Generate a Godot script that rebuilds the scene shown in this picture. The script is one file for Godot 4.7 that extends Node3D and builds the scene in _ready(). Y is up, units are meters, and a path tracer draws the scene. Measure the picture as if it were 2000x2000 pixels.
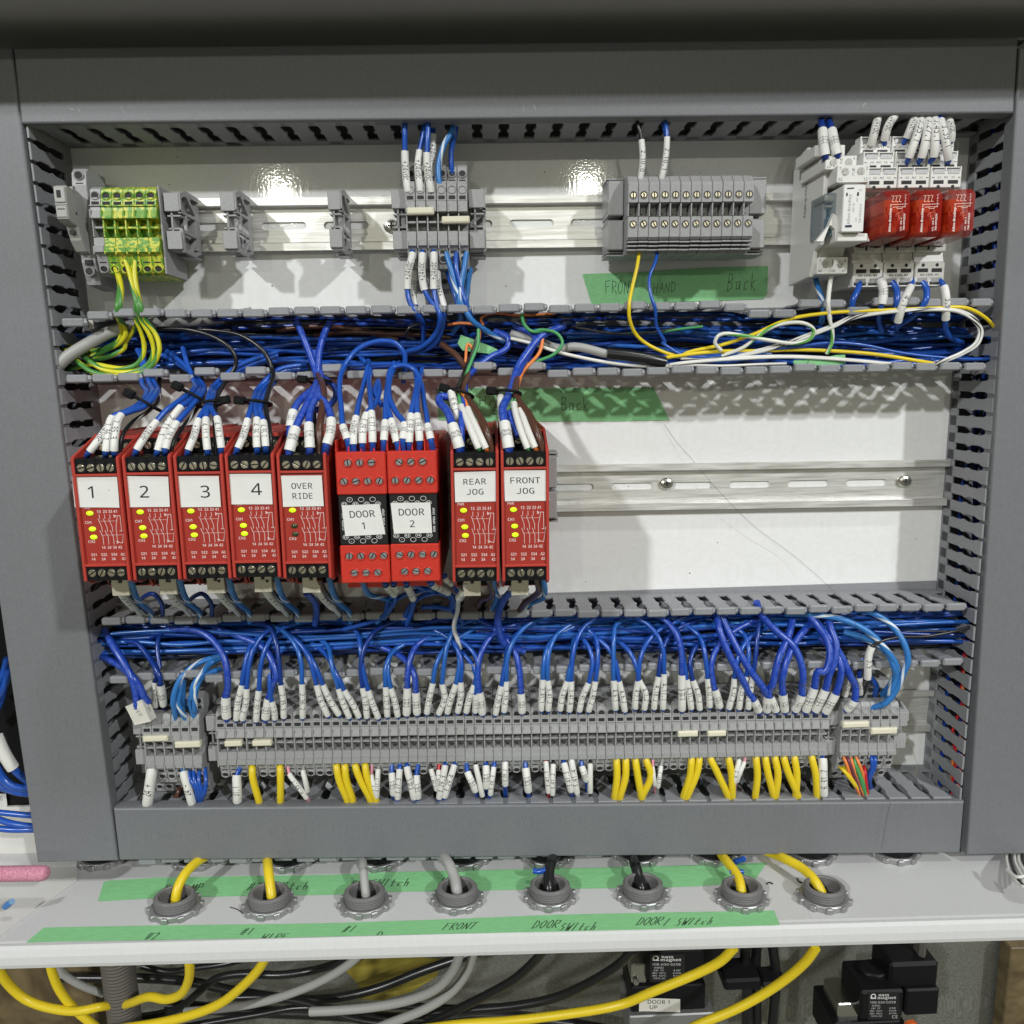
extends Node3D
# An open control cabinet: wiring ducts, rails, terminal blocks, red safety relays and a great many blue wires.
# Lengths are millimetres in the helpers and become metres when a mesh is committed or a node placed.

const FOCAL := 1512.0
const EYE := 577.0                       # millimetres from the eye to the back plate
var aim := Basis()
var mat := {}
var used_names := {}
var things: Array = []
var rng := RandomNumberGenerator.new()
# measuring frames: origin and scale of the enlarged crops in which outlines were read
const FRAMES := {"A": [0, 0, .36232], "B": [650, 0, .36232], "C": [1300, 0, .36232], "D": [0, 650, .36232], "E": [650, 650, .36232], "F": [1300, 650, .36232],
	"G": [0, 1300, .36232], "H": [650, 1300, .36232], "I": [1300, 1300, .36232], "J": [100, 580, .20704], "K": [1600, 580, .20704], "L": [100, 1000, .20704],
	"M": [1600, 1000, .20704], "N": [0, 60, .20704], "O": [1600, 60, .20704], "Q": [0, 1360, .20704], "R": [1600, 1360, .20704], "S": [0, 0, 1.0]}

# ---------------------------------------------------------------- geometry
class Build:
	var v := PackedVector3Array()
	var n := PackedVector3Array()
	var uv := PackedVector2Array()
	var idx := PackedInt32Array()
	func tri(a: Vector3, b: Vector3, c: Vector3, out: Vector3, ua := Vector2.ZERO, ub := Vector2.ZERO, uc := Vector2.ZERO):
		var g = (b - a).cross(c - a)
		if g.length() < 1e-9: return
		g = g.normalized()
		var flip = g.dot(out) > 0.0
		var nn = g if flip else -g
		var k = v.size()
		v.append_array([a, b, c]); n.append_array([nn, nn, nn]); uv.append_array([ua, ub, uc])
		idx.append_array([k, k + 2, k + 1] if flip else [k, k + 1, k + 2])
	func quad(a, b, c, d, out: Vector3, u0 := Vector2(0, 0), u1 := Vector2(1, 1)):   # a b c d run round: lower left, lower right, upper right, upper left
		tri(a, b, c, out, Vector2(u0.x, u1.y), Vector2(u1.x, u1.y), Vector2(u1.x, u0.y))
		tri(a, c, d, out, Vector2(u0.x, u1.y), Vector2(u1.x, u0.y), Vector2(u0.x, u0.y))
	func box(c: Vector3, s: Vector3, bev := 0.25, t := Transform3D()):
		var h = s / 2.0
		var e = minf(bev, minf(h.x, minf(h.y, h.z)) * .8)
		var p = func(q): return t * (c + q)
		var o = t * c
		for ax in 3:
			var b1 = (ax + 1) % 3
			var b2 = (ax + 2) % 3
			for sg in [-1.0, 1.0]:
				var q := []
				for m in [[-1, -1], [1, -1], [1, 1], [-1, 1]]:
					var w = Vector3.ZERO
					w[ax] = sg * h[ax]; w[b1] = m[0] * (h[b1] - e); w[b2] = m[1] * (h[b2] - e)
					q.append(p.call(w))
				quad(q[0], q[1], q[2], q[3], (q[0] + q[2]) / 2.0 - o)
			if e > 0.0:
				for s1 in [-1.0, 1.0]:
					for s2 in [-1.0, 1.0]:
						var w := []
						for m in [-1.0, 1.0]:
							var x = Vector3.ZERO
							x[ax] = m * (h[ax] - e); x[b1] = s1 * h[b1]; x[b2] = s2 * (h[b2] - e)
							var y = x
							y[b1] = s1 * (h[b1] - e); y[b2] = s2 * h[b2]
							w.append(p.call(x)); w.append(p.call(y))
						quad(w[0], w[2], w[3], w[1], (w[0] + w[3]) / 2.0 - o)
		if e > 0.0:
			for sx in [-1.0, 1.0]:
				for sy in [-1.0, 1.0]:
					for sz in [-1.0, 1.0]:
						var a = p.call(Vector3(sx * h.x, sy * (h.y - e), sz * (h.z - e)))
						var b = p.call(Vector3(sx * (h.x - e), sy * h.y, sz * (h.z - e)))
						var d = p.call(Vector3(sx * (h.x - e), sy * (h.y - e), sz * h.z))
						tri(a, b, d, (a + b + d) / 3.0 - o)
		return self
	func slab(poly: PackedVector2Array, t: Transform3D, depth: float, bev := 0.0):   # polygon in the local xy plane of t, pushed along its z
		var p = poly
		if Geometry2D.is_polygon_clockwise(p):
			p = p.duplicate(); p.reverse()
		var m = p.size()
		var inner = p
		if bev > 0.0:
			var off = Geometry2D.offset_polygon(p, -bev, Geometry2D.JOIN_MITER)
			if off.size() == 1 and off[0].size() == m:
				var best = 0
				for k in m:
					if off[0][k].distance_to(p[0]) < off[0][best].distance_to(p[0]): best = k
				inner = PackedVector2Array()
				for k in m: inner.append(off[0][(best + k) % m])
				if Geometry2D.is_polygon_clockwise(inner): inner = p
			else: bev = 0.0
		if bev == 0.0: inner = p
		var tr = Geometry2D.triangulate_polygon(inner)
		var zd = t.basis.z
		for k in range(0, tr.size(), 3):
			var a = inner[tr[k]]; var b = inner[tr[k + 1]]; var c = inner[tr[k + 2]]
			tri(t * Vector3(a.x, a.y, depth), t * Vector3(b.x, b.y, depth), t * Vector3(c.x, c.y, depth), zd)
			tri(t * Vector3(a.x, a.y, 0), t * Vector3(b.x, b.y, 0), t * Vector3(c.x, c.y, 0), -zd)
		for k in m:
			var a = p[k]; var b = p[(k + 1) % m]
			var e = (b - a)
			var out = t.basis * Vector3(e.y, -e.x, 0)
			var z0 = bev; var z1 = depth - bev
			quad(t * Vector3(a.x, a.y, z0), t * Vector3(b.x, b.y, z0), t * Vector3(b.x, b.y, z1), t * Vector3(a.x, a.y, z1), out)
			if bev > 0.0:
				var ia = inner[k]; var ib = inner[(k + 1) % m]
				quad(t * Vector3(a.x, a.y, z1), t * Vector3(b.x, b.y, z1), t * Vector3(ib.x, ib.y, depth), t * Vector3(ia.x, ia.y, depth), out.normalized() + zd)
				quad(t * Vector3(a.x, a.y, z0), t * Vector3(b.x, b.y, z0), t * Vector3(ib.x, ib.y, 0), t * Vector3(ia.x, ia.y, 0), out.normalized() - zd)
		return self
	func lathe(prof: Array, t: Transform3D, sides := 20, smooth := true, sx := 1.0):   # profile of (radius, height) round local z
		for k in prof.size() - 1:
			var a: Vector2 = prof[k]; var b: Vector2 = prof[k + 1]
			var nr = Vector2(b.y - a.y, a.x - b.x).normalized()
			var base = v.size()
			for i in sides + 1:
				var w = TAU * i / sides
				var d = Vector3(cos(w) * sx, sin(w), 0)
				var nn = (t.basis * Vector3(cos(w) * nr.x / sx, sin(w) * nr.x, nr.y)).normalized()
				v.append(t * (d * a.x + Vector3(0, 0, a.y))); v.append(t * (d * b.x + Vector3(0, 0, b.y)))
				n.append(nn); n.append(nn)
				uv.append(Vector2(float(i) / sides, 0)); uv.append(Vector2(float(i) / sides, 1))
			for i in sides:
				var q = base + i * 2
				idx.append_array([q, q + 1, q + 2, q + 1, q + 3, q + 2])
		return self
	func disc(r: float, t: Transform3D, sides := 20, sx := 1.0):
		for i in sides:
			var a = TAU * i / sides; var b = TAU * (i + 1) / sides
			tri(t * Vector3.ZERO, t * Vector3(cos(a) * r * sx, sin(a) * r, 0), t * Vector3(cos(b) * r * sx, sin(b) * r, 0), t.basis.z)
		return self
	func tube(pts: PackedVector3Array, r: float, sides := 9, u0 := Vector2(0, 0), u1 := Vector2(1, 1), twist := 0.0, caps := true, flat := 1.0):
		var m = pts.size()
		var base = v.size()
		var run = 0.0
		var total = 0.0
		for i in m - 1: total += pts[i].distance_to(pts[i + 1])
		var last = Vector3(0, 0, 1)
		for i in m:
			var d = (pts[mini(i + 1, m - 1)] - pts[maxi(i - 1, 0)]).normalized()
			var up = Vector3(0, 0, 1)
			if absf(d.z) > .96: up = last
			var f = (up - d * up.dot(d)).normalized()
			last = f
			var side = d.cross(f)
			if i > 0: run += pts[i].distance_to(pts[i - 1])
			var u = run / maxf(total, .001)
			for k in sides + 1:
				var w = TAU * k / sides
				var nn = side * sin(w) - f * cos(w)          # begins at the back
				v.append(pts[i] + side * sin(w) * r + -f * cos(w) * r * flat)
				n.append(nn)
				var vv = float(k) / sides
				uv.append(Vector2(lerpf(u0.x, u1.x, u), lerpf(u1.y, u0.y, vv) + twist * run))
		for i in m - 1:
			for k in sides:
				var q = base + i * (sides + 1) + k
				var s = q + sides + 1
				idx.append_array([q, q + 1, s, q + 1, s + 1, s])
		if caps:
			for e in [0, m - 1]:
				var o = (pts[0] - pts[1]) if e == 0 else (pts[m - 1] - pts[m - 2])
				for k in sides:
					var q = base + e * (sides + 1) + k
					tri(pts[e], v[q], v[q + 1], o)
		return self
	func mesh() -> ArrayMesh:
		var a := []
		a.resize(Mesh.ARRAY_MAX)
		var w = PackedVector3Array()
		w.resize(v.size())
		for i in v.size(): w[i] = v[i] * .001
		a[Mesh.ARRAY_VERTEX] = w; a[Mesh.ARRAY_NORMAL] = n; a[Mesh.ARRAY_TEX_UV] = uv; a[Mesh.ARRAY_INDEX] = idx
		var am = ArrayMesh.new()
		am.add_surface_from_arrays(Mesh.PRIMITIVE_TRIANGLES, a)
		return am

func at(px: float, py: float, z: float) -> Vector3:          # the point of depth z (mm before the back plate) under a point of the picture
	var d = aim * Vector3((px - 1000.0) / FOCAL, -(py - 1000.0) / FOCAL, -1)
	return Vector3(0, 0, EYE) + d * ((z - EYE) / d.z)
func fr(f: String, x: float, y: float, z: float) -> Vector3:
	var o = FRAMES[f]
	return at(o[0] + x * o[2], o[1] + y * o[2], z)
func on_floor(px: float, py: float) -> Vector3:              # the point of the cabinet floor
	var d = aim * Vector3((px - 1000.0) / FOCAL, -(py - 1000.0) / FOCAL, -1)
	var e = Vector3(0, 0, EYE)
	# floor: y = FY + FS * x
	var t = (floor_y(0.0)) / (d.y - FS * d.x)
	return e + d * t
const FS := -0.0175
func floor_y(x: float) -> float: return -369.4 + FS * x
func T(o := Vector3.ZERO, b := Basis()) -> Transform3D: return Transform3D(b, o)
func side_x() -> Basis: return Basis(Vector3(0, 1, 0), Vector3(0, 0, 1), Vector3(1, 0, 0))     # polygon axes (y, z), pushed along x
func poly(s: Array) -> PackedVector2Array:
	var p = PackedVector2Array()
	for k in range(0, s.size(), 2): p.append(Vector2(s[k], s[k + 1]))
	return p

# ---------------------------------------------------------------- naming
func numbered(called: String) -> String:
	var k = used_names.get(called, 0)
	used_names[called] = k + 1
	return called if k == 0 else "%s_%03d" % [called, k]
func thing(called, label, category, where := Vector3.ZERO, turn := 0.0, group := "") -> Node3D:
	var o = Node3D.new()
	o.name = numbered(called); add_child(o)
	o.position = where * .001; o.rotation.z = turn
	return tag(o, label, category, group)
func tag(o, label, category, group := ""):
	o.set_meta("label", label); o.set_meta("category", category)
	if group: o.set_meta("group", group)
	if not things.has(o): things.append(o)
	return o
func part(called: String, m, material, parent = null, where := Vector3.ZERO, turn := 0.0) -> MeshInstance3D:
	var o = MeshInstance3D.new()
	o.mesh = m.mesh() if m is Build else m
	o.material_override = mat[material] if material is String else material
	o.position = where * .001; o.rotation.z = turn
	if parent == null:
		o.name = numbered(called); add_child(o)
	else:
		o.name = called; parent.add_child(o, true)
	return o
func struct(called, m, material, where := Vector3.ZERO, turn := 0.0):
	var o = part(called, m, material, null, where, turn)
	o.set_meta("kind", "structure")
	return o
func copy_of(o: Node3D, where: Vector3, turn: float, label: String) -> Node3D:
	var c = o.duplicate()
	c.name = numbered(str(o.name).rstrip("0123456789").rstrip("_")); add_child(c)
	c.position = where * .001; c.rotation.z = turn
	c.set_meta("label", label)
	things.append(c)
	return c
const NTH := ["first", "second", "third", "fourth", "fifth", "sixth", "seventh", "eighth", "ninth", "tenth", "eleventh", "twelfth", "thirteenth", "fourteenth", "fifteenth", "sixteenth", "seventeenth", "eighteenth", "nineteenth", "twentieth"]
func nth(k: int) -> String:
	if k < 20: return NTH[k]
	var tens = ["", "", "twenty", "thirty", "forty", "fifty", "sixty", "seventy"][(k + 1) / 10]
	var one = (k + 1) % 10
	return (["", "", "twentieth", "thirtieth", "fortieth", "fiftieth", "sixtieth", "seventieth"][(k + 1) / 10]) if one == 0 else tens + "-" + NTH[one - 1]
func settle_labels():                      # labels still shared by things that can be told apart get their place in the row
	var by := {}
	var digits = RegEx.create_from_string("[0-9.+ -]+")
	for o in things:
		if o.has_meta("alike"): continue
		by.get_or_add(digits.sub(o.get_meta("label"), "#", true), []).append(o)
	for l in by:
		var row: Array = by[l]
		if row.size() < 2: continue
		row.sort_custom(func(a, b): return a.position.x < b.position.x)
		for k in row.size(): row[k].set_meta("label", "%s, %s from the left" % [row[k].get_meta("label"), nth(k)])
	for o in things:
		if o.has_meta("alike"): o.remove_meta("alike")

# ---------------------------------------------------------------- materials
func plastic(called: String, c: Color, rough := .45, spec := .5) -> StandardMaterial3D:     # colours are linear, as measured
	var m = StandardMaterial3D.new()
	m.resource_name = called
	m.albedo_color = c.linear_to_srgb()
	m.roughness = rough; m.metallic_specular = spec
	mat[called] = m
	return m
func noise(freq: float, seed_: int, oct := 3, stretch := Vector2.ONE, w := 256) -> Image:
	var f = FastNoiseLite.new()
	f.seed = seed_; f.frequency = 1.0; f.fractal_octaves = oct; f.noise_type = FastNoiseLite.TYPE_SIMPLEX_SMOOTH
	var im = Image.create(w, w, false, Image.FORMAT_RGBA8)
	for y in w:
		for x in w:
			var a = TAU * x / w; var b = TAU * y / w      # on a torus, so that it repeats without a seam
			var p = Vector3(cos(a) * stretch.x, sin(a) * stretch.x, cos(b) * stretch.y) * freq
			var g = f.get_noise_3d(p.x, p.y, p.z + sin(b) * stretch.y * freq * 1.7) * .5 + .5
			im.set_pixel(x, y, Color(g, g, g))
	return im
func tinted(im: Image, lo: Color, hi: Color) -> ImageTexture:
	var o = Image.create(im.get_width(), im.get_height(), false, Image.FORMAT_RGBA8)
	for y in im.get_height():
		for x in im.get_width():
			o.set_pixel(x, y, lo.lerp(hi, clampf((im.get_pixel(x, y).r - .25) * 2.0, 0, 1)).linear_to_srgb())
	return ImageTexture.create_from_image(o)
func bumps(im: Image, strength := 2.0) -> ImageTexture:
	var o = im.duplicate(); o.bump_map_to_normal_map(strength)
	return ImageTexture.create_from_image(o)
func triplanar(m: StandardMaterial3D, per_metre: float):
	m.uv1_triplanar = true; m.uv1_world_triplanar = true
	m.uv1_scale = Vector3.ONE * per_metre

# ---------------------------------------------------------------- printing
var glyphs := {}
var font_rids := {}
func glyph(ch: String, size: int, face: String) -> Array:
	var key = "%s%d%s" % [ch, size, face]
	if glyphs.has(key): return glyphs[key]
	var ts = TextServerManager.get_primary_interface()
	if not font_rids.has(face):
		var sf = SystemFont.new(); sf.font_names = PackedStringArray([face.trim_suffix(" Bold")])
		if face.ends_with("Bold"): sf.font_weight = 700
		font_rids[face] = [sf, sf.get_rids()[0]]
	var f = font_rids[face][1]
	var g = ts.font_get_glyph_index(f, size, ch.unicode_at(0), 0)
	var sz = Vector2i(size, 0)
	ts.font_render_glyph(f, sz, g)
	var r: Rect2 = ts.font_get_glyph_uv_rect(f, sz, g)
	var page = ts.font_get_glyph_texture_idx(f, sz, g)
	var im: Image = null
	if page >= 0 and r.size.x > 0:
		im = ts.font_get_texture_image(f, sz, page).get_region(Rect2i(r))
	glyphs[key] = [im, ts.font_get_glyph_offset(f, sz, g), ts.font_get_glyph_advance(f, size, g).x]
	return glyphs[key]
func blot(im: Image, x: int, y: int, c: Color, a: float):
	if x < 0 or y < 0 or x >= im.get_width() or y >= im.get_height() or a <= 0.0: return
	var o = im.get_pixel(x, y)
	var k = o.lerp(c, clampf(a, 0, 1)); k.a = maxf(o.a, a)
	im.set_pixel(x, y, k)
func text(im: Image, s: String, cx: float, cy: float, size: int, c: Color, face := "Droid Sans", turn := 0, wide := 1.0):   # centred on cx, cy; turn 1 reads downwards, -1 upwards
	var total = 0.0
	for ch in s: total += glyph(ch, size, face)[2]
	var x = -total / 2.0 * wide
	for ch in s:
		var g = glyph(ch, size, face)
		if g[0]:
			var gi: Image = g[0]
			var w = int(ceil(gi.get_width() * wide))
			for j in gi.get_height():
				for i in w:
					var a = gi.get_pixel(mini(int(i / wide), gi.get_width() - 1), j).a
					if a <= .02: continue
					var lx = x + g[1].x * wide + i
					var ly = g[1].y + j + size * .36
					match turn:
						0: blot(im, int(cx + lx), int(cy + ly), c, a)
						1: blot(im, int(cx - ly), int(cy + lx), c, a)
						-1: blot(im, int(cx + ly), int(cy - lx), c, a)
		x += g[2] * wide
func stroke(im: Image, pts: Array, w: float, c: Color):          # a pen line through points x, y, x, y ...
	for k in range(0, pts.size() - 2, 2):
		var a = Vector2(pts[k], pts[k + 1]); var b = Vector2(pts[k + 2], pts[k + 3])
		var lo = a.min(b) - Vector2.ONE * (w + 1); var hi = a.max(b) + Vector2.ONE * (w + 1)
		for y in range(int(lo.y), int(hi.y) + 1):
			for x in range(int(lo.x), int(hi.x) + 1):
				var p = Vector2(x, y)
				var d = p.distance_to(Geometry2D.get_closest_point_to_segment(p, a, b))
				blot(im, x, y, c, clampf(w / 2 + .5 - d, 0, 1))
func ring(im: Image, x: float, y: float, r: float, w: float, c: Color, sx := 1.0):
	var p := []
	for k in 25: p.append_array([x + cos(TAU * k / 24) * r * sx, y + sin(TAU * k / 24) * r])
	stroke(im, p, w, c)
const PEN := {"F": "0,1 0,0 .7,0;0,.45 .55,.42", "R": "0,1 0,0 .6,.05 .6,.4 0,.5 .7,1", "O": ".35,0 0,.3 .05,.8 .4,1 .7,.7 .65,.2 .35,0", "N": "0,1 .05,.1 .6,.95 .7,0", "T": "0,.05 .9,0;.45,0 .35,1",
	"H": "0,0 .05,1;.6,0 .6,1;0,.5 .6,.45", "A": "0,1 .35,0 .65,1;.15,.6 .55,.55", "D": "0,0 .05,1 .5,.85 .65,.4 .4,.05 0,0", "B": "0,0 0,1 .55,.85 .5,.55 0,.5 .5,.35 .45,.05 0,0", "C": ".6,.15 .25,.05 0,.5 .2,.95 .6,.85",
	"K": "0,0 .02,1;.6,0 .05,.55 .75,1.15", "S": ".6,.1 .2,.05 .1,.4 .55,.55 .5,.95 0,.9", "P": "0,1 .05,0 .6,.1 .55,.45 .05,.5", "#": ".2,0 .05,1;.55,0 .4,1;0,.35 .7,.3;0,.7 .65,.65", "1": ".3,0 .2,1", "2": "0,.2 .3,0 .55,.25 0,1 .65,.95",
	"M": "0,1 .1,.1 .35,.7 .6,.1 .7,1", "W": "0,0 .15,1 .35,.4 .5,1 .75,0", "I": ".2,0 .15,1", "L": "0,0 0,1 .55,.95", "U": "0,0 .05,.9 .5,.9 .55,0", "E": ".6,0 0,.05 .05,1 .6,.95;0,.5 .5,.45", "a": ".5,.5 .1,.5 .05,.9 .4,.9 .5,.5 .55,1", "c": ".5,.5 .1,.55 .1,.95 .5,.9", "k": "0,0 .02,1;.5,.45 .05,.7 .55,1.05",
	"t": ".2,.1 .2,.95 .45,.9;0,.45 .45,.4", "h": "0,0 .02,1;.02,.6 .4,.5 .45,1", "i": ".1,.5 .12,1", "m": "0,1 .05,.5 .2,.6 .25,1;.25,.6 .45,.5 .5,1", "p": "0,1.3 .05,.5 .45,.5 .4,.95 .05,.95", " ": ""}
func handwriting(im: Image, s: String, x: float, y: float, w: float, h: float, lw: float, c: Color, slant := .12):
	for ch in s:
		for line in PEN.get(ch, "").split(";", false):
			var p := []
			for q in line.split(" ", false):
				var a = q.split(",")
				var yy = float(a[1]) * h
				p.append_array([x + float(a[0]) * w + (h - yy) * slant + rng.randf_range(-.04, .04) * w, y + yy + rng.randf_range(-.03, .03) * h])
			stroke(im, p, lw, c)
		x += w * rng.randf_range(.95, 1.1)

func make_materials():
	var grain = noise(3.0, 5, 4)
	var fine = noise(26.0, 8, 3)
	var grain_n = bumps(fine, 1.6)
	# grey duct plastic: faint mottling and a fine moulded grain
	for d in [["duct", Color(.265, .27, .285), .42], ["cover", Color(.168, .173, .184), .48], ["block_light", Color(.40, .40, .375), .45], ["block", Color(.335, .335, .335), .45], ["block_dark", Color(.22, .17, .172), .5], ["gland", Color(.16, .155, .155), .5]]:
		var m = plastic(d[0], d[1], d[2])
		m.albedo_texture = tinted(grain, Color(.86, .86, .86), Color(1, 1, 1))
		m.normal_enabled = true; m.normal_texture = grain_n; m.normal_scale = .16
		triplanar(m, 22.0)
	# white enamel back plate with orange peel
	var m = plastic("enamel", Color(.785, .785, .78), .05, .42)
	m.albedo_texture = tinted(noise(2.0, 3, 4), Color(.95, .95, .94), Color(1, 1, 1))
	m.normal_enabled = true; m.normal_texture = bumps(noise(5.0, 21, 2), 1.4); m.normal_scale = .035
	triplanar(m, 14.0)
	m = plastic("floor_paint", Color(.57, .57, .565), .4)
	m.albedo_texture = tinted(noise(4.0, 31, 5), Color(.96, .96, .955), Color(1, 1, 1))
	m.normal_enabled = true; m.normal_texture = bumps(noise(12.0, 22, 2), 1.5); m.normal_scale = .025
	triplanar(m, 11.0)
	m = plastic("white_paint", Color(.62, .61, .58), .4)
	# metals: drawn aluminium with streaks along x
	var streak = noise(1.0, 41, 4, Vector2(.35, 20.0))
	for d in [["aluminium", Color(.93, .92, .90), .30], ["zinc", Color(.42, .42, .42), .42], ["steel", Color(.66, .65, .62), .25], ["brass", Color(.62, .57, .44), .32]]:
		m = plastic(d[0], d[1], d[2])
		m.metallic = 1.0
	mat.aluminium.metallic = .7; mat.zinc.metallic = .7
	mat.aluminium.albedo_texture = tinted(streak, Color(.66, .655, .64), Color(1, 1, 1))
	var ro = tinted(streak, Color(.55, .55, .55), Color(1, 1, 1))
	mat.aluminium.roughness_texture = ro; mat.aluminium.roughness = .5
	mat.aluminium.normal_enabled = true; mat.aluminium.normal_texture = bumps(streak, 1.2); mat.aluminium.normal_scale = .25
	triplanar(mat.aluminium, 9.0)
	mat.zinc.albedo_texture = tinted(noise(7.0, 51, 3), Color(.7, .7, .7), Color(1, 1, 1))
	triplanar(mat.zinc, 40.0)
	# galvanised wall below, speckled
	m = plastic("galvanised", Color(.30, .30, .27), .42)
	m.metallic = .55
	m.albedo_texture = tinted(noise(15.0, 61, 5), Color(.5, .5, .47), Color(1, 1, 1))
	triplanar(m, 5.0)
	m = plastic("timber", Color(.17, .125, .062), .5)
	m.albedo_texture = tinted(noise(1.3, 71, 5), Color(.45, .43, .40), Color(1, 1, 1))
	triplanar(m, 4.0)
	# things
	for d in [["red", Color(.44, .044, .030), .42], ["red_face", Color(.33, .028, .018), .4], ["door_red", Color(.56, .034, .020), .38], ["black", Color(.010, .010, .011), .42, .25], ["hole", Color(.018, .018, .019), .7],  # the hole black paints shade into wire entries, slots and wells
			["beige", Color(.60, .56, .45), .5], ["white", Color(.66, .65, .61), .42], ["socket_white", Color(.70, .69, .66), .4], ["jumper", Color(.70, .66, .52), .45], ["green_plastic", Color(.05, .22, .03), .4],
			["glass_green", Color(.03, .05, .02), .2], ["b", Color(.014, .085, .43), .25], ["B", Color(.014, .056, .38), .3], ["n", Color(.008, .040, .25), .25], ["c", Color(.02, .12, .46), .25], ["L", Color(.03, .19, .50), .32], ["k", Color(.010, .010, .011), .3],
			["br", Color(.075, .030, .018), .3], ["y", Color(.80, .60, .02), .36], ["o", Color(.75, .22, .05), .4], ["g", Color(.06, .30, .10), .4], ["r", Color(.50, .015, .025), .4], ["w", Color(.68, .67, .63), .4],
			["gr", Color(.30, .30, .29), .45], ["p", Color(.70, .28, .36), .45], ["m", Color(.16, .04, .06), .4], ["sheath", Color(.33, .33, .315), .45], ["dark_sheath", Color(.33, .33, .315), .45], ["conduit", Color(.095, .085, .075), .6],
			["pink_rod", Color(.62, .27, .36), .7], ["hair", Color(.05, .05, .04), .4], ["yellow_hair", Color(.45, .40, .10), .4], ["amber", Color(.62, .09, .018), .25], ["blue_glass", Color(.06, .13, .18), .15], ["orange_bit", Color(.75, .14, .03), .5]]:
		plastic(d[0], d[1], d[2], d[3] if d.size() > 3 else .5)
	for k in ["b", "n", "c", "L", "y"]:
		mat[k].albedo_texture = tinted(noise(5.0, 90 + k.unicode_at(0), 3), Color(.82, .82, .82), Color(1, 1, 1)); triplanar(mat[k], 60.0)
	for k in ["red", "red_face", "door_red", "black"]:
		mat[k].normal_enabled = true; mat[k].normal_texture = grain_n; mat[k].normal_scale = .12
		mat[k].albedo_texture = tinted(grain, Color(.85, .85, .85), Color(1, 1, 1)); triplanar(mat[k], 30.0)
	# printed insulation of the thick deep blue wires
	var ins = blank(640, 96, Color(.014, .056, .38))
	text(ins, "E30704S OR 1015 18AWG 600V 105C  ", 320, 44, 22, Color(.12, .18, .50).linear_to_srgb(), "Droid Sans Mono", 0, 1.45)
	mat.B.albedo_color = Color.WHITE; mat.B.albedo_texture = ImageTexture.create_from_image(ins)
	mat.B.uv1_triplanar = false
	# two-coloured insulation: the stripe winds round with the tube's own coordinates
	for s in [["gy", Color(.62, .58, .02), Color(.07, .24, .05), .5], ["Lw", Color(.03, .17, .47), Color(.62, .66, .70), .13], ["wk", Color(.66, .66, .63), Color(.03, .03, .03), .16], ["wg", Color(.68, .68, .62), Color(.10, .34, .06), .3], ["kw", Color(.012, .012, .013), Color(.6, .6, .6), .12]]:
		m = plastic(s[0], Color(1, 1, 1), .34)
		var im = Image.create(8, 64, false, Image.FORMAT_RGBA8)
		for y in 64:
			for x in 8: im.set_pixel(x, y, (s[2] if y < 64 * s[3] else s[1]).linear_to_srgb())
		m.albedo_texture = ImageTexture.create_from_image(im)
	# mottled green and yellow housings of the earth terminals
	m = plastic("earth", Color(1, 1, 1), .42)
	var im = noise(2.4, 77, 2, Vector2.ONE, 128)
	for y in 128:
		for x in 128:
			var k = clampf((im.get_pixel(x, y).r - .47) * 9.0, 0, 1)
			im.set_pixel(x, y, Color(.10, .30, .03).lerp(Color(.62, .60, .06), k).linear_to_srgb())
	m.albedo_texture = ImageTexture.create_from_image(im); triplanar(m, 17.0)
	# masking tape: crepe
	m = plastic("red_glass", Color(.55, .02, .012, .62), .12)
	m.albedo_color = Color(Color(.42, .012, .008).linear_to_srgb(), .42)
	m.transparency = BaseMaterial3D.TRANSPARENCY_ALPHA
	m = plastic("case_glass", Color(1, 1, 1), .1)
	m.albedo_color = Color(Color(.10, .17, .23).linear_to_srgb(), .42)
	m.transparency = BaseMaterial3D.TRANSPARENCY_ALPHA
	m = plastic("lamp_led", Color(.45, .75, .02), .3)
	m.emission_enabled = true; m.emission = Color(.44, .80, .0).linear_to_srgb(); m.emission_energy_multiplier = .95

func printed(called: String, im: Image, rough := .45) -> StandardMaterial3D:
	var m = plastic(called, Color(1, 1, 1), rough)
	m.albedo_texture = ImageTexture.create_from_image(im)
	m.texture_repeat = false
	return m
func blank(w: int, h: int, c: Color) -> Image:
	var im = Image.create(w, h, false, Image.FORMAT_RGBA8)
	im.fill(c.linear_to_srgb())
	return im

# ---- sleeve printing: one sheet for all wire markers, a cell for each text
var sheet: Image
var cells := {}
func cell(s: String) -> Array:
	if not cells.has(s):
		var k = cells.size()
		cells[s] = k
		var x = (k % 8) * 256; var y = (k / 8) * 96
		var ink = Color(.03, .03, .04)
		if s.begins_with("="):                     # three rows of small print
			var t = s.substr(1)
			for j in 3: text(sheet, t, x + 130 + j * 4, y + 34 + j * 15, 22, ink, "Droid Sans Mono")
		else:
			for j in 1: text(sheet, s, x + 128, y + 47, 35, ink, "Droid Sans Mono")
	var q = cells[s]
	var u = Vector2((q % 8) * 256, (q / 8) * 96) / Vector2(2048, 1536)
	return [u + Vector2(2, 2) / Vector2(2048, 1536), u + Vector2(254, 94) / Vector2(2048, 1536)]

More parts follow.
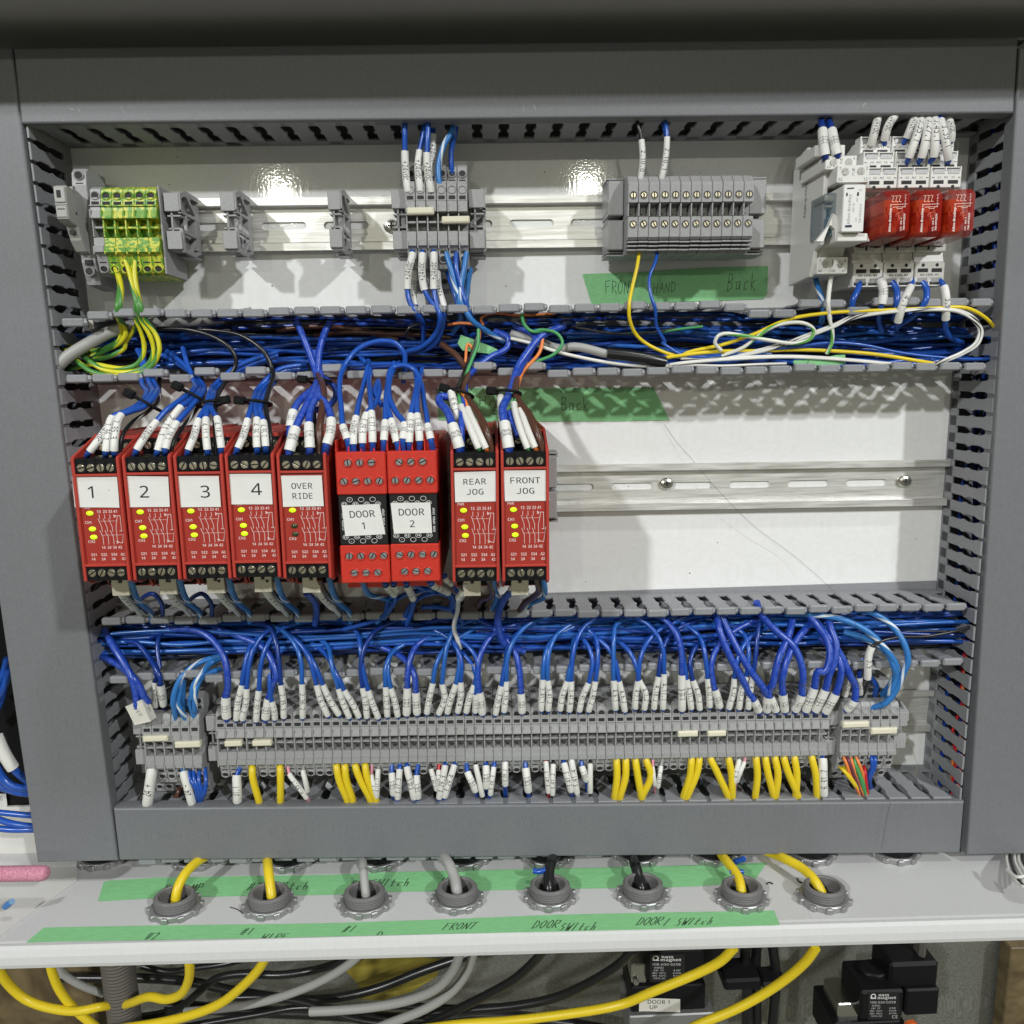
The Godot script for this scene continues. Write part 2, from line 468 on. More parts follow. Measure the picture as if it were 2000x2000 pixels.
# ---- wires
const COLOUR := {"b": "blue", "B": "deep blue", "n": "blue", "c": "blue", "L": "light blue", "Lw": "light blue white-striped", "k": "black", "br": "brown", "y": "yellow", "o": "orange", "g": "green", "r": "red", "w": "white", "gr": "grey", "p": "pink", "m": "maroon", "gy": "green and yellow striped", "wk": "white and black", "wg": "white and green", "kw": "black white-striped", "sheath": "light grey", "dark_sheath": "grey"}
const THICK := {"b": 1.75, "B": 2.3, "n": 1.6, "c": 1.65, "L": 1.9, "Lw": 1.9, "k": 1.2, "br": 1.9, "y": 2.7, "o": 1.2, "g": 1.2, "r": 1.3, "w": 1.6, "gr": 1.3, "p": 1.2, "m": 1.3, "gy": 1.7, "wk": 1.05, "wg": 1.3, "kw": 1.2, "sheath": 4.0, "dark_sheath": 3.8}
func curve(p: PackedVector3Array, per := 5) -> PackedVector3Array:
	var o = PackedVector3Array()
	for i in p.size() - 1:
		var a = p[maxi(i - 1, 0)]; var b = p[i]; var c = p[i + 1]; var d = p[mini(i + 2, p.size() - 1)]
		if i == 0: a = b - (c - b)
		if i == p.size() - 2: d = c + (c - b)
		var l1 = maxf(a.distance_to(b), .5); var l2 = maxf(b.distance_to(c), .5); var l3 = maxf(c.distance_to(d), .5)
		var m1 = ((b - a) / l1 * .5 + (c - b) / l2 * .5) * l2
		var m2 = ((c - b) / l2 * .5 + (d - c) / l3 * .5) * l2
		for k in per:
			var t = float(k) / per
			o.append((2 * t ** 3 - 3 * t * t + 1) * b + (t ** 3 - 2 * t * t + t) * m1 + (-2 * t ** 3 + 3 * t * t) * c + (t ** 3 - t * t) * m2)
	o.append(p[-1])
	return o
# spec: colour or colour:radius, then points «Frame x,y,z»; a star marks where a white marker sleeve begins and where it ends.
# marks: one text for each sleeve; with a leading «^» it reads against the order of the points
func wire(spec: String, place: String, marks: Array = [], called := "wire", group := "", sleeve_r := 0.0, noun := ""):
	var w = spec.split(" ", false)
	var kind: String = w[0].get_slice(":", 0)
	var r: float = float(w[0].get_slice(":", 1)) if ":" in w[0] else THICK[kind]
	var frame := "S"
	var pts = PackedVector3Array()
	var stars := []
	for k in range(1, w.size()):
		var q: String = w[k]
		if q[0] == "*":
			stars.append(pts.size()); q = q.substr(1)
		if q[0] >= "A" and q[0] <= "Z":
			frame = q[0]; q = q.substr(1)
		var c = q.split(",")
		pts.append(fr(frame, float(c[0]), float(c[1]), float(c[2]) if c.size() > 2 else 45.0))
	var base = pts[0]
	for k in pts.size(): pts[k] -= base
	var per = 5
	var line = curve(pts, per)
	var sides = 8 if r < 3.0 else 14
	var core = Build.new()
	var total = 0.0
	for k in line.size() - 1: total += line[k].distance_to(line[k + 1])
	core.tube(line, r, sides, Vector2(0, 0), Vector2(total / 46.0 if kind == "B" else 1.0, 1), .022 if kind.length() > 1 and kind in ["gy", "Lw", "wk", "wg", "kw"] else 0.0)
	var label: String = "%s %s %s" % [COLOUR[kind], noun if noun else called, place]
	var said := []
	for t in marks: said.append(t.trim_prefix("^").trim_prefix("="))
	if said.size() and said[0] != "": label = "%s %s marked %s %s" % [COLOUR[kind], called, " and ".join(said), place]
	elif stars.size(): label = "%s %s in a plain white sleeve %s" % [COLOUR[kind], called, place]
	if stars.is_empty():
		var o = part(called, core, kind, null, base)
		tag(o, label, called, group)
		return o
	var o = thing(called, label, called, base, 0, group)
	part("insulation", core, kind, o)
	for s in range(0, stars.size() - 1, 2):
		var a = stars[s] * per; var b = stars[s + 1] * per
		var sub = line.slice(a, b + 1)
		var t: String = marks[s / 2] if s / 2 < marks.size() else ""
		if t.begins_with("^"):
			sub.reverse(); t = t.substr(1)
		var st = Build.new()
		var rr = sleeve_r if sleeve_r > 0.0 else r + .55
		if t == "":
			st.tube(sub, rr, 12)
			part("marker_sleeve", st, "white", o)
		else:
			var c = cell(t)
			st.tube(sub, rr, 12, c[0], c[1], 0.0, false)
			part("marker_sleeve", st, "sleeve", o)
	return o

# ---------------------------------------------------------------- cabinet
# a slotted duct wall from a to b (both at depth 0): fingers stand up towards z; out = direction its lip points (a unit vector across the wall)
var finger_meshes := {}
func finger_mesh(key: String, pitch: float, lip: bool, h: float) -> ArrayMesh:
	if finger_meshes.has(key): return finger_meshes[key]
	var k = pitch / 17.2
	var a = 5.2 * k; var b = 7.0 * k
	var p = poly([-a, 2, a, 2, a, .47 * h, a + 1.3 * k, .52 * h, a + 1.3 * k, .56 * h, a, .61 * h, a, .80 * h, b, .88 * h, b, h, -b, h, -b, .88 * h, -a, .80 * h, -a, .61 * h, -a - 1.3 * k, .56 * h, -a - 1.3 * k, .52 * h, -a, .47 * h])
	var m = Build.new()
	m.slab(p, Transform3D(Basis(Vector3(1, 0, 0), Vector3(0, 0, 1), Vector3(0, -1, 0)), Vector3(0, .8, 0)), 1.6, .3)
	if lip:
		m.box(Vector3(0, 0, h - 1.5), Vector3(2 * b, 5.4, 4.2), .9)
		m.lathe([Vector2(.1, 0), Vector2(1.5, .5), Vector2(2.2, 2.2), Vector2(1.6, 4.4), Vector2(.1, 5)], Transform3D(Basis(Vector3(1, 0, 0), Vector3(0, 0, -1), Vector3(0, 1, 0)), Vector3(b + .3, -2.5, h - 2.6)), 10)
	finger_meshes[key] = m.mesh()
	return finger_meshes[key]
func slotted_wall(parent: Node3D, base: Vector3, a: Vector3, b: Vector3, pitch: float, h: float, lip: bool, bent: Dictionary = {}, first := .5):
	var d = b - a
	var turn = atan2(d.y, d.x)
	var count = int(d.length() / pitch - first + .5)
	var strip = Build.new()
	strip.box(Vector3(d.length() / 2, 0, 5), Vector3(d.length(), 1.6, 10), .2)
	part("wall_strip", strip, "duct", parent, a - base, turn)
	for k in count:
		var at_ = a + d.normalized() * pitch * (k + first)
		var f = part("finger", finger_mesh("%.2f %s %.1f" % [pitch, lip, h], pitch, lip, h), "duct", parent, at_ - base, turn)
		var lean: float = bent.get(k, rng.randf_range(-.02, .02) if lip else 0.0)
		f.rotate_object_local(Vector3(1, 0, 0), lean)
func cover(called, label, corners: Array, lips: Array):            # a snap-on cover: front sheet between four points (at depth 53), with rolled lips on the named edges
	# corners: lower left, lower right, upper right, upper left
	var o = thing(called, label, "duct cover", corners[0], 0, "snap-on duct covers")
	var m = Build.new()
	var c: Vector3 = (corners[0] + corners[1] + corners[2] + corners[3]) / 4.0
	var r = 1.6
	var rounds = 5
	var rim = []
	for k in 4:                                    # every edge rolls back through a quarter round
		var a: Vector3 = corners[k]; var b: Vector3 = corners[(k + 1) % 4]
		var e = (b - a).normalized()
		var out = Vector3(e.y, -e.x, 0)
		if out.dot((a + b) / 2 - c) < 0: out = -out
		rim.append([a, b, out])
	var inset = []
	for k in 4:
		var o1 = rim[k][2]; var o0 = rim[(k + 3) % 4][2]
		inset.append(corners[k] - (o0 + o1) * r)
	m.quad(inset[0] - corners[0], inset[1] - corners[0], inset[2] - corners[0], inset[3] - corners[0], Vector3(0, 0, 1))
	for k in 4:
		var o0 = rim[(k + 3) % 4][2]; var o1 = rim[k][2]; var o2 = rim[(k + 1) % 4][2]
		var deep = 9.0 if lips[k] else 3.0
		var prev := [inset[k], inset[(k + 1) % 4]]
		var pn = Vector3(0, 0, 1)
		for j in rounds + 1:
			var w = PI / 2 * j / rounds
			var nn = Vector3(0, 0, 1) * cos(w) + o1 * sin(w)
			var q0 = inset[k] + (o1 + o0) * r * sin(w) - Vector3(0, 0, r * (1 - cos(w)))
			var q1 = inset[(k + 1) % 4] + (o1 + o2) * r * sin(w) - Vector3(0, 0, r * (1 - cos(w)))
			if j > 0:
				var s = m.v.size()
				for v in [prev[0], prev[1], q1, q0]: m.v.append(v - corners[0])
				m.n.append_array([pn, pn, nn, nn]); m.uv.append_array([Vector2.ZERO, Vector2.ZERO, Vector2.ZERO, Vector2.ZERO])
				var g = (prev[1] - prev[0]).cross(q0 - prev[0])
				if g.dot(nn) > 0: m.idx.append_array([s, s + 2, s + 1, s, s + 3, s + 2])
				else: m.idx.append_array([s, s + 1, s + 2, s, s + 2, s + 3])
			prev = [q0, q1]; pn = nn
		var z = Vector3(0, 0, -deep)
		m.quad(prev[0] - corners[0], prev[1] - corners[0], prev[1] + z - corners[0], prev[0] + z - corners[0], o1)
		var back = -o1 * 1.8
		m.quad(prev[0] + z - corners[0], prev[1] + z - corners[0], prev[1] + z + back - corners[0], prev[0] + z + back - corners[0], Vector3(0, 0, -1))
		m.quad(prev[0] + z + back - corners[0], prev[1] + z + back - corners[0], prev[1] + back - corners[0], prev[0] + back - corners[0], -o1)
	part("cover_sheet", m, "cover", o)
	return o

func rail(a: Vector3, b: Vector3, label: String, slot_first: float, slot_pitch: float, slot_len: float):
	var d = b - a
	var o = thing("mounting_rail", label, "mounting rail", a, atan2(d.y, d.x), "slotted aluminium mounting rails")
	var len = d.length()
	for s in [1.0, -1.0]:                          # hat section: a flange, the step down and half of the slotted web
		var p = poly([17.5, 6.4, 17.5, 7.6, 12.6, 7.6, 12.0, 7.0, 12.0, 1.6, 11.0, 1.6, 11.0, .4, 13.2, .4, 13.2, 6.4])
		for k in p.size(): p[k].x *= s
		var m = Build.new()
		m.slab(p, Transform3D(side_x(), Vector3.ZERO), len, .15)
		part("rail_flange", m, "aluminium", o)
		var w = PackedVector2Array([Vector2(0, 0)])
		var x = slot_first
		while x + slot_len < len - 2.0:
			var r = 2.6
			w.append(Vector2(x, 0))
			for j in 7:
				var t = PI - PI / 2 * j / 6
				w.append(Vector2(x + r + cos(t) * r, sin(t) * r * s))
			for j in 7:
				var t = PI / 2 - PI / 2 * j / 6
				w.append(Vector2(x + slot_len - r + cos(t) * r, sin(t) * r * s))
			x += slot_pitch
		w.append(Vector2(len, 0)); w.append(Vector2(len, 11.2 * s)); w.append(Vector2(0, 11.2 * s))
		var q = PackedVector2Array()
		for v in w:
			if q.is_empty() or q[-1].distance_to(v) > .01: q.append(v)
		m = Build.new()
		m.slab(q, T(Vector3(0, 0, .4)), 1.1, 0.0)
		part("slotted_web", m, "aluminium", o)
	return o
func screw_mesh(r: float) -> Build:                # pan head with a cross cut in it, axis along z
	var m = Build.new()
	m.lathe([Vector2(r, 0), Vector2(r * .97, r * .25), Vector2(r * .8, r * .5), Vector2(r * .45, r * .64), Vector2(0.01, r * .68)], T(), 22, true, 1.25)
	return m
func cross_mesh(r: float) -> Build:
	var m = Build.new()
	m.box(Vector3(0, 0, r * .63), Vector3(r * 1.0, r * .22, r * .16), 0)
	m.box(Vector3(0, 0, r * .635), Vector3(r * .26, r * .9, r * .16), 0)
	return m
func pan_screw(px, py, z, r, label):
	var o = thing("pan_head_screw", label, "screw", at(px, py, z), 0)
	part("screw_head", screw_mesh(r), "steel", o)
	part("cross_recess", cross_mesh(r), "hole", o)

# ---------------------------------------------------------------- terminal blocks
var shared := {}
func get_mesh(key: String, make: Callable) -> ArrayMesh:
	if not shared.has(key): shared[key] = make.call().mesh()
	return shared[key]
func funnel(w: float, h: float) -> Build:          # rim of a wire entry, standing proud of the face
	var m = Build.new()
	var r = h / 2
	m.lathe([Vector2(r - .75, -.6), Vector2(r - .7, .7), Vector2(r - .35, 1.0), Vector2(r, .7), Vector2(r, -1.2)], T(), 16, true, w / h)
	return m
func entry(w: float, h: float) -> Build:
	var m = Build.new()
	m.disc(h / 2 - .5, T(Vector3(0, 0, .12)), 16, w / h)
	return m
func push_in_block(pitch: float, body: String, double: bool, ridge := true) -> Node3D:     # origin: rail centre, left side; profile in (y, z)
	var o = Node3D.new()
	var w = pitch - .22
	var m = Build.new()
	var prof: PackedVector2Array
	if double: prof = poly([40, 12, 40, 33, 38, 36, 30, 36.5, 28, 37, 27.5, 44, 25, 46, 12, 48, 8, 48.5, 7.5, 39, -3.5, 39, -4, 46.5, -9.5, 46.8, -10, 48, -13, 48, -14, 46, -16, 44.5, -27, 42, -28, 36, -29, 35.5, -39, 33, -40, 30, -40, 12, -18, 7.6, 18, 7.6])
	else: prof = poly([27, 9, 27.5, 41, 25.5, 44.5, 12, 47.3, 8, 48.5, 7.2, 48.5, 7, 39, -4, 39, -4.5, 46.4, -9.5, 46.6, -10, 48.6, -13.6, 48.6, -14.4, 45.2, -26, 42, -27.5, 39, -27.5, 9, -18, 7.6, 18, 7.6])
	m.slab(prof, Transform3D(side_x(), Vector3(.1, 0, 0)), w, .22)
	m.box(Vector3(.55, 1.7, 42.8), Vector3(.9, 11.2, 7.6), .1)               # partition across the jumper trough
	m.box(Vector3(w / 2, 1.9, 42.2), Vector3(w, 1.3, 6.6), .15)              # bar that parts the two jumper channels
	m.box(Vector3(.6, 10.0, 48.3), Vector3(.8, 5.0, 1.0), .1)
	m.box(Vector3(.6, -12.6, 48.2), Vector3(.8, 4.6, 1.2), .1)
	m.box(Vector3(w / 2, 15.0, 47.4), Vector3(w, .9, 1.0), .15)
	part("housing", m, body, o)
	var spots := [[21.3, 45.2, 5.6], [-23.6, 42.9, 5.0]]
	if double: spots = [[33.6, 36.4, 5.2], [21.5, 46.2, 5.6], [-21.2, 43.6, 5.2], [-34.4, 34.4, 5.0]]
	for s in spots:
		var rim = get_mesh("rim%.1f%.1f" % [w, s[2]], func(): return funnel(w - .5, s[2]))
		var f = part("entry_rim", rim, body, o, Vector3(pitch / 2, s[0], s[1]))
		f.rotation.x = -.16 * signf(s[0])
		var e = part("wire_entry", get_mesh("ent%.1f%.1f" % [w, s[2]], func(): return entry(w - .5, s[2])), "hole", o, Vector3(pitch / 2, s[0], s[1] + .1))
		e.rotation.x = -.16 * signf(s[0])
		var sy = s[0] - 5.2 * signf(s[0]) * (1.0 if absf(s[0]) < 30 else -1.0 if s[0] < 0 else 1.0)
		if double and s[0] == -34.4: sy = -28.9
		var sz = s[1] + (1.2 if s[0] > 0 else .6)
		var sl = get_mesh("slot%.1f" % w, func(): return slot_frame(w))
		part("release_slot", sl, "hole", o, Vector3(pitch / 2, sy, sz - (.3 if s[0] > 30 or s[0] < -30 else 0.0)))
	return o
func slot_frame(w: float) -> Build:
	var m = Build.new()
	m.box(Vector3(0, 0, -.1), Vector3(w - 2.3, 3.0, 1.0), .05)
	return m
func bracket(label: String, where: Vector3, turn: float, w := 15.0, tall := 36.0):          # end bracket: two front shoes on a ribbed spine that grips the rail
	var o = thing("end_bracket", label, "end bracket", where, turn, "grey end brackets on the rails")
	var m = Build.new()
	var h = tall / 2
	for q in [[h + 3, 8, h + 3, 30, h - 1, 41, h - 3.5, 39.5, h, 29.5, h, 8], [h - 1, 41, 5.5, 41, 5.5, 38.6, h - 2.2, 38.6], [7, 8, 7, 41, 5, 41, 5, 8], [-5, 8, -5, 41, -7, 41, -7, 8], [h - .5, 30, 7, 15, 7, 11.5, h - .5, 26], [-5.5, 41, -h - 1, 39, -h - .6, 36.6, -5.5, 38.6], [-h - 1, 39, -h - 2, 22, -h + 2, 8, -h + 4.5, 8, -h + .4, 22.5, -h + 1.2, 38], [-h + .5, 29, -7, 14, -7, 10.5, -h + .5, 25], [7, 33, -7, 33, -7, 31, 7, 31]]:
		m.slab(poly(q), Transform3D(side_x(), Vector3(w - 2.0 - rng.randf_range(0, .02), 0, 0)), 2.0, 0.0)
	part("spine", m, "block", o)
	for s in [1.0, -1.0]:
		m = Build.new()
		m.box(Vector3(w * .46, s * (h - 6.2), 40), Vector3(w * .92, 11.5, 3.0), .3)
		m.box(Vector3(.9, s * (h - 6.2), 32), Vector3(1.4, 11.5, 14), .2)
		m.box(Vector3(w * .5, s * (h - 6.2), 28), Vector3(1.2, 10, 20), .2)
		m.box(Vector3(w * .5, s * (h - .6), 30), Vector3(w, 1.2, 18), .2)
		m.box(Vector3(w * .5, s * (h + 1.8), 16), Vector3(w * .9, 1.2, 16), .2)
		part("shoe", m, "block", o)
	m = Build.new()
	m.box(Vector3(w * .36, -1.6, 34), Vector3(1.2, tall - 8, 12), .2)
	m.box(Vector3(w * .5, 3.5, 36), Vector3(w * .85, 1.1, 8), .2)
	m.box(Vector3(w * .5, -4.5, 36), Vector3(w * .85, 1.1, 8), .2)
	m.box(Vector3(w * .5, 0, 12), Vector3(w, tall - 6, 8), .3)
	part("foot", m, "block", o)
func ribbed_plate(label: String, where: Vector3, turn: float, w: float, flip: bool):         # bulky end clamp with horizontal fins
	var o = thing("end_clamp", label, "end clamp", where, turn, "finned end clamps of the screw terminals")
	var m = Build.new()
	m.box(Vector3(w / 2, 11.5, 22), Vector3(w, 22, 27), .6)
	m.box(Vector3(w / 2, -12, 22), Vector3(w, 19, 27), .6)
	m.box(Vector3(w / 2, 0, 16), Vector3(w * .8, 6, 18), .3)
	part("clamp_body", m, "block", o)
	for y in [24.5, 22.4, 3.5, -3.5, -22.5, -24.5]:
		m = Build.new()
		m.box(Vector3(w / 2, y, 20), Vector3(w + (2.4 if flip else 0.8), 1.1, 24 - absf(y) * .1), .2)
		part("fin", m, "block", o)
	part("clamp_screw", screw_mesh(1.6), "zinc", o, Vector3(w / 2, 0, 24))
func screw_block(pitch: float) -> Node3D:
	var o = Node3D.new()
	var w = pitch - .25
	var m = Build.new()
	m.slab(poly([24, 8, 24.5, 36, 22, 45, 17.5, 49.5, 16, 50, 5, 50, 4.4, 41, -3.4, 41, -4, 50, -16.5, 50, -18, 48, -18.4, 44, -26, 40, -26, 8]), Transform3D(side_x(), Vector3(.1, 0, 0)), w, .3)
	part("housing", m, "block", o)
	for y in [-19.6, -21.8, -24.0]:
		m = Build.new()
		m.box(Vector3(pitch / 2, y, 33 + (y + 24) * .9), Vector3(w, 1.0, 26), .2)
		part("fin", m, "block", o)
	m = Build.new()
	m.box(Vector3(.5, .5, 45), Vector3(.8, 8, 9), .1); m.box(Vector3(pitch / 2, .5, 42), Vector3(1.4, 3, 3), .2)
	part("partition", m, "block", o)
	for y in [9.4, -8.6]:
		part("screw_hole", get_mesh("shole", func(): return Build.new().disc(2.6, T(Vector3(0, 0, .25)), 16, 1.0)), "hole", o, Vector3(pitch / 2, y, 50))
		part("hole_rim", get_mesh("srim", func(): return funnel(5.6, 5.6)), "block", o, Vector3(pitch / 2, y, 49.4))
		var s = part("terminal_screw", get_mesh("sscrew", func(): return slot_screw(1.7)), "brass", o, Vector3(pitch / 2, y, 49.9), rng.randf_range(0, PI))
	return o
func slot_screw(r: float) -> Build:
	var m = Build.new()
	var g = r * .16
	for s in [1.0, -1.0]:
		var p = PackedVector2Array()
		for k in 11:
			var a = asin(g / r) + (PI - 2 * asin(g / r)) * k / 10.0
			p.append(Vector2(cos(a) * r, sin(a) * r * s))
		m.slab(p, T(Vector3(0, 0, -.1)), .75, .12)
	return m
func row_of(block: Node3D, count: int, called: String, label: String, category: String, a: Vector3, b: Vector3, group: String):   # count copies side by side from a to b
	block.name = called
	var d = (b - a) / count
	var turn = atan2(d.y, d.x)
	block.name = numbered(called); add_child(block)
	tag(block, label, category, group)
	block.position = a * .001; block.rotation.z = turn
	for k in range(1, count): copy_of(block, a + d * k + Vector3(0, rng.randf_range(-.14, .14), rng.randf_range(-.12, .12)), turn + rng.randf_range(-.003, .003), label)
func jumper(px: float, py: float, px2: float, z: float, label: String, h := 4.2):
	var a = at(px, py, z); var b = at(px2, py, z)
	var o = thing("jumper_bar", label, "jumper bar", a, 0, "cream push-in jumper bars")
	var m = Build.new()
	var w = (b - a).x
	m.box(Vector3(w / 2, 0, 0), Vector3(w, h, 4.5), .5)
	m.box(Vector3(w / 2, 0, 2.3), Vector3(w - 1.6, h - 1.6, .6), .2)
	part("bar", m, "jumper", o)
	m = Build.new()
	for k in 3: m.box(Vector3(w * (k + .5) / 3, 0, -4), Vector3(2, 1.0, 5), .1)
	part("contact_prong", m, "zinc", o)

# ---------------------------------------------------------------- safety relays
func relay_print() -> Image:
	var im = blank(400, 830, Color(.33, .028, .018))
	var ink = Color(.66, .57, .55).linear_to_srgb()
	var X = func(x): return (x - 654.0) / 232.0 * 400.0
	var Y = func(y): return (y - 745.0) / 487.0 * 830.0
	for k in 4: text(im, ["13", "23", "33", "41"][k], X.call([755, 790, 820, 849][k]), Y.call(940), 37, ink, "Droid Sans Bold")
	for k in 4: text(im, ["14", "24", "34", "42"][k], X.call([762, 795, 826, 856][k]), Y.call(1143), 35, ink, "Droid Sans Bold")
	text(im, "CH1", X.call(691), Y.call(1000), 36, ink, "Droid Sans Bold"); text(im, "CH2", X.call(698), Y.call(1108), 36, ink, "Droid Sans Bold")
	for k in 4:
		text(im, ["S21", "S22", "S34", "A2"][k], X.call([704, 761, 818, 867][k]), Y.call(1183), 36, ink, "Droid Sans Bold")
		text(im, ["14", "24", "34", "42"][k], X.call([698, 755, 812, 870][k]), Y.call(1208), 36, ink, "Droid Sans Bold")
	text(im, "PWR", X.call(690), Y.call(917), 30, ink, "Droid Sans Bold")
	var L = func(p, w = 5.0):
		var q := []
		for k in range(0, p.size(), 2): q.append_array([X.call(p[k]), Y.call(p[k + 1])])
		stroke(im, q, w, ink)
	for k in 3:
		var d = 29.5 * k
		L.call([756 + d, 957, 756 + d, 980]); L.call([747 + d, 980, 763 + d, 1025, 764 + d, 1052])
		L.call([750 + d, 1046, 764 + d, 1082, 764 + d, 1125])
	L.call([752, 993, 852, 993], 3.0); L.call([758, 1072, 880, 1072], 3.0)
	L.call([840, 964, 872, 964, 873, 1052]); L.call([862, 1050, 888, 1048]); L.call([884, 1040, 872, 1118, 846, 1114])
	L.call([856, 968, 843, 1030, 844, 1114]); L.call([838, 958, 846, 968, 838, 972, 838, 958], 6.0); L.call([838, 1108, 850, 1112, 840, 1120], 7.0)
	return im
func door_print() -> Image:
	var im = blank(420, 440, Color(.012, .012, .013))
	var ink = Color(.78, .78, .76).linear_to_srgb()
	var row = func(y, items, x0, dx):
		for k in items.size():
			ring(im, x0 + dx * k, y, 20, 3.5, ink, 1.25)
			if items[k]: text(im, items[k], x0 + dx * k, y, 27, ink, "Droid Sans Bold", 0, 1.15)
	row.call(34, ["+", "", ""], 96, 102); row.call(76, ["Z1", "X1", "13", "21"], 46, 100)
	row.call(372, ["Z2", "X2", "14", "22"], 46, 100); row.call(410, ["-", "", ""], 96, 102)
	text(im, "RUN  OPEN  STOP", 392, 232, 27, ink, "Droid Sans Bold", -1)
	text(im, "CLOSED  AUX", 28, 232, 25, ink, "Droid Sans Bold", -1)
	return im
func sticker(words: Array, w: int, h: int, size: int, dx := 0.0, wide := 1.25, dirty := false) -> Image:
	var im = blank(w, h, Color(.70, .69, .66))
	for y in h:
		for x in w:
			if rng.randf() < .25:
				var c = im.get_pixel(x, y); var k = rng.randf_range(.975, 1.0)
				im.set_pixel(x, y, Color(c.r * k, c.g * k, c.b * k))
	for k in words.size(): text(im, words[k], w * .5 + dx, h * .5 + (k - (words.size() - 1) * .5) * size * 1.25, size, Color(.10, .09, .10), "Droid Sans Mono", 0, wide)
	if dirty: stroke(im, [w * .78, h * .42, w * .79, h * .44], 3, Color(.3, .3, .3))
	return im
func paper(o: Node3D, called: String, img: Image, pts: Array, label := ""):      # a slightly curling paper label: a grid between four corners (lower left, lower right, upper right, upper left)
	var m = Build.new()
	var nx = 10; var ny = 6
	var g = func(i, j):
		var u = float(i) / nx; var v = float(j) / ny
		var p = pts[0].lerp(pts[1], u).lerp(pts[3].lerp(pts[2], u), v)
		var edge = maxf(0.0, absf(u - .5) * 2 - .82) * 3.0 + maxf(0.0, absf(v - .5) * 2 - .7) * .8
		return p + Vector3(0, 0, .12 + .45 * edge + sin(u * 9 + v * 5 + pts[0].x) * .06)
	for i in nx:
		for j in ny:
			m.quad(g.call(i, j), g.call(i + 1, j), g.call(i + 1, j + 1), g.call(i, j + 1), Vector3(0, 0, 1), Vector2(float(i) / nx, 1 - float(j + 1) / ny), Vector2(float(i + 1) / nx, 1 - float(j) / ny))
	var q = part(called, m, printed("label_" + str(rng.randi() % 99999), img, .55), o)
	if label: q.set_meta("label", label)
func terminal_strip(o, w: float, y: float, h: float, sy: float, holes: bool, z0 := 104.0):
	var m = Build.new()
	m.box(Vector3(w / 2, y, (z0 + 127.6) / 2), Vector3(w - 4.2, h, 127.6 - z0), .5)
	for k in 5: m.box(Vector3(2.6 + (w - 5.2) * k / 4.0, y, 127.4), Vector3(.7, h - .6, 1.2), .15)
	var b = part("terminal_strip", m, "black", o)
	for k in 4:
		var x = 2.6 + (w - 5.2) * (k + .5) / 4.0
		part("terminal_screw", get_mesh("rscrew", func(): return slot_screw(2.15)), "brass", b, Vector3(x, sy, 127.7), rng.randf_range(-.6, 2.2))
		m = Build.new()
		m.disc(2.7, T(Vector3(0, 0, 0)), 16)
		part("screw_well", get_mesh("rwell", func(): return Build.new().disc(2.55, T(), 16)), "hole", b, Vector3(x, sy, 127.66))
	return b
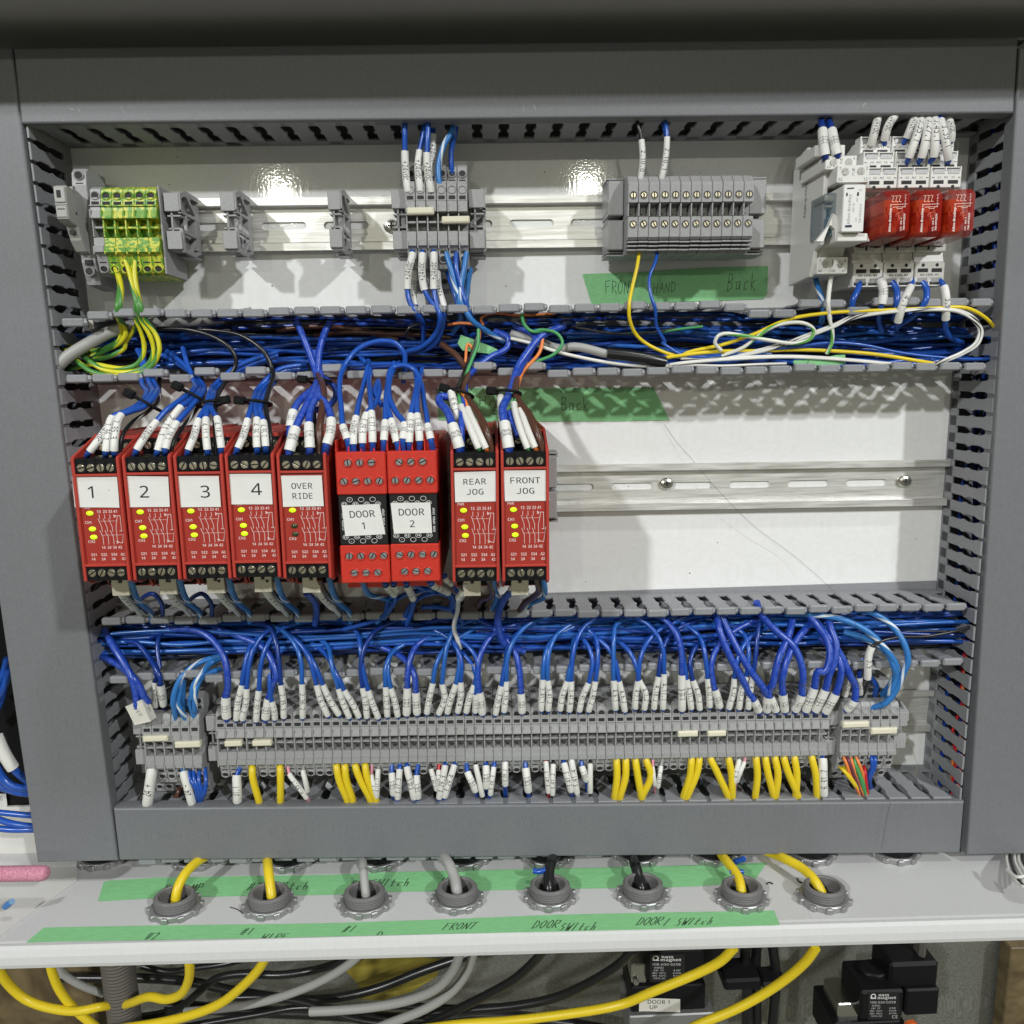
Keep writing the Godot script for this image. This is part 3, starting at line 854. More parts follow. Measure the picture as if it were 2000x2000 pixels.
func safety_relay(label: String, tl: Vector3, tr: Vector3, bl: Vector3, words: Array, paper_px: Array, lit: Array, img_opts: Array) -> void:
	var w = (tr - tl).length(); var h = (tl - bl).length()
	var turn = atan2((tr - tl).y, (tr - tl).x)
	var base = Vector3(tl.x, tl.y, 0)
	var o = thing("safety_relay", label, "safety relay", base, turn, "red safety relays on the middle rail")
	var side = poly([12, 12, 12, 98, 10.5, 101, 1.2, 127, 0, 128.3, -h, 128.3, -h - 3.5, 121, -h - 4, 104, -h - 12, 98, -h - 12, 12])
	for s in [0, 1]:
		var m = Build.new()
		m.slab(side, Transform3D(side_x(), Vector3(0.1 if s == 0 else w - 1.9, 0, 0)), 1.8, .35)
		part("side_wall", m, "red", o)
	var m = Build.new()
	m.box(Vector3(w / 2, -h / 2, 56), Vector3(w - 3.6, h + 22, 88), .4)
	part("rear_body", m, "red", o)
	m = Build.new()
	m.box(Vector3(w / 2, -h / 2 - .3, 113), Vector3(w - 3.4, h - 19, 27), .3)
	part("front_body", m, "red", o)
	m = Build.new()
	m.box(Vector3(w / 2, -9.6, 119), Vector3(w - 3.4, 1.5, 18.6), .35)
	part("frame_bar", m, "red", o)
	m = Build.new()
	m.box(Vector3(w / 2, -h + 9.2, 119), Vector3(w - 3.4, 1.6, 19), .35)
	part("frame_bar", m, "red", o)
	m = Build.new()
	var y0 = -10.6; var y1 = -h + 10.2
	m.quad(Vector3(1.9, y1, 126.62), Vector3(w - 1.9, y1, 126.62), Vector3(w - 1.9, y0, 126.62), Vector3(1.9, y0, 126.62), Vector3(0, 0, 1))
	part("printed_face", m, "relay_print", o)
	terminal_strip(o, w, -4.3, 8.8, -5.4, true)
	terminal_strip(o, w, -h + 3.9, 8.2, -h + 4.6, true)
	m = Build.new()                                                      # the rear tiers carry a second row of screws
	m.box(Vector3(w / 2, 4.4, 82), Vector3(w - 3.8, 9, 44), .5)
	var t2 = part("rear_terminal_strip", m, "black", o)
	for k in 4: part("terminal_screw", get_mesh("rscrew", func(): return slot_screw(2.15)), "brass", t2, Vector3(2.6 + (w - 5.2) * (k + .5) / 4.0, 4.8, 104.2), rng.randf_range(-.6, 2.2))
	m = Build.new()
	m.box(Vector3(w / 2, -h - 5, 82), Vector3(w - 3.8, 9, 44), .5)
	part("lower_terminal_strip", m, "black", o)
	m = Build.new()                                                      # the cream foot catch below
	var cx = w * .40; var cw = w * .38
	m.slab(poly([-cw / 2, 0, -cw / 2, -14, cw / 2, -14, cw / 2, 0, cw * .1, 0, cw * .1, -6, -cw * .1, -6, -cw * .1, 0]), T(Vector3(cx, -h - 1.0, 103)), 5, .3)
	m.box(Vector3(cx, -h - 12.0, 108), Vector3(cw - 1.5, .5, .5), .05)
	part("foot_catch", m, "beige", o)
	for k in 3:
		var f = [[.215, .443], [.235, .572], [.245, .640]][k]
		m = Build.new()
		m.lathe([Vector2(1.42, -.2), Vector2(1.35, .45), Vector2(.9, .95), Vector2(.02, 1.15)], T(), 16, true, 1.45)
		var q = part("led", m, "lamp_led" if lit[k] else "glass_green", o, Vector3(1.2 + w * f[0], -h * f[1], 126.6))
		q.set_meta("label", "lit yellow-green indicator" if lit[k] else "unlit green indicator")
	var c := []
	for p in paper_px: c.append((at(p[0], p[1], 127.0) - base).rotated(Vector3(0, 0, 1), -turn))
	paper(o, "paper_label", sticker(words, 256, 170, img_opts[0], img_opts[1], 1.3, img_opts[2]), c)
	for k in 3:                                                          # bare ferrule ends where wires go in
		pass
func door_relay(label: String, tl: Vector3, tr: Vector3, bl: Vector3, words: Array, paper_px: Array):
	var w = (tr - tl).length(); var h = (tl - bl).length()
	var turn = atan2((tr - tl).y, (tr - tl).x)
	var base = Vector3(tl.x, tl.y, 0)
	var o = thing("door_relay", label, "safety relay", base, turn, "bright red door relays")
	var m = Build.new()
	m.box(Vector3(w / 2, -h / 2 - .5, 58), Vector3(w - .8, h + 9, 96), .5)
	part("rear_body", m, "red", o)
	# front blocks: terminal housings above and below, their faces pierced by screw wells
	for s in [0, 1]:
		m = Build.new()
		var hh = 25.0 if s == 0 else 23.0
		var cy = -hh / 2 if s == 0 else -h + hh / 2
		m.box(Vector3(w / 2, cy, 117), Vector3(w - .3, hh, 22), .7)
		if s == 0:
			for k in 4: m.box(Vector3(w * (k + .5) / 4.0 - w / 8 + .2, 3.2, 112), Vector3(.9, 7, 26), .2)
		m.box(Vector3(w / 2, (4.2 if s == 0 else -h - 4.2), 103), Vector3(w - .6, 8, 10), .3)
		var b = part("terminal_housing", m, "door_red", o)
		var rows = [[-6.2, 3, -.25], [-17.0, 4, 0]] if s == 0 else [[-h + 16.6, 4, 0], [-h + 6.4, 3, .28]]
		for r in rows:
			for k in r[1]:
				var x = w * (.16 + .232 * k) + (w * .09 if r[1] == 3 else 0.0) + (0.0 if s == 0 else .9)
				part("screw_well", get_mesh("dwell", func(): return Build.new().disc(2.5, T(), 18, 1.12)), "hole", b, Vector3(x, r[0], 128.08))
				part("well_rim", get_mesh("dwellrim", func(): return funnel(6.1, 5.5)), "door_red", b, Vector3(x, r[0], 127.6))
				var sc = part("terminal_screw", get_mesh("dscrew", func(): return slot_screw(1.85)), "zinc", b, Vector3(x, r[0], 128.15), rng.randf_range(0, 3))
	m = Build.new()
	m.box(Vector3(w / 2, -h / 2 - 1, 116), Vector3(w - 1.2, h - 47, 22), .3)
	part("middle_body", m, "black", o)
	m = Build.new()
	var ya = -25.6; var yb = -h + 23.6
	m.quad(Vector3(.9, yb, 127.2), Vector3(w - .9, yb, 127.2), Vector3(w - .9, ya, 127.2), Vector3(.9, ya, 127.2), Vector3(0, 0, 1))
	part("printed_plate", m, "door_print", o)
	var c := []
	for p in paper_px: c.append((at(p[0], p[1], 127.4) - base).rotated(Vector3(0, 0, 1), -turn))
	paper(o, "paper_label", sticker(words, 256, 190, 58, 0.0, 1.25), c)

# ---------------------------------------------------------------- relays of the upper right corner
func socket(label: String, x: float, y: float, turn: float, k: int):           # white plug-in socket with cage-clamp tiers; y = top of its upper tier
	var o = thing("relay_socket", label, "relay socket", Vector3(x, y, 0), turn, "white sockets under the red relays")
	var w = 20.6
	var m = Build.new()
	m.slab(poly([-8, 8, -2, 30, 0, 34, 0, 40, -10.6, 40, -10.6, 46, -21.5, 46, -21.5, 52, -33, 52, -34, 44, -62, 44, -62, 40, -76, 44, -88, 40, -92, 34, -92, 8]), Transform3D(side_x(), Vector3(.15, 0, 0)), w - .3, .3)
	part("socket_body", m, "socket_white", o)
	var tiers = [[0.0, 46.0, ["21", "COM", "11"]], [-10.8, 51.5, ["24", "NO", "14"]], [-21.6, 57.0, ["22", "NC", "12"]]]
	for t in tiers:
		m = Build.new()
		m.box(Vector3(w / 2, t[0] - 5.2, t[1] - 6), Vector3(w - .4, 10.2, 12), .35)
		for s in 3: m.box(Vector3([.7, w / 2, w - .7][s], t[0] + .9, t[1] - 4), Vector3(1.0, 3.4, 8), .2)
		m.box(Vector3(w / 2, t[0] + 2.2, t[1] - 4.5), Vector3(w - .4, .8, 7), .2)
		var b = part("terminal_tier", m, "socket_white", o)
		for s in 2:
			m = Build.new()
			m.box(Vector3(w * (.27 + .46 * s), t[0] - .6, t[1] - 1.3), Vector3(w * .40, 3.6, 3), .5)
			part("clamp_mouth", m, "zinc", b)
			m = Build.new()
			m.box(Vector3(w * (.27 + .46 * s), t[0] - 7.0, t[1] - .9), Vector3(w * .33, 2.3, 2.0), .1)
			part("release_slot", m, "hole", b)
			m = Build.new()
			m.disc(1.2, T(Vector3(w * (.27 + .46 * s), t[0] - 9.9, t[1] + .05)), 14)
			part("test_point", m, "hole", b)
		var im = blank(256, 32, Color(.70, .69, .66))
		for s in 3: text(im, t[2][s], 256 * [.27, .5, .73][s], 16, 22, Color(.05, .05, .05), "Droid Sans", 0, 1.4)
		stroke(im, [8, 16, 26, 16], 6, Color(.1, .1, .1)); stroke(im, [230, 16, 248, 16], 6, Color(.1, .1, .1))
		m = Build.new()
		m.quad(Vector3(.5, t[0] - 5.3, t[1] + .06), Vector3(w - .5, t[0] - 5.3, t[1] + .06), Vector3(w - .5, t[0] - 3.0, t[1] + .06), Vector3(.5, t[0] - 3.0, t[1] + .06), Vector3(0, 0, 1))
		if k == 0: printed("tier_print%d" % int(-t[0]), im)
		part("printing", m, "tier_print%d" % int(-t[0]), b)
	# plate with the raised key mark, and the coil terminals below
	m = Build.new()
	m.box(Vector3(w / 2, -66.5, 43), Vector3(w - .6, 7, 6), .4)
	var plate = part("key_plate", m, "socket_white", o)
	m = Build.new()
	m.box(Vector3(w * .40, -66.5, 46.1), Vector3(1.2, 4.6, .5), .1); m.box(Vector3(w * .22, -66.6, 46.1), Vector3(4.4, .7, .5), .1); m.box(Vector3(w * .70, -66.6, 46.1), Vector3(7, .7, .5), .1)
	m.box(Vector3(w * .72, -66.6, 46.1), Vector3(2.6, 1.4, .5), .2)
	part("key_mark", m, "hole", plate)
	m = Build.new()
	m.box(Vector3(w / 2, -83, 40), Vector3(w - .4, 12.6, 12), .4)
	for s in 3: m.box(Vector3([.7, w / 2, w - .7][s], -90.4, 42), Vector3(1.0, 3.4, 8), .2)
	m.box(Vector3(w / 2, -91.8, 42), Vector3(w - .4, .8, 8), .2)
	var c = part("coil_tier", m, "socket_white", o)
	for s in 2:
		var x0 = w * (.27 + .46 * s)
		m = Build.new(); m.disc(1.15, T(Vector3(x0, -78.6, 46.06)), 14); part("test_point", m, "hole", c)
		m = Build.new(); m.box(Vector3(x0, -82.0, 45.2), Vector3(w * .34, 2.5, 2.0), .1); part("release_slot", m, "hole", c)
		m = Build.new(); m.box(Vector3(x0, -88.2, 44.6), Vector3(w * .38, 3.6, 3.0), .5); part("clamp_mouth", m, "zinc", c)
	var im = blank(256, 32, Color(.70, .69, .66))
	for s in 3: text(im, ["A2", "COIL", "A1"][s], 256 * [.24, .5, .76][s], 16, 23, Color(.05, .05, .05), "Droid Sans Bold", 0, 1.4)
	if k == 0: printed("coil_print", im)
	m = Build.new()
	m.quad(Vector3(.6, -86.0, 46.07), Vector3(w - .6, -86.0, 46.07), Vector3(w - .6, -83.7, 46.07), Vector3(.6, -83.7, 46.07), Vector3(0, 0, 1))
	part("printing", m, "coil_print", c)
func red_relay_print() -> Image:
	var im = Image.create(190, 320, false, Image.FORMAT_RGBA8)
	im.fill(Color(Color(.70, .62, .58).linear_to_srgb(), 0.0))
	var ink = Color(.86, .78, .72).linear_to_srgb()
	var pen = Color(.80, .55, .42).linear_to_srgb()
	for k in 3: stroke(im, [22 + k * 34, 14, 44 + k * 34, 18, 30 + k * 34, 62, 52 + k * 34, 66], 4, pen)
	for k in 5: text(im, ["13", "24", "12", "14", "22"][k], 160, 16 + k * 22, 15, ink, "Droid Sans Bold", -1)
	stroke(im, [12, 88, 178, 86], 3, ink)
	stroke(im, [40, 110, 80, 108, 82, 122, 132, 122, 134, 108, 160, 110], 4, pen); stroke(im, [80, 108, 132, 108], 3, pen)
	for k in 12: stroke(im, [rng.randf_range(50, 140), rng.randf_range(130, 200), rng.randf_range(60, 150), rng.randf_range(150, 220)], 3, Color(.60, .06, .016).linear_to_srgb())
	text(im, "Allen-Bradley", 18, 216, 31, ink, "Droid Sans Bold", -1)
	text(im, "24 V DC", 20, 116, 15, ink, "Droid Sans Bold", -1)
	text(im, "CAT.  SER. A", 128, 254, 20, ink, "Droid Sans Bold", -1)
	text(im, "700-HPS2Z24", 158, 234, 23, ink, "Droid Sans Bold", -1)
	return im
func red_relay(label: String, tl: Vector3, tr: Vector3, bl: Vector3):
	var w = (tr - tl).length(); var h = (tl - bl).length()
	var o = thing("red_relay", label, "relay", Vector3(tl.x, tl.y, 0), atan2((tr - tl).y, (tr - tl).x), "red plug-in relays")
	var m = Build.new()
	m.slab(poly([.6, 52, .4, 82, -2.5, 85.4, -h + 2.5, 85.4, -h - .4, 82, -h - 1.2, 52]), Transform3D(side_x(), Vector3(0, 0, 0)), w, .8)
	part("cover", m, "red_glass", o)
	m = Build.new()
	m.box(Vector3(w / 2, -h * .30, 62), Vector3(w * .66, h * .30, 30), .8); m.box(Vector3(w / 2, -h * .80, 60), Vector3(w * .7, h * .2, 30), .8); m.box(Vector3(w * .3, -h * .55, 60), Vector3(1.4, h * .5, 34), .3); m.box(Vector3(w * .72, -h * .5, 60), Vector3(1.2, h * .4, 32), .3)
	m.lathe([Vector2(4.2, 50), Vector2(4.2, 81)], T(Vector3(w / 2, -h * .62, 0)), 18, true, 1.0)
	part("coil", m, "amber", o)
	m = Build.new()
	m.box(Vector3(w / 2, -h / 2, 50), Vector3(w + 1, h + 2, 5), .4)
	part("base", m, "black", o)
	m = Build.new()
	m.quad(Vector3(1.8, -h + 1.8, 85.5), Vector3(w - 1.6, -h + 1.8, 85.5), Vector3(w - 1.6, -2.2, 85.5), Vector3(1.8, -2.2, 85.5), Vector3(0, 0, 1))
	part("printed_front", m, "red_relay_print", o)
func white_relay():
	var turn = -.008
	var base = Vector3(217, 108, 0)
	var o = thing("relay_and_socket", "large white relay in its white screw socket, left of the red relays", "relay", base, turn)
	var R = func(f, x, y, z): return (fr(f, x, y, z) - base).rotated(Vector3(0, 0, 1), -turn)
	var bx = func(m: Build, f, x0, y0, x1, y1, z0, z1, bev = .5):
		var a = R.call(f, x0, y1, z1); var b = R.call(f, x1, y0, z1)
		m.box(Vector3((a.x + b.x) / 2, (a.y + b.y) / 2, (z0 + z1) / 2), Vector3(b.x - a.x, b.y - a.y, z1 - z0), bev)
	var m = Build.new()                                      # deep side wall of the socket
	m.slab(poly([34, 10, 37, 32, 26, 55, 16, 62, -30, 62, -32, 52, -40, 50, -48, 46, -50, 10]), Transform3D(side_x(), Vector3(.2, 0, 0)), 3.0, .6)
	part("socket_side", m, "socket_white", o)
	m = Build.new()
	m.slab(poly([33, 10, 35, 36, 14, 50, -30, 50, -47, 42, -48, 10]), Transform3D(side_x(), Vector3(3.0, 0, 0)), 19.0, .5)
	part("socket_body", m, "socket_white", o)
	for t in [[805, 780, 970, 845, 30.0, 62.0, [], "3"], [860, 838, 1033, 915, 30.0, 69.0, [[905, 876], [987, 874]], "5 NO 4"], [922, 888, 1103, 985, 30.0, 75.0, [[968, 925], [1052, 922]], "7 NC 2"], [815, 1385, 985, 1478, 20.0, 52.0, [[860, 1425], [940, 1425]], "1 COIL 8"]]:
		m = Build.new()
		bx.call(m, "C", t[0], t[1], t[2], t[3], t[4], t[5])
		var b = part("screw_tier", m, "socket_white", o)
		for s in t[6]:
			var p = R.call("C", s[0], s[1], t[5])
			part("screw_well", Build.new().disc(3.0, T(Vector3(0, 0, .08)), 18, 1.15), "socket_white", b, p)
			part("terminal_screw", slot_screw(2.2), "steel", b, p + Vector3(0, 0, .1), rng.randf_range(0, 3))
		if t[6].size():
			var im = blank(180, 96, Color(.70, .69, .66))
			var w = t[7].split(" ")
			var ink = Color(.06, .06, .06)
			text(im, w[0], 14, 18, 24, ink); text(im, w[2], 166, 18, 24, ink)
			if w[1] == "COIL": text(im, "COIL", 90, 80, 20, ink); text(im, "A2", 16, 80, 20, ink); text(im, "A1", 162, 80, 20, ink); stroke(im, [90, 14, 90, 44], 4, ink)
			else:
				text(im, w[1][0], 90, 26, 24, ink); text(im, w[1][1], 90, 50, 24, ink)
				text(im, "22" if w[0] == "7" else "24", 16, 80, 24, ink); text(im, "12" if w[0] == "7" else "", 160, 80, 24, ink)
			m = Build.new()
			var a = R.call("C", t[0] + 3, t[3] - 3, t[5] + .05); var d = R.call("C", t[2] - 3, t[1] + 3, t[5] + .05)
			m.quad(Vector3(a.x, a.y, a.z), Vector3(d.x, a.y, a.z), Vector3(d.x, d.y, a.z), Vector3(a.x, d.y, a.z), Vector3(0, 0, 1))
			part("printing", m, printed("screw_tier_print%d" % int(t[0]), im), b)
	m = Build.new()                                          # the relay itself: clear blue-tinted box with a white name plate
	bx.call(m, "C", 850, 1040, 948, 1275, 48.0, 70.0, .6)
	part("clear_case", m, "case_glass", o)
	m = Build.new()
	bx.call(m, "C", 866, 1150, 940, 1262, 50.0, 66.0, 3.0)
	part("coil", m, "blue_glass", o)
	m = Build.new()
	bx.call(m, "C", 856, 1052, 944, 1085, 50.0, 67.0, .5); bx.call(m, "C", 866, 1105, 900, 1118, 50.0, 66.0, .3)
	part("contact_frame", m, "beige", o)
	m = Build.new()
	bx.call(m, "C", 948, 992, 1082, 1252, 50.0, 80.0, 1.0)
	part("relay_case", m, "socket_white", o)
	var im = blank(270, 520, Color(.70, .69, .66))
	var ink = Color(.30, .30, .31)
	text(im, "Allen-Bradley", 76, 270, 52, Color(.55, .55, .55), "Droid Sans Bold", -1)
	text(im, "24V DC", 130, 250, 34, ink, "Droid Sans", -1); text(im, "CAT.", 172, 385, 28, ink, "Droid Sans", -1); text(im, "SER. B", 172, 150, 28, ink, "Droid Sans", -1)
	text(im, "700-HK32Z24", 222, 320, 36, ink, "Droid Sans", -1)
	stroke(im, [40, 40, 118, 36], 16, Color(.10, .10, .16)); stroke(im, [36, 96, 36, 116], 22, Color(.08, .08, .08)); stroke(im, [178, 92, 178, 112], 26, Color(.08, .08, .08))
	text(im, "ADJ", 206, 60, 30, Color(.5, .5, .5)); stroke(im, [46, 462, 110, 460], 28, Color(.10, .13, .28))
	m = Build.new()
	var a = R.call("C", 951, 1248, 80.06); var d = R.call("C", 1079, 996, 80.06)
	m.quad(Vector3(a.x, a.y, a.z), Vector3(d.x, a.y, a.z), Vector3(d.x, d.y, a.z), Vector3(a.x, d.y, a.z), Vector3(0, 0, 1))
	part("name_plate", m, printed("name_plate", im, .35), o)
	m = Build.new()                                          # retaining arm
	var pts = PackedVector2Array()
	for q in [[812, 1300], [880, 1215], [905, 1150], [925, 1165], [940, 1255], [1085, 1258], [1100, 1300], [1060, 1305], [1040, 1280], [960, 1275], [955, 1300], [915, 1302], [912, 1235], [885, 1210], [850, 1302]]:
		var v = R.call("C", q[0], q[1], 74.0); pts.append(Vector2(v.x, v.y))
	if Geometry2D.triangulate_polygon(pts).size(): m.slab(pts, T(Vector3(0, 0, 70)), 4.0, .2)
	bx.call(m, "C", 925, 1258, 1092, 1302, 50.0, 76.0, .5)
	part("retaining_arm", m, "socket_white", o)
	m = Build.new()
	bx.call(m, "C", 785, 1312, 943, 1380, 20.0, 48.0, .5)
	var kp = part("key_plate", m, "socket_white", o)
	m = Build.new()
	bx.call(m, "C", 838, 1318, 848, 1358, 47.5, 48.4, .1); bx.call(m, "C", 793, 1335, 832, 1341, 47.5, 48.4, .1); bx.call(m, "C", 860, 1335, 930, 1341, 47.5, 48.4, .1); bx.call(m, "C", 870, 1331, 890, 1345, 47.5, 48.4, .1)
	part("key_mark", m, "hole", kp)
	var im2 = blank(420, 64, Color(.70, .69, .66))
	text(im2, "Allen-Bradley", 210, 30, 44, Color(.25, .25, .26), "Droid Sans Bold", 0, 1.1)
	m = Build.new()
	m.quad(Vector3(.12, 18, 30), Vector3(.12, 18, 38), Vector3(.12, -12, 38), Vector3(.12, -12, 30), Vector3(-1, 0, 0), Vector2(0, 0), Vector2(1, 1))
	m.uv = PackedVector2Array([Vector2(0, 1), Vector2(0, 0), Vector2(1, 0), Vector2(0, 1), Vector2(1, 0), Vector2(1, 1)])
	part("side_printing", m, printed("side_print", im2), o)

# ---------------------------------------------------------------- the scene
func _ready():
	# camera, surroundings and lamps
	rng.seed = 20
	aim = Basis(Vector3.UP, -.02692007) * Basis(Vector3.RIGHT, -.17491371) * Basis(Vector3.BACK, -.02403261)
	var cam = Camera3D.new()
	cam.fov = rad_to_deg(2.0 * atan(1000.0 / FOCAL))
	cam.near = .02; cam.far = 40.0
	cam.transform = Transform3D(aim, Vector3(0, 0, EYE * .001))
	add_child(cam); cam.current = true
	var env = Environment.new()
	env.background_mode = Environment.BG_COLOR
	env.background_color = Color(.172, .172, .135).linear_to_srgb()
	env.ambient_light_source = Environment.AMBIENT_SOURCE_DISABLED
	env.tonemap_mode = Environment.TONE_MAPPER_LINEAR
	env.tonemap_exposure = 1.0
	env.sdfgi_enabled = true; env.ssao_enabled = true; env.ssil_enabled = true
	var we = WorldEnvironment.new(); we.environment = env; add_child(we)
	for l in [["lamp_left", Vector3(-.65, .61, 1) * 3.9, .17, 14.4, Color(.985, .995, 1)], ["lamp_right", Vector3(.74, .68, 1) * 3.8, .17, 14.4, Color(.985, .995, 1)], ["lamp_overhead", Vector3(.9, 2.1, 1) * 1.6, .2, 3.9, Color(.985, .995, 1)], ["lamp_far_left", Vector3(-.245, .221, 1) * 8.0 - Vector3(0, 0, .577), .12, 3.2, Color(1, 1, .92)], ["lamp_far_right", Vector3(.128, .223, 1) * 8.0 - Vector3(0, 0, .577), .12, 3.2, Color(1, 1, .92)]]:
		var a = AreaLight3D.new()
		a.name = l[0]; a.area_size = Vector2(l[2], l[2]); a.light_energy = l[3]
		a.light_color = l[4]; a.shadow_enabled = true; a.area_range = 30.0
		add_child(a)
		a.look_at_from_position(l[1], Vector3(0, 0, 0), Vector3.UP)
	make_materials()
	sheet = blank(2048, 1536, Color(.70, .69, .655))
	var sm = plastic("sleeve", Color(1, 1, 1), .5)
	printed("relay_print", relay_print(), .42); printed("door_print", door_print(), .35); printed("red_relay_print", red_relay_print(), .4).transparency = BaseMaterial3D.TRANSPARENCY_ALPHA
	cabinet()
	rails_and_blocks()
	relays()
	tapes()
	upper_wires()
	relay_wires()
	duct_bundles()
	strip_wires()
	lower_wires()
	floor_things()
	underneath()
	oddments()
	sm.albedo_texture = ImageTexture.create_from_image(sheet)
	settle_labels()

func pbox(m: Build, f, x0, y0, x1, y1, z0, z1, base: Vector3, bev = .6):           # a box whose front face fills a rectangle of a frame at depth z1
	var a = fr(f, x0, y1, z1); var b = fr(f, x1, y0, z1)
	m.box(Vector3((a.x + b.x) / 2, (a.y + b.y) / 2, (z0 + z1) / 2) - base, Vector3(absf(b.x - a.x), absf(b.y - a.y), z1 - z0), bev)

func cabinet():
	var m = Build.new()
	m.box(Vector3(0, -60, -1.5), Vector3(880, 620, 3), 0)
	struct("back_plate", m, "enamel")
	# hood over the opening
	m = Build.new()
	m.box(Vector3(20, 224, 60), Vector3(960, 4, 130), .5)
	m.box(Vector3(20, 218, 124.5), Vector3(960, 10, 2), .5)
	struct("cabinet_ceiling", m, "floor_paint")
	# floor sheet with its folded front lip, one profile swept along x
	m = Build.new()
	var prof = [Vector2(-4, 0), Vector2(108, 0), Vector2(110, -.5), Vector2(110.6, -.2), Vector2(112.5, -.2), Vector2(114.5, -2), Vector2(116.2, -6), Vector2(117, -11), Vector2(116.6, -13.6), Vector2(115, -15), Vector2(112.5, -15.4), Vector2(90, -15.4), Vector2(90, -13.4), Vector2(108, -13.2), Vector2(108, -2), Vector2(-4, -2)]
	for k in prof.size():
		var a: Vector2 = prof[k]; var b: Vector2 = prof[(k + 1) % prof.size()]
		var out = Vector3(0, (b.x - a.x), -(b.y - a.y)).normalized()
		for s in 12:
			var x0 = -480.0 + 80 * s; var x1 = x0 + 80.0
			m.quad(Vector3(x0, floor_y(x0) + a.y, a.x), Vector3(x1, floor_y(x1) + a.y, a.x), Vector3(x1, floor_y(x1) + b.y, b.x), Vector3(x0, floor_y(x0) + b.y, b.x), out)
	struct("cabinet_floor", m, "floor_paint")
	# neighbouring bay on the left: black sheets paint the shade of its deep gap, over a white sheet
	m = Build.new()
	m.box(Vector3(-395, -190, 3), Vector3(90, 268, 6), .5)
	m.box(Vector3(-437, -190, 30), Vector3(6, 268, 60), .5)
	struct("recess_shade", m, "black")
	m = Build.new()                                # the bay's own white floor sheet, a little above the cabinet floor
	var q0 := []
	for q in [[150, 1722], [70, 1778], [-40, 1862], [-400, 1862], [-400, 1690], [150, 1690]]: q0.append(on_floor(q[0], q[1]))
	var pl = PackedVector2Array()
	for q in q0: pl.append(Vector2(q.x, -q.z))
	m.slab(pl, Transform3D(Basis(Vector3(1, 0, 0), Vector3(0, 0, -1), Vector3(0, 1, 0)), Vector3(0, -363.6, 0)), 1.2)
	struct("bay_floor", m, "white_paint")
	m = Build.new()
	m.box(Vector3(-372, -344, 8), Vector3(140, 42, 3), .4)
	struct("bay_back", m, "white_paint")
	# wiring ducts
	var H = 50.0
	var o = thing("wiring_duct", "grey slotted duct along the top, under its cover", "wiring duct", Vector3(-283, 161, 0), 0, "grey slotted wiring ducts")
	slotted_wall(o, Vector3(-283, 161, 0), Vector3(-283, 161.4, 0), Vector3(346, 159, 0), 17.55, H, false, {}, .50)
	m = Build.new(); m.box(Vector3(314, 42.5, 25), Vector3(640, 1.6, 48), .2); m.box(Vector3(314, 21, .8), Vector3(640, 42, 1.2), .2); part("outer_wall", m, "duct", o)
	o = thing("wiring_duct", "grey slotted duct up the left side, beside the red relays", "wiring duct", Vector3(-283, -345, 0), 0, "grey slotted wiring ducts")
	slotted_wall(o, Vector3(-283, -345, 0), Vector3(-283, -345, 0), Vector3(-283, 200, 0), 12.75, H, false, {}, .5)
	m = Build.new(); m.box(Vector3(-56, 275, 25), Vector3(1.6, 550, 48), .2); m.box(Vector3(-28, 275, .8), Vector3(56, 550, 1.2), .2); part("outer_wall", m, "duct", o)
	o = thing("wiring_duct", "grey slotted duct up the right side, beside the bare rail", "wiring duct", Vector3(347.5, -365, 0), 0, "grey slotted wiring ducts")
	slotted_wall(o, Vector3(347.5, -365, 0), Vector3(347.5, -365, 0), Vector3(347.5, 200, 0), 12.65, H, false, {}, .62)
	m = Build.new(); m.box(Vector3(75, 283, 25), Vector3(1.6, 570, 48), .2); m.box(Vector3(37, 283, .8), Vector3(74, 570, 1.2), .2); part("outer_wall", m, "duct", o)
	o = thing("wiring_duct", "grey slotted duct along the bottom, with yellow wires entering it", "wiring duct", Vector3(-283, -320, 0), 0, "grey slotted wiring ducts")
	slotted_wall(o, Vector3(-283, -320, 0), Vector3(-283, -304, 0), Vector3(347, -322, 0), 16.9, H, false, {}, .5)
	slotted_wall(o, Vector3(-283, -320, 0), Vector3(-270, -349.5, 0), Vector3(110, -359.5, 0), 16.7, 46, true, {}, .4)
	m = Build.new(); m.box(Vector3(315, -22, .8), Vector3(632, 40, 1.2), .2); part("duct_back", m, "duct", o)
	o = thing("wiring_duct", "open slotted duct full of blue wires, above the red relays", "wiring duct", Vector3(-283, 22, 0), 0, "grey slotted wiring ducts")
	slotted_wall(o, Vector3(-283, 22, 0), Vector3(-283, 45.6, 0), Vector3(345, 41.2, 0), 16.75, H, true, {0: .1, 26: .03, 27: .12, 28: .12, 31: .1}, .81)
	slotted_wall(o, Vector3(-283, 22, 0), Vector3(-283, 4.2, 0), Vector3(345, -1.8, 0), 16.75, H, true, {3: -.07, 5: -.08, 7: -.08, 10: -.1, 16: -.1, 18: -.09}, .72)
	m = Build.new(); m.box(Vector3(314, 0, .8), Vector3(630, 44, 1.2), .2); part("duct_back", m, "duct", o)
	o = thing("wiring_duct", "open slotted duct full of blue wires, below the red relays", "wiring duct", Vector3(-283, -185, 0), 0, "grey slotted wiring ducts")
	slotted_wall(o, Vector3(-283, -185, 0), Vector3(-283, -162.0, 0), Vector3(345, -173, 0), 16.65, H, true, {}, .96)
	slotted_wall(o, Vector3(-283, -185, 0), Vector3(-283, -203, 0), Vector3(345, -214.5, 0), 16.65, H, true, {0: .05, 4: .06, 9: .05, 15: -.05}, 1.0)
	m = Build.new(); m.box(Vector3(314, -3, .8), Vector3(630, 44, 1.2), .2); part("duct_back", m, "duct", o)
	# covers
	var z = 53.0
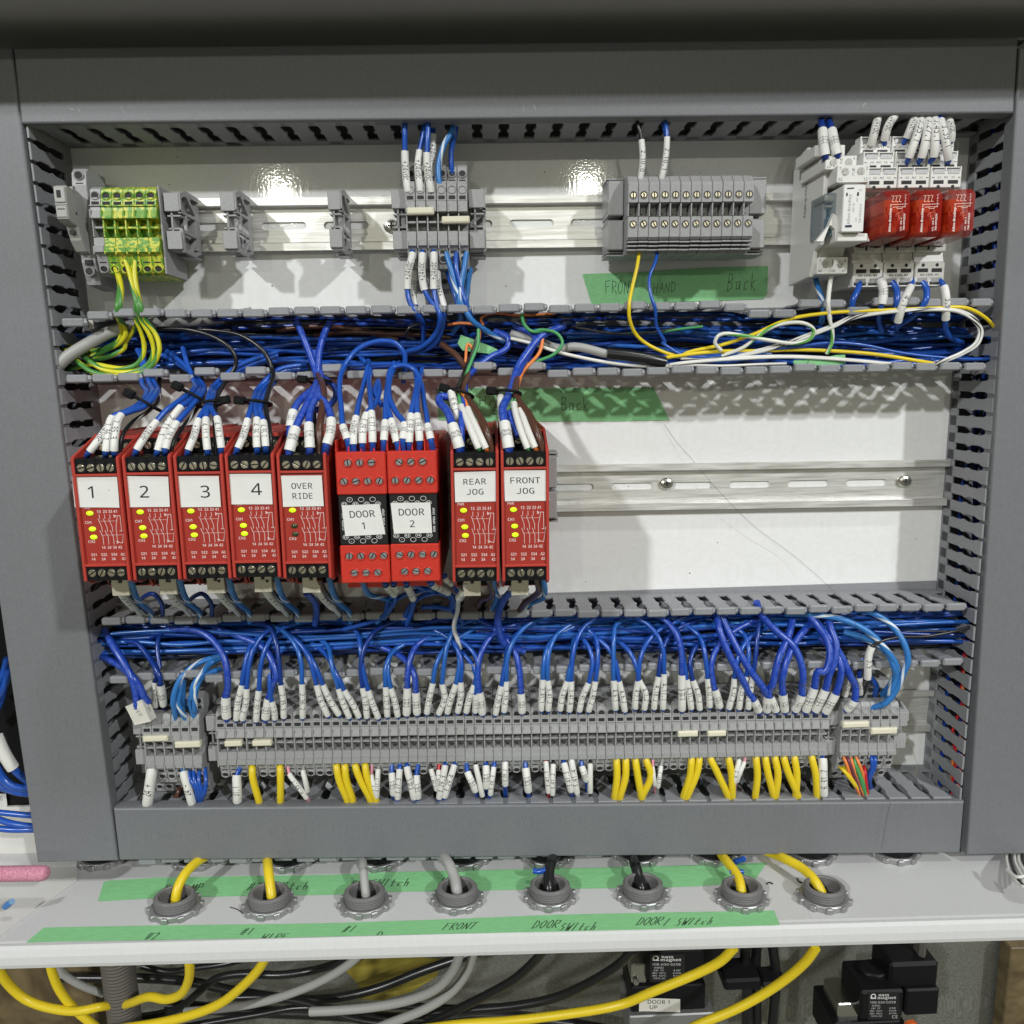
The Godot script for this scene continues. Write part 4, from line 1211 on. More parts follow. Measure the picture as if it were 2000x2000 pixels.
	var top = cover("duct_cover", "long grey cover across the top of the panel", [at(40.5, 242, z), at(1981, 221, z), at(1990, 72.4, z), at(25, 93, z)], [true, false, false, false])
	for q in [["N", 655, 738, 700, 744], ["N", 735, 732, 757, 766], ["N", 1128, 712, 1180, 778], ["O", 378, 752, 436, 676], ["B", 1028, 560, 1030, 604], ["B", 1084, 566, 1092, 590], ["N", 590, 838, 600, 848], ["N", 420, 848, 430, 852], ["C", 1040, 600, 1082, 552]]:
		var a = fr(q[0], q[1], q[2], z); var b = fr(q[0], q[3], q[4], z)
		m = Build.new()
		m.box(Vector3.ZERO, Vector3((b - a).length(), rng.randf_range(.25, .5), .08), 0, Transform3D(Basis(Vector3(0, 0, 1), atan2((b - a).y, (b - a).x)), (a + b) / 2 - at(40.5, 242, z)))
		part("scratch", m, "gr", top)
	var lr = at(230, 1682, z); var ul = at(22.5, 93, z)
	cover("duct_cover", "tall grey cover at the left side of the panel", [at(72.5, 1686, z), lr, ul, Vector3(-341, 206, z)], [false, true, false, false])
	var rl = at(1889, 1671, z); var ru = at(1992.5, 92, z)
	cover("duct_cover", "tall grey cover at the right side of the panel", [rl, Vector3(424, rl.y - 1.5, z), Vector3(424, 204, z), ru], [false, false, false, true])
	cover("duct_cover", "grey cover across the bottom, above the cable fittings", [at(232.5, 1681, z), at(1875.5, 1666.4, z), at(1884, 1565.5, z), at(220.5, 1579.5, z)], [false, false, true, false])

	m = Build.new()
	for k in 46: m.disc(rng.randf_range(.18, .5), T(Vector3(rng.randf_range(-270, 335), [rng.randf_range(60, 155), rng.randf_range(-160, -8)][k % 2], .12)), 7, rng.randf_range(.7, 1.6))
	tag(part("specks", m, "hole"), "dark specks of dirt scattered over the white back plate", "specks").set_meta("kind", "stuff")

func rails_and_blocks():
	rail(Vector3(-262, 107.9, 0), Vector3(226, 104.3, 0), "upper aluminium rail under the green earth terminals", 19, 43.6, 31.5)
	var a = at(150, 960, 0); var b = at(1846.5, 940.8, 0)
	rail(Vector3(-270, -79.8, 0), Vector3(346, -87.8, 0), "middle aluminium rail, bare to the right of the red relays", 2.5, 44.8, 31.5)
	rail(Vector3(-266, -258, 0), Vector3(346.5, -271.6, 0), "lower aluminium rail behind the long grey terminal strip", 24, 44.8, 31.5)
	pan_screw(1301, 944, 2.0, 4.6, "round cross-head screw in the middle rail, nearer the relays")
	pan_screw(1765, 939, 2.0, 4.6, "round cross-head screw at the right end of the middle rail")
	pan_screw(765, 442, 2.0, 4.6, "round cross-head screw in the upper rail beside the centre terminals")
	pan_screw(440, 1386 - 168, 2.0, 4.0, "small screw head in the duct below the relays")
	# upper row: earth terminals, from the left
	var yr = func(x): return 107.3 - .0067 * x - 1.8
	var e0 = Vector3(-244.7, 97.9, 0)
	for s in [["grey terminal left of the green earth terminals", -251.6, "block"]]:
		var g = push_in_block(7.0, s[2], false)
		row_of(g, 1, "terminal_block", s[0], "terminal block", Vector3(s[1], 98.2, 0), Vector3(s[1] + 7.0, 98.15, 0), "")
	var g = push_in_block(7.05, "earth", false)
	row_of(g, 5, "earth_terminal", "green and yellow earth terminal on the upper rail", "terminal block", e0, e0 + Vector3(35.3, -.3, 0), "green and yellow earth terminals")
	# the taller grey terminal and the fuse carrier at the far left
	var o = thing("tall_terminal", "tall grey terminal with round mouth, behind the fuse carrier", "terminal block", Vector3(-266, 100, 0), 0)
	var m = Build.new()
	m.slab(poly([39, 10, 39, 33, 36, 36, 28, 37, -20, 36, -34, 32, -36, 10]), Transform3D(side_x(), Vector3(0, 0, 0)), 9.5, .4)
	part("housing", m, "block", o)
	for y in [34.0, -26.0]:
		part("entry_rim", funnel(6.6, 6.0), "block", o, Vector3(5, y, 36.6)); part("wire_entry", entry(6.6, 6.0), "hole", o, Vector3(5, y, 36.9))
		m = Build.new(); m.box(Vector3(5, y - 6.0 * signf(y), 36.3), Vector3(4.8, 3.2, 1.2), .1); part("release_slot", m, "hole", o)
	o = thing("fuse_carrier", "pale grey fuse carrier lever at the far left of the upper rail", "fuse carrier", Vector3(-265.6, 100, 0), 0)
	m = Build.new()
	m.slab(poly([20, 36, 23, 46, 23, 58, 21, 60, 3, 60, 1, 56, 0, 50, -8, 47, -14, 42, -15, 36, -6, 30, 14, 30]), Transform3D(side_x(), Vector3(-.6, 0, 0)), 7.4, .5)
	part("lever", m, "block_light", o)
	m = Build.new()
	m.box(Vector3(3.1, 17.3, 60.3), Vector3(6.8, 9.6, 1.2), .4); m.box(Vector3(3.1, 7.2, 60.1), Vector3(6.8, 7.0, 1.2), .4); m.box(Vector3(3.1, 11.6, 59.9), Vector3(7.6, 1.0, 1.2), .2)
	m.lathe([Vector2(1.8, 0), Vector2(1.8, 2.4), Vector2(1.0, 2.4)], Transform3D(Basis(Vector3(0, 0, 1), Vector3(0, 1, 0), Vector3(-1, 0, 0)), Vector3(7.2, 22.5, 50)), 12)
	part("lever_front", m, "block_light", o)
	m = Build.new(); m.box(Vector3(2.7, 17.5, 60.9), Vector3(2.6, 4.4, .5), .1); m.box(Vector3(3.1, 8.6, 60.7), Vector3(4.6, .5, .5), .05); m.box(Vector3(3.1, -3.4, 49.6), Vector3(3.4, 2.6, 2), .1); m.box(Vector3(6.8, 8, 50), Vector3(.3, 1.6, 1.4), .05)
	part("window", m, "hole", o)
	m = Build.new(); m.box(Vector3(.9, 0, 26), Vector3(1.2, 55, 36), .3); part("end_plate", m, "block", thing("end_plate", "thin grey end plate right of the green earth terminals", "end plate", Vector3(-209.2, 98, 0)))
	bracket("end bracket against the green earth terminals", Vector3(-206.6, 104, 0), -.007, 10.5)
	bracket("lone end bracket, left of the two on the bare upper rail", Vector3(-170.4, 103.6, 0), -.007, 10)
	bracket("lone end bracket, right of the two on the bare upper rail", Vector3(-101.0, 103.2, 0), -.007, 9)
	# centre group of six
	bracket("end bracket at the left of the six centre terminals", Vector3(-59.6, 102.2, 0), -.007, 11, 38)
	bracket("end bracket at the right of the six centre terminals", Vector3(-9.2, 101.8, 0), -.007, 11, 38)
	g = push_in_block(6.55, "block", true)
	row_of(g, 6, "double_terminal", "grey two-level terminal in the upper centre group", "terminal block", Vector3(-50.2, 97.8, 0), Vector3(-9.6, 97.4, 0), "two-level terminals of the upper rail")
	jumper(795, 413.5, 848, 47.5, "cream jumper bar across the left three upper centre terminals", 4.4)
	jumper(863, 430.5, 917.5, 47.5, "cream jumper bar across the right three upper centre terminals", 4.4)
	# twelve screw terminals
	ribbed_plate("finned end clamp at the left of the twelve screw terminals", Vector3(83.5, 103, 0), -.01, 10.5, false)
	g = screw_block(6.88)
	row_of(g, 12, "screw_terminal", "grey screw terminal on the upper rail", "terminal block", Vector3(94.2, 103.6, 0), Vector3(176.9, 102.8, 0), "grey screw terminals of the upper rail")
	ribbed_plate("finned end clamp at the right of the twelve screw terminals", Vector3(178.4, 102.3, 0), -.01, 11.5, true)
	ribbed_plate("finned end clamp on the middle rail, right of the FRONT JOG relay", Vector3(37.2, -79.6, 0), -.011, 9.6, true)
	# lower row
	bracket("end bracket at the left end of the lower rail", Vector3(-265.4, -257.2, 0), -.02, 11, 36)
	g = push_in_block(6.75, "block", true)
	row_of(g, 6, "double_terminal", "grey two-level terminal at the left of the lower rail", "terminal block", Vector3(-256.2, -262.0, 0), Vector3(-215.4, -262.8, 0), "two-level terminals at the left of the lower rail")
	bracket("end bracket left of the long terminal strip", Vector3(-212.6, -256.6, 0), -.02, 10, 36)
	g = push_in_block(6.885, "block", false)
	row_of(g, 65, "terminal_block", "grey terminal of the long strip on the lower rail", "terminal block", Vector3(-203.9, -260.5, 0), Vector3(245.2, -270.4, 0), "grey terminals of the long lower strip")
	bracket("end bracket right of the long terminal strip", Vector3(245.6, -270, 0), -.024, 9.0, 36)
	g = push_in_block(7.1, "block", true)
	row_of(g, 6, "double_terminal", "grey two-level terminal at the right of the lower rail", "terminal block", Vector3(254.6, -272.0, 0), Vector3(297.4, -273.0, 0), "two-level terminals at the right of the lower rail")
	bracket("end bracket at the right end of the lower rail", Vector3(298.4, -269.6, 0), -.024, 10, 30)
	jumper(281, 1441.5, 330, 48, "cream jumper bar at the far left of the lower rail, the left one", 4.2)
	jumper(343, 1453, 393.5, 48, "cream jumper bar at the far left of the lower rail, the right one", 4.6)
	jumper(440, 1451, 474, 48, "cream jumper bar near the left end of the long strip", 4.2)
	jumper(494, 1450, 532, 48, "cream jumper bar beside the one nearest the strip's left end", 4.2)
	jumper(1323, 1432, 1362, 48, "cream jumper bar near the right end of the long strip", 4.4)
	jumper(1381, 1431.5, 1417, 48, "cream jumper bar nearest the right end of the long strip", 4.2)
	jumper(1644, 1414.5, 1695, 48, "upper cream jumper bar on the right-hand two-level terminals", 4.4)
	jumper(1699, 1426.5, 1750, 48, "lower cream jumper bar on the right-hand two-level terminals", 4.8)

func relays():
	var R = func(f, q): return [fr(f, q[0], q[1], 128), fr(f, q[2], q[3], 128), fr(f, q[4], q[5], 128)]
	var P = func(f, q):
		var o = FRAMES[f]; var r := []
		for v in q: r.append([o[0] + v[0] * o[2], o[1] + v[1] * o[2]])
		return r
	var on = [true, true, true]
	for d in [["red safety relay with a paper label reading 1, leftmost of the row", "D", [378, 680, 640, 676, 452, 1338], ["1"], [[405, 940], [646, 942], [632, 776], [390, 776]], on, [92, -24.0, true]],
			["red safety relay with a paper label reading 2, second in the row", "D", [653, 672, 919, 668, 717, 1332], ["2"], [[684, 940], [917, 938], [908, 775], [667, 772]], on, [92, -18.0, false]],
			["red safety relay with a paper label reading 3, third in the row", "D", [930, 668, 1198, 664, 983, 1326], ["3"], [[958, 940], [1192, 938], [1180, 772], [944, 772]], on, [92, 42.0, false]],
			["red safety relay with a paper label reading 4, left of OVER RIDE", "D", [1208, 662, 1475, 659, 1262, 1318], ["4"], [[1234, 925], [1471, 924], [1461, 760], [1218, 760]], on, [92, 40.0, false]],
			["red safety relay with a paper label reading OVER RIDE", "D", [1487, 662, 1757, 659, 1535, 1322], ["OVER", "RIDE"], [[1527, 938], [1746, 934], [1735, 768], [1515, 770]], [true, false, false], [44, -2.0, false]],
			["red safety relay with a paper label reading REAR JOG", "E", [632, 648, 895, 646, 664, 1340], ["REAR", "JOG"], [[660, 913], [893, 908], [880, 745], [655, 752]], on, [46, -8.0, false]],
			["red safety relay with a paper label reading FRONT JOG", "E", [903, 644, 1166, 640, 925, 1337], ["FRONT", "JOG"], [[928, 908], [1168, 905], [1163, 740], [920, 742]], on, [46, -8.0, false]]]:
		var c = R.call(d[1], d[2])
		safety_relay(d[0], c[0], c[1], c[2], d[3], P.call(d[1], d[4]), d[5], d[6])
	for d in [["bright red relay with a paper label reading DOOR 1, left one of two", [9, 645, 284, 641, 44, 1352], ["DOOR", "1"], [[68, 1096], [284, 1085], [252, 922], [48, 930]]],
			["bright red relay with a paper label reading DOOR 2, right one of two", [287, 640, 560, 636, 318, 1344], ["DOOR", "2"], [[330, 1082], [536, 1078], [526, 914], [312, 917]]]]:
		var c = R.call("E", d[1])
		door_relay(d[0], c[0], c[1], c[2], d[2], P.call("E", d[3]))
	# upper right
	white_relay()
	for k in 3: socket(["white relay socket under the leftmost red relay", "white relay socket under the middle red relay", "white relay socket under the rightmost red relay"][k], 246.9 + 21.0 * k, 145.0 - .12 * k, -.006, k)
	for d in [["clear red relay, leftmost of the three", [1192, 1026, 1326, 1022, 1188, 1270]], ["clear red relay, middle one of the three", [1365, 1024, 1500, 1020, 1358, 1272]], ["clear red relay, rightmost of the three", [1540, 1020, 1678, 1016, 1535, 1268]]]:
		var c := []
		for k in 3: c.append(fr("C", d[1][k * 2], d[1][k * 2 + 1], 85.5))
		red_relay(d[0], c[0], c[1], c[2])

# ---------------------------------------------------------------- wires
func upper_wires():
	var P = "under the earth terminals"
	wire("gy A600,1375,42 A622,1440,42 A645,1530,42 A640,1600,47 A632,1660,50 J630,190,46 J658,260,36 J665,320,34 J640,400,32 J520,480,30 J400,510,28 J330,520,26", P)
	wire("gy A612,1380,40 A640,1480,41 A655,1560,45 A645,1660,49 J640,200,46 J690,270,38 J702,350,36 J650,430,34 J560,480,30 J420,545,28 J340,570,28", P)
	wire("gy A665,1375,42 A690,1440,44 A715,1540,47 A735,1640,50 J800,200,46 J850,330,42 J877,450,40 J862,560,40 J800,640,40 J690,675,40 J540,660,38 J400,635,36 J250,660,34 J100,695,30", P)
	wire("gy A697,1385,40 A738,1560,46 J822,110,50 J850,215,46 J930,360,44 J966,480,42 J940,600,42 J850,680,42 J700,712,42 J500,690,40 J380,620,38 J280,540,34 J180,460,28 J50,410,20", P)
	wire("gy A738,1375,42 A726,1460,44 A742,1580,47 J848,100,50 J900,230,46 J985,350,44 J1020,480,44 J990,590,44 J900,690,44 J740,738,44 J560,742,44 J380,705,44 J250,610,40 J150,510,32 J40,470,20", P)
	wire("gy J800,270,36 J760,350,34 J700,430,30 J690,480,30 J600,540,30 J480,580,28 J350,580,26", P)
	wire("sheath J1900,150,14 J1500,215,20 J1050,240,26 J760,275,30 J560,330,34 J350,440,40 J160,560,44 J70,640,45 J-60,740,45", "crossing the upper left end of the duct", [], "cable")
	P = "above the upper centre terminals"
	wire("b B390,600,44 B388,720,45 *B388,815,44 B392,920,44 *B405,1035,45 B412,1062,43", P, ["+24vdc"], "wire", "", 2.45)
	wire("b B505,600,40 B490,720,43 *B470,812,43 B460,900,44 *B470,1030,45 B470,1062,43", P, ["+24vdc"], "wire", "", 2.45)
	wire("b B515,600,44 B512,740,47 *B508,825,47 B512,930,47 *B530,1035,46 B530,1062,44", P, ["+24vdc"], "wire", "", 2.45)
	wire("b B542,600,34 *B540,725,35 B538,830,36 *B535,950,36 B533,970,35", P, ["+24vdc"])
	wire("Lw B662,600,38 B645,700,40 B600,780,42 B572,880,43 B574,980,44 B602,1055,43", P)
	wire("b B668,600,36 B660,720,38 B640,800,36 B640,900,36 B652,960,34", P)
	P = "below the upper centre terminals"
	wire("b B425,1352,43 *B430,1366,46 B408,1460,47 *B402,1560,47 B412,1620,48 B445,1680,49 B482,1750,38 B490,1850,30", P, ["^+24vdc"], "wire", "", 2.45)
	wire("b B438,1448,34 *B438,1462,38 B432,1560,40 *B444,1650,44 B470,1700,46 B500,1770,32", P, ["^+24vdc"])
	wire("b B482,1352,43 *B483,1368,46 B480,1460,47 *B495,1565,47 B525,1620,48 B575,1690,49 B590,1760,40 B540,1860,34 B460,1895,30 B370,1905,26", P, ["^+24vdc"], "wire", "", 2.45)
	wire("b B543,1352,43 *B545,1365,46 B545,1460,47 *B545,1560,47 B560,1640,49 B578,1710,50 B560,1790,42 B480,1870,36 B400,1895,30", P, ["^+24vdc"], "wire", "", 2.45)
	wire("b B562,1446,34 *B563,1458,38 B570,1550,42 *B598,1655,46 B600,1700,46 B590,1770,32", P, ["^+24vdc"])
	wire("Lw B610,1360,43 B640,1460,46 B665,1560,47 B695,1630,48 B745,1720,48 B830,1785,40 B920,1840,32", P)
	wire("b B664,1360,43 B667,1450,46 B690,1540,47 B720,1640,49 B770,1745,42 B880,1815,30", P)
	wire("Lw B720,1360,43 B708,1450,46 B692,1550,47 B680,1640,48 B690,1720,40 B650,1790,30", P)
	wire("b B610,1448,34 B640,1530,40 B668,1620,44 B690,1710,40 B720,1800,28", P)
	wire("Lw B742,1448,34 B727,1540,40 B720,1640,44 B730,1740,34", P)
	P = "above the twelve screw terminals"
	wire("k B1630,600,40 B1645,670,46 *B1664,755,47 B1670,870,47 *B1655,985,44 B1652,1000,40", P, ["2.10.0"], "wire", "", 2.0)
	wire("b:1.4 B1780,600,42 B1797,680,46 *B1802,740,47 B1792,870,47 *B1768,985,44 B1766,1000,40", P, ["2.10.1"], "wire", "", 2.0)
	wire("b:1.3 B1768,600,40 B1790,700,44 B1804,745,46", P)
	P = "dropping from the twelve screw terminals"
	wire("y:1.25 B1656,1335,38 B1640,1440,44 B1612,1560,48 B1598,1640,52 B1600,1720,50 B1640,1810,44 B1740,1880,42 B1880,1915,40 C120,1900,40 C300,1860,42 C480,1800,44 C650,1725,46 C850,1690,48 C1180,1672,50 C1450,1662,50 C1620,1660,50 C1720,1710,48 C1800,1800,40", P)
	wire("b:1.15 B1752,1335,38 B1740,1410,44 B1706,1500,48 B1714,1590,51 B1737,1660,52 B1745,1760,46 B1790,1850,42 F-20,50,42 F80,115,42 F200,130,42 F330,118,42 F500,95,42 F700,75,44 F900,53,44 F1080,68,44 F1250,105,44 F1450,130,44 F1640,142,44 F1760,140,40", P)
	P = "lying on the wires in the upper duct"
	wire("y:1.3 E1700,155,38 F40,128,42 F300,100,42 F500,98,42 F700,92,42 F900,98,44 F1150,118,46 F1350,150,48 F1450,166,46", P)
	wire("wk C60,1925,40 C420,1905,42 K120,270,46 K300,190,48 K600,138,50 K900,118,51 K1150,114,51 K1320,128,50 K1450,190,49 K1535,310,48 K1500,440,48 K1370,530,48 K1180,610,49 K1050,660,48", P)
	wire("wk C80,1932,41 C440,1912,43 K130,285,48 K310,205,50 K610,150,51 K900,128,52 K1140,122,52 K1300,138,51 K1425,200,50 K1510,310,49 K1475,430,49 K1350,520,49 K1160,600,50 K1030,655,48", P)
	wire("w:.95 E1760,185,40 F60,165,42 F200,150,43 F450,130,44 F600,125,45 F800,130,46 F1000,145,47 F1220,166,46", P)
	wire("w:.9 E1780,178,40 F160,158,44 F420,140,45 F640,132,46 F820,138,47 F1020,152,48 F1190,168,46", P)
	wire("w:.9 E1750,190,38 F120,175,42 F320,178,44 F500,170,44 F650,165,42", P)
	wire("wg C300,1890,46 C266,1845,47 C290,1806,48 C420,1810,48 C580,1838,48 C700,1850,48 C785,1822,48 C800,1780,48 C755,1745,48 C650,1742,48 C560,1770,46 C500,1812,46 C420,1872,44 C300,1918,42", P)
	wire("wg C878,1640,48 C885,1720,48 C900,1790,47 C895,1850,46 C868,1910,46", P)
	wire("g B1150,1782,43 B1070,1785,44 B1030,1745,44 B1018,1690,44", P)
	wire("g:1.1 E1000,220,50 E1090,160,48 E1200,110,47 E1238,55,46 E1210,5,45 B1130,1778,44 B1090,1784,44", P)
	wire("k:1.0 B1310,1765,38 B1450,1790,38 B1560,1800,38 B1700,1795,38 B1850,1770,36", P)
	wire("g:.9 B1560,1800,37 B1750,1790,37 B1900,1770,36 C200,1760,36", P)
	wire("o:.9 B810,1750,40 B800,1715,42 B850,1690,42 B1000,1700,38 B1200,1690,34", P)
	wire("o:1.0 B620,1750,38 B700,1742,42 B780,1760,44 B790,1820,44 B760,1880,44 E730,60,44 E715,160,46", P)
	wire("k:1.0 B600,1760,34 B480,1745,40 B410,1770,42 B395,1810,40 B440,1830,36", P)
	wire("br B-100,1810,20 B100,1790,24 B300,1800,24 B480,1805,22 B640,1820,20", P)
	wire("br B-300,1780,20 B-100,1760,24 B120,1775,24 B350,1830,22", P)
	P = "above the red relays"
	var s = 2.6
	wire("w O575,640,36 *O556,800,46 O527,930,50 *O490,1072,47 O480,1095,44", P, ["24vdc"], "wire", "", s)
	wire("b O800,640,36 *O715,800,48 O650,900,51 *O617,1030,48 O612,1090,44", P, ["24vdc"], "wire", "", s)
	wire("b O935,640,34 *O900,810,46 O872,900,50 *O825,1012,48 O775,1085,44", P, ["24vdc"], "wire", "", s)
	wire("b O985,640,38 *O958,815,46 O928,960,56 *O845,1198,56 O825,1245,51", P, ["3.35.1"], "wire", "", s)
	wire("b O1025,640,38 *O1022,815,46 O1018,950,56 *O965,1198,56 O935,1245,51", P, ["3.27.1"], "wire", "", s)
	wire("b O1075,640,38 *O1084,815,47 O1092,950,56 *O1080,1190,56 O1045,1240,51", P, ["3.45.1"], "wire", "", s)
	wire("b O1115,640,38 O1130,790,46 *O1145,850,51 O1180,980,57 *O1220,1212,56 O1215,1245,51", P, ["3.39.1"], "wire", "", s)
	wire("b O1180,640,34 *O1210,810,45 O1242,920,48 *O1240,1040,46 O1225,1075,44", P, ["24vdc"], "wire", "", s)
	wire("b O940,1040,46 O935,1090,44", P)
	wire("b O1145,1030,46 O1148,1085,44", P)
	P = "above the white relay"
	wire("n:2.2 C832,560,36 C838,645,45 *C846,705,58 C850,770,64 *C860,840,69 C862,858,66", P, ["=3.27.5"], "wire", "", 3.0)
	wire("n:2.2 C870,560,36 C880,645,45 *C896,705,58 C910,770,64 *C925,835,69 C928,850,66", P, ["=3.39.5"], "wire", "", 3.0)
	P = "under the red relays"
	wire("b:2.1 C1045,1500,43 C1040,1550,46 C1010,1620,49 C1000,1700,44", P)
	wire("b C1150,1500,43 *C1160,1510,46 C1174,1570,48 *C1165,1640,50 C1148,1710,44 C1165,1790,34", P, ["=3.27.5"], "wire", "", 3.0)
	wire("b:2.1 C1205,1500,43 C1243,1555,47 C1246,1630,50 C1230,1720,42", P)
	wire("b C1335,1498,43 *C1322,1545,47 C1285,1620,52 *C1252,1735,48 C1245,1770,40", P, ["4.1"], "wire", "", 2.6)
	wire("b:2.1 C1368,1500,43 C1406,1560,47 C1400,1625,50 C1340,1700,44 C1260,1750,34", P)
	wire("b C1462,1498,43 C1485,1520,46 *C1500,1545,48 C1512,1610,51 *C1510,1722,47 C1508,1770,42 C1535,1820,36 C1600,1845,28", P, ["3.9"], "wire", "", 2.6)
	P = "below the white relay"
	wire("Lw C803,1480,30 C825,1560,38 C850,1640,46 C840,1740,36", P)
	wire("w C897,1465,44 C882,1560,47 C876,1640,50 C885,1720,46", P)

func tie(f: String, x, y, z, r: float, tilt: float, label: String, hx := -1.0):             # black cable tie: a band round the bundle and its square head
	var c = fr(f, x, y, z)
	var o = thing("cable_tie", label, "cable tie", c, tilt, "black cable ties")
	var m = Build.new()
	var p = PackedVector3Array()
	for k in 25: p.append(Vector3(cos(TAU * k / 24) * r * 1.25, sin(TAU * k / 24) * r * .28, sin(TAU * k / 24) * r))
	m.tube(p, .95, 8)
	part("band", m, "black", o)
	m = Build.new()
	m.box(Vector3(hx * (r * 1.25 + 2.6), .6, 2.0), Vector3(6.5, 5.0, 4.6), .7)
	m.box(Vector3(hx * (r * 1.25 + 3.0), .8, 4.4), Vector3(4.0, 3.4, .5), .2)
	part("head", m, "black", o)

func relay_wires():
	var P = "into the relay reading 1"
	var S = 2.15
	wire("b D775,110,36 D762,250,47 D790,330,78 D735,395,98 D665,430,108 *D625,450,113 D560,540,122 *D485,638,127 D468,662,122", P, ["+24vdc"], "wire", "", S)
	wire("b D760,90,34 D800,255,49 D818,330,82 D755,395,100 D660,432,111 *D606,455,115 D582,550,123 *D570,638,128 D570,662,122", P, ["2.36.2"], "wire", "", S)
	wire("b D740,90,34 D830,265,49 D842,330,84 D775,400,103 D700,425,112 *D655,442,116 D622,540,125 *D615,635,128 D620,662,122", P, ["2.35.3"], "wire", "", S)
	wire("kw D855,190,34 D860,290,47 D850,370,72 D795,425,92 D705,490,108 D655,570,121 D646,662,122", P)
	P = "into the relay reading 2"
	wire("b D985,80,34 D1010,170,40 D1042,250,48 D1040,310,80 D960,372,100 D890,425,109 *D845,477,113 D785,555,121 *D738,630,127 D728,660,122", P, ["+24vdc"], "wire", "", S)
	wire("b D900,100,30 D1000,180,40 D1062,265,48 D1062,330,82 D1010,375,98 *D975,400,106 D895,510,116 *D850,635,127 D845,660,122", P, ["2.11.1"], "wire", "", S)
	wire("b D880,120,30 D1010,200,38 D1088,270,48 D1080,340,84 D1010,420,104 *D955,485,113 D912,560,121 *D892,625,127 D888,655,122", P, ["2.18.2"], "wire", "", S)
	wire("kw D1080,200,36 D1098,290,47 D1090,360,74 D1040,440,97 D970,530,113 D930,605,123 D922,660,122", P)
	P = "into the relay reading 3"
	wire("b D1500,100,34 D1280,180,42 D1175,265,48 D1130,330,80 D1112,400,98 *D1070,470,113 D1045,560,121 *D1015,632,127 D1010,660,122", P, ["+24vdc"], "wire", "", S)
	wire("b D1500,120,34 D1300,195,40 D1185,280,48 D1148,340,82 D1120,405,100 *D1110,465,114 D1110,550,123 *D1118,630,128 D1122,660,122", P, ["4.11.1"], "wire", "", S)
	wire("b D1480,130,32 D1320,200,38 D1165,300,48 D1130,365,86 D1148,430,106 *D1170,460,115 D1182,540,123 *D1192,620,128 D1190,655,122", P, ["4.18.2"], "wire", "", S)
	wire("k:1.5 J1000,300,36 J1300,310,40 J1550,385,42 J1690,485,44 J1742,580,44 J1735,660,44 D1215,265,48 D1170,350,74 D1160,450,102 D1162,560,119 D1166,660,122", P)
	P = "into the relay reading 4"
	wire("b D1650,170,36 D1500,200,44 D1402,290,52 D1370,350,82 D1352,410,100 *D1335,470,113 D1310,560,121 *D1282,622,127 D1270,652,122", P, ["+24vdc"], "wire", "", S)
	wire("b D1660,190,34 D1520,210,42 D1430,290,52 D1395,350,84 D1378,410,103 *D1385,465,115 D1382,550,123 *D1385,618,128 D1388,652,122", P, ["4.36.1"], "wire", "", S)
	wire("b D1640,210,32 D1530,220,40 D1450,300,52 D1418,360,86 D1402,420,105 *D1420,480,115 D1427,545,123 *D1432,612,128 D1434,648,122", P, ["4.35.2"], "wire", "", S)
	wire("k:1.5 D1000,-20,36 D1150,-12,38 D1300,15,42 D1420,100,46 D1470,200,48 D1452,300,70 D1432,390,97 D1442,460,109 D1458,560,121 D1464,652,122", P)
	P = "into the OVER RIDE relay"
	wire("B D1600,-60,36 D1625,0,40 D1672,120,46 D1706,230,54 D1690,300,80 D1612,370,98 *D1582,425,106 *D1566,510,112 D1562,560,114", P, ["=3.25.5"], "wire", "", 3.0)
	wire("B D1780,-60,34 D1750,0,38 D1722,100,46 D1712,230,54 D1690,320,88 D1632,430,107 *D1592,518,117 *D1560,635,127 D1555,660,122", P, ["=24+24"], "wire", "", 3.2)
	wire("B D1690,100,42 D1720,240,54 D1712,330,90 D1672,420,107 *D1665,495,117 D1668,570,124 *D1670,620,128 D1668,655,122", P, ["=6.112"], "wire", "", 2.9)
	wire("B D1700,100,42 D1730,240,54 D1722,340,92 D1762,392,102 *D1785,470,115 D1780,540,122 *D1762,600,127 D1752,648,122", P, ["=6.10.2"], "wire", "", 2.9)
	wire("br:2.3 D1680,100,40 D1702,200,48 D1742,300,82 D1738,400,103 D1722,520,119 D1724,655,122", P)
	wire("B:2.0 D1740,240,48 D1800,290,60 D1808,350,76 D1770,395,86 D1690,420,96", P)
	wire("k:1.8 D1690,430,100 D1692,520,112 D1690,600,118", P)
	P = "into the DOOR 1 relay"
	var d = 2.3
	wire("b E90,640,122 *E78,575,124 *E55,505,117 E45,400,101 E36,290,80 E60,185,60 E130,92,53 E232,48,51 E335,55,51 E385,112,50 E388,170,49 E380,270,46", P, ["^=24+24"], "wire", "", d)
	wire("b E115,640,122 *E112,600,124 E112,530,121 *E125,458,113 E140,380,96 E165,285,62 E182,215,50 E192,150,40", P, ["^+24vdc"], "wire", "", d)
	wire("b E160,635,122 *E160,595,125 E162,520,121 *E182,440,113 E222,390,101 E250,320,80 E245,260,58", P, ["^3.29.3"], "wire", "", d)
	wire("b E215,635,122 *E215,590,125 E212,510,121 *E208,430,113 E203,340,92 E195,250,58 E200,200,46 E150,130,36", P, ["^3.27.1"], "wire", "", d)
	wire("b E260,390,96 E228,330,84 E240,270,60", P)
	P = "into the DOOR 2 relay"
	wire("b E275,635,122 *E275,582,125 *E282,480,115 E285,400,101 E298,270,72 E322,190,57 E380,175,55 E440,200,56 E470,260,62 E492,380,92 E507,460,109 *E512,500,117 *E528,575,125 E538,630,122", P, ["^=24+24", "=24+24"], "wire", "", d)
	wire("b E358,640,122 *E345,590,124 E330,530,119 *E316,472,113 E290,380,97 E300,280,72 E312,220,54 E332,160,46", P, ["^+24vdc"], "wire", "", d)
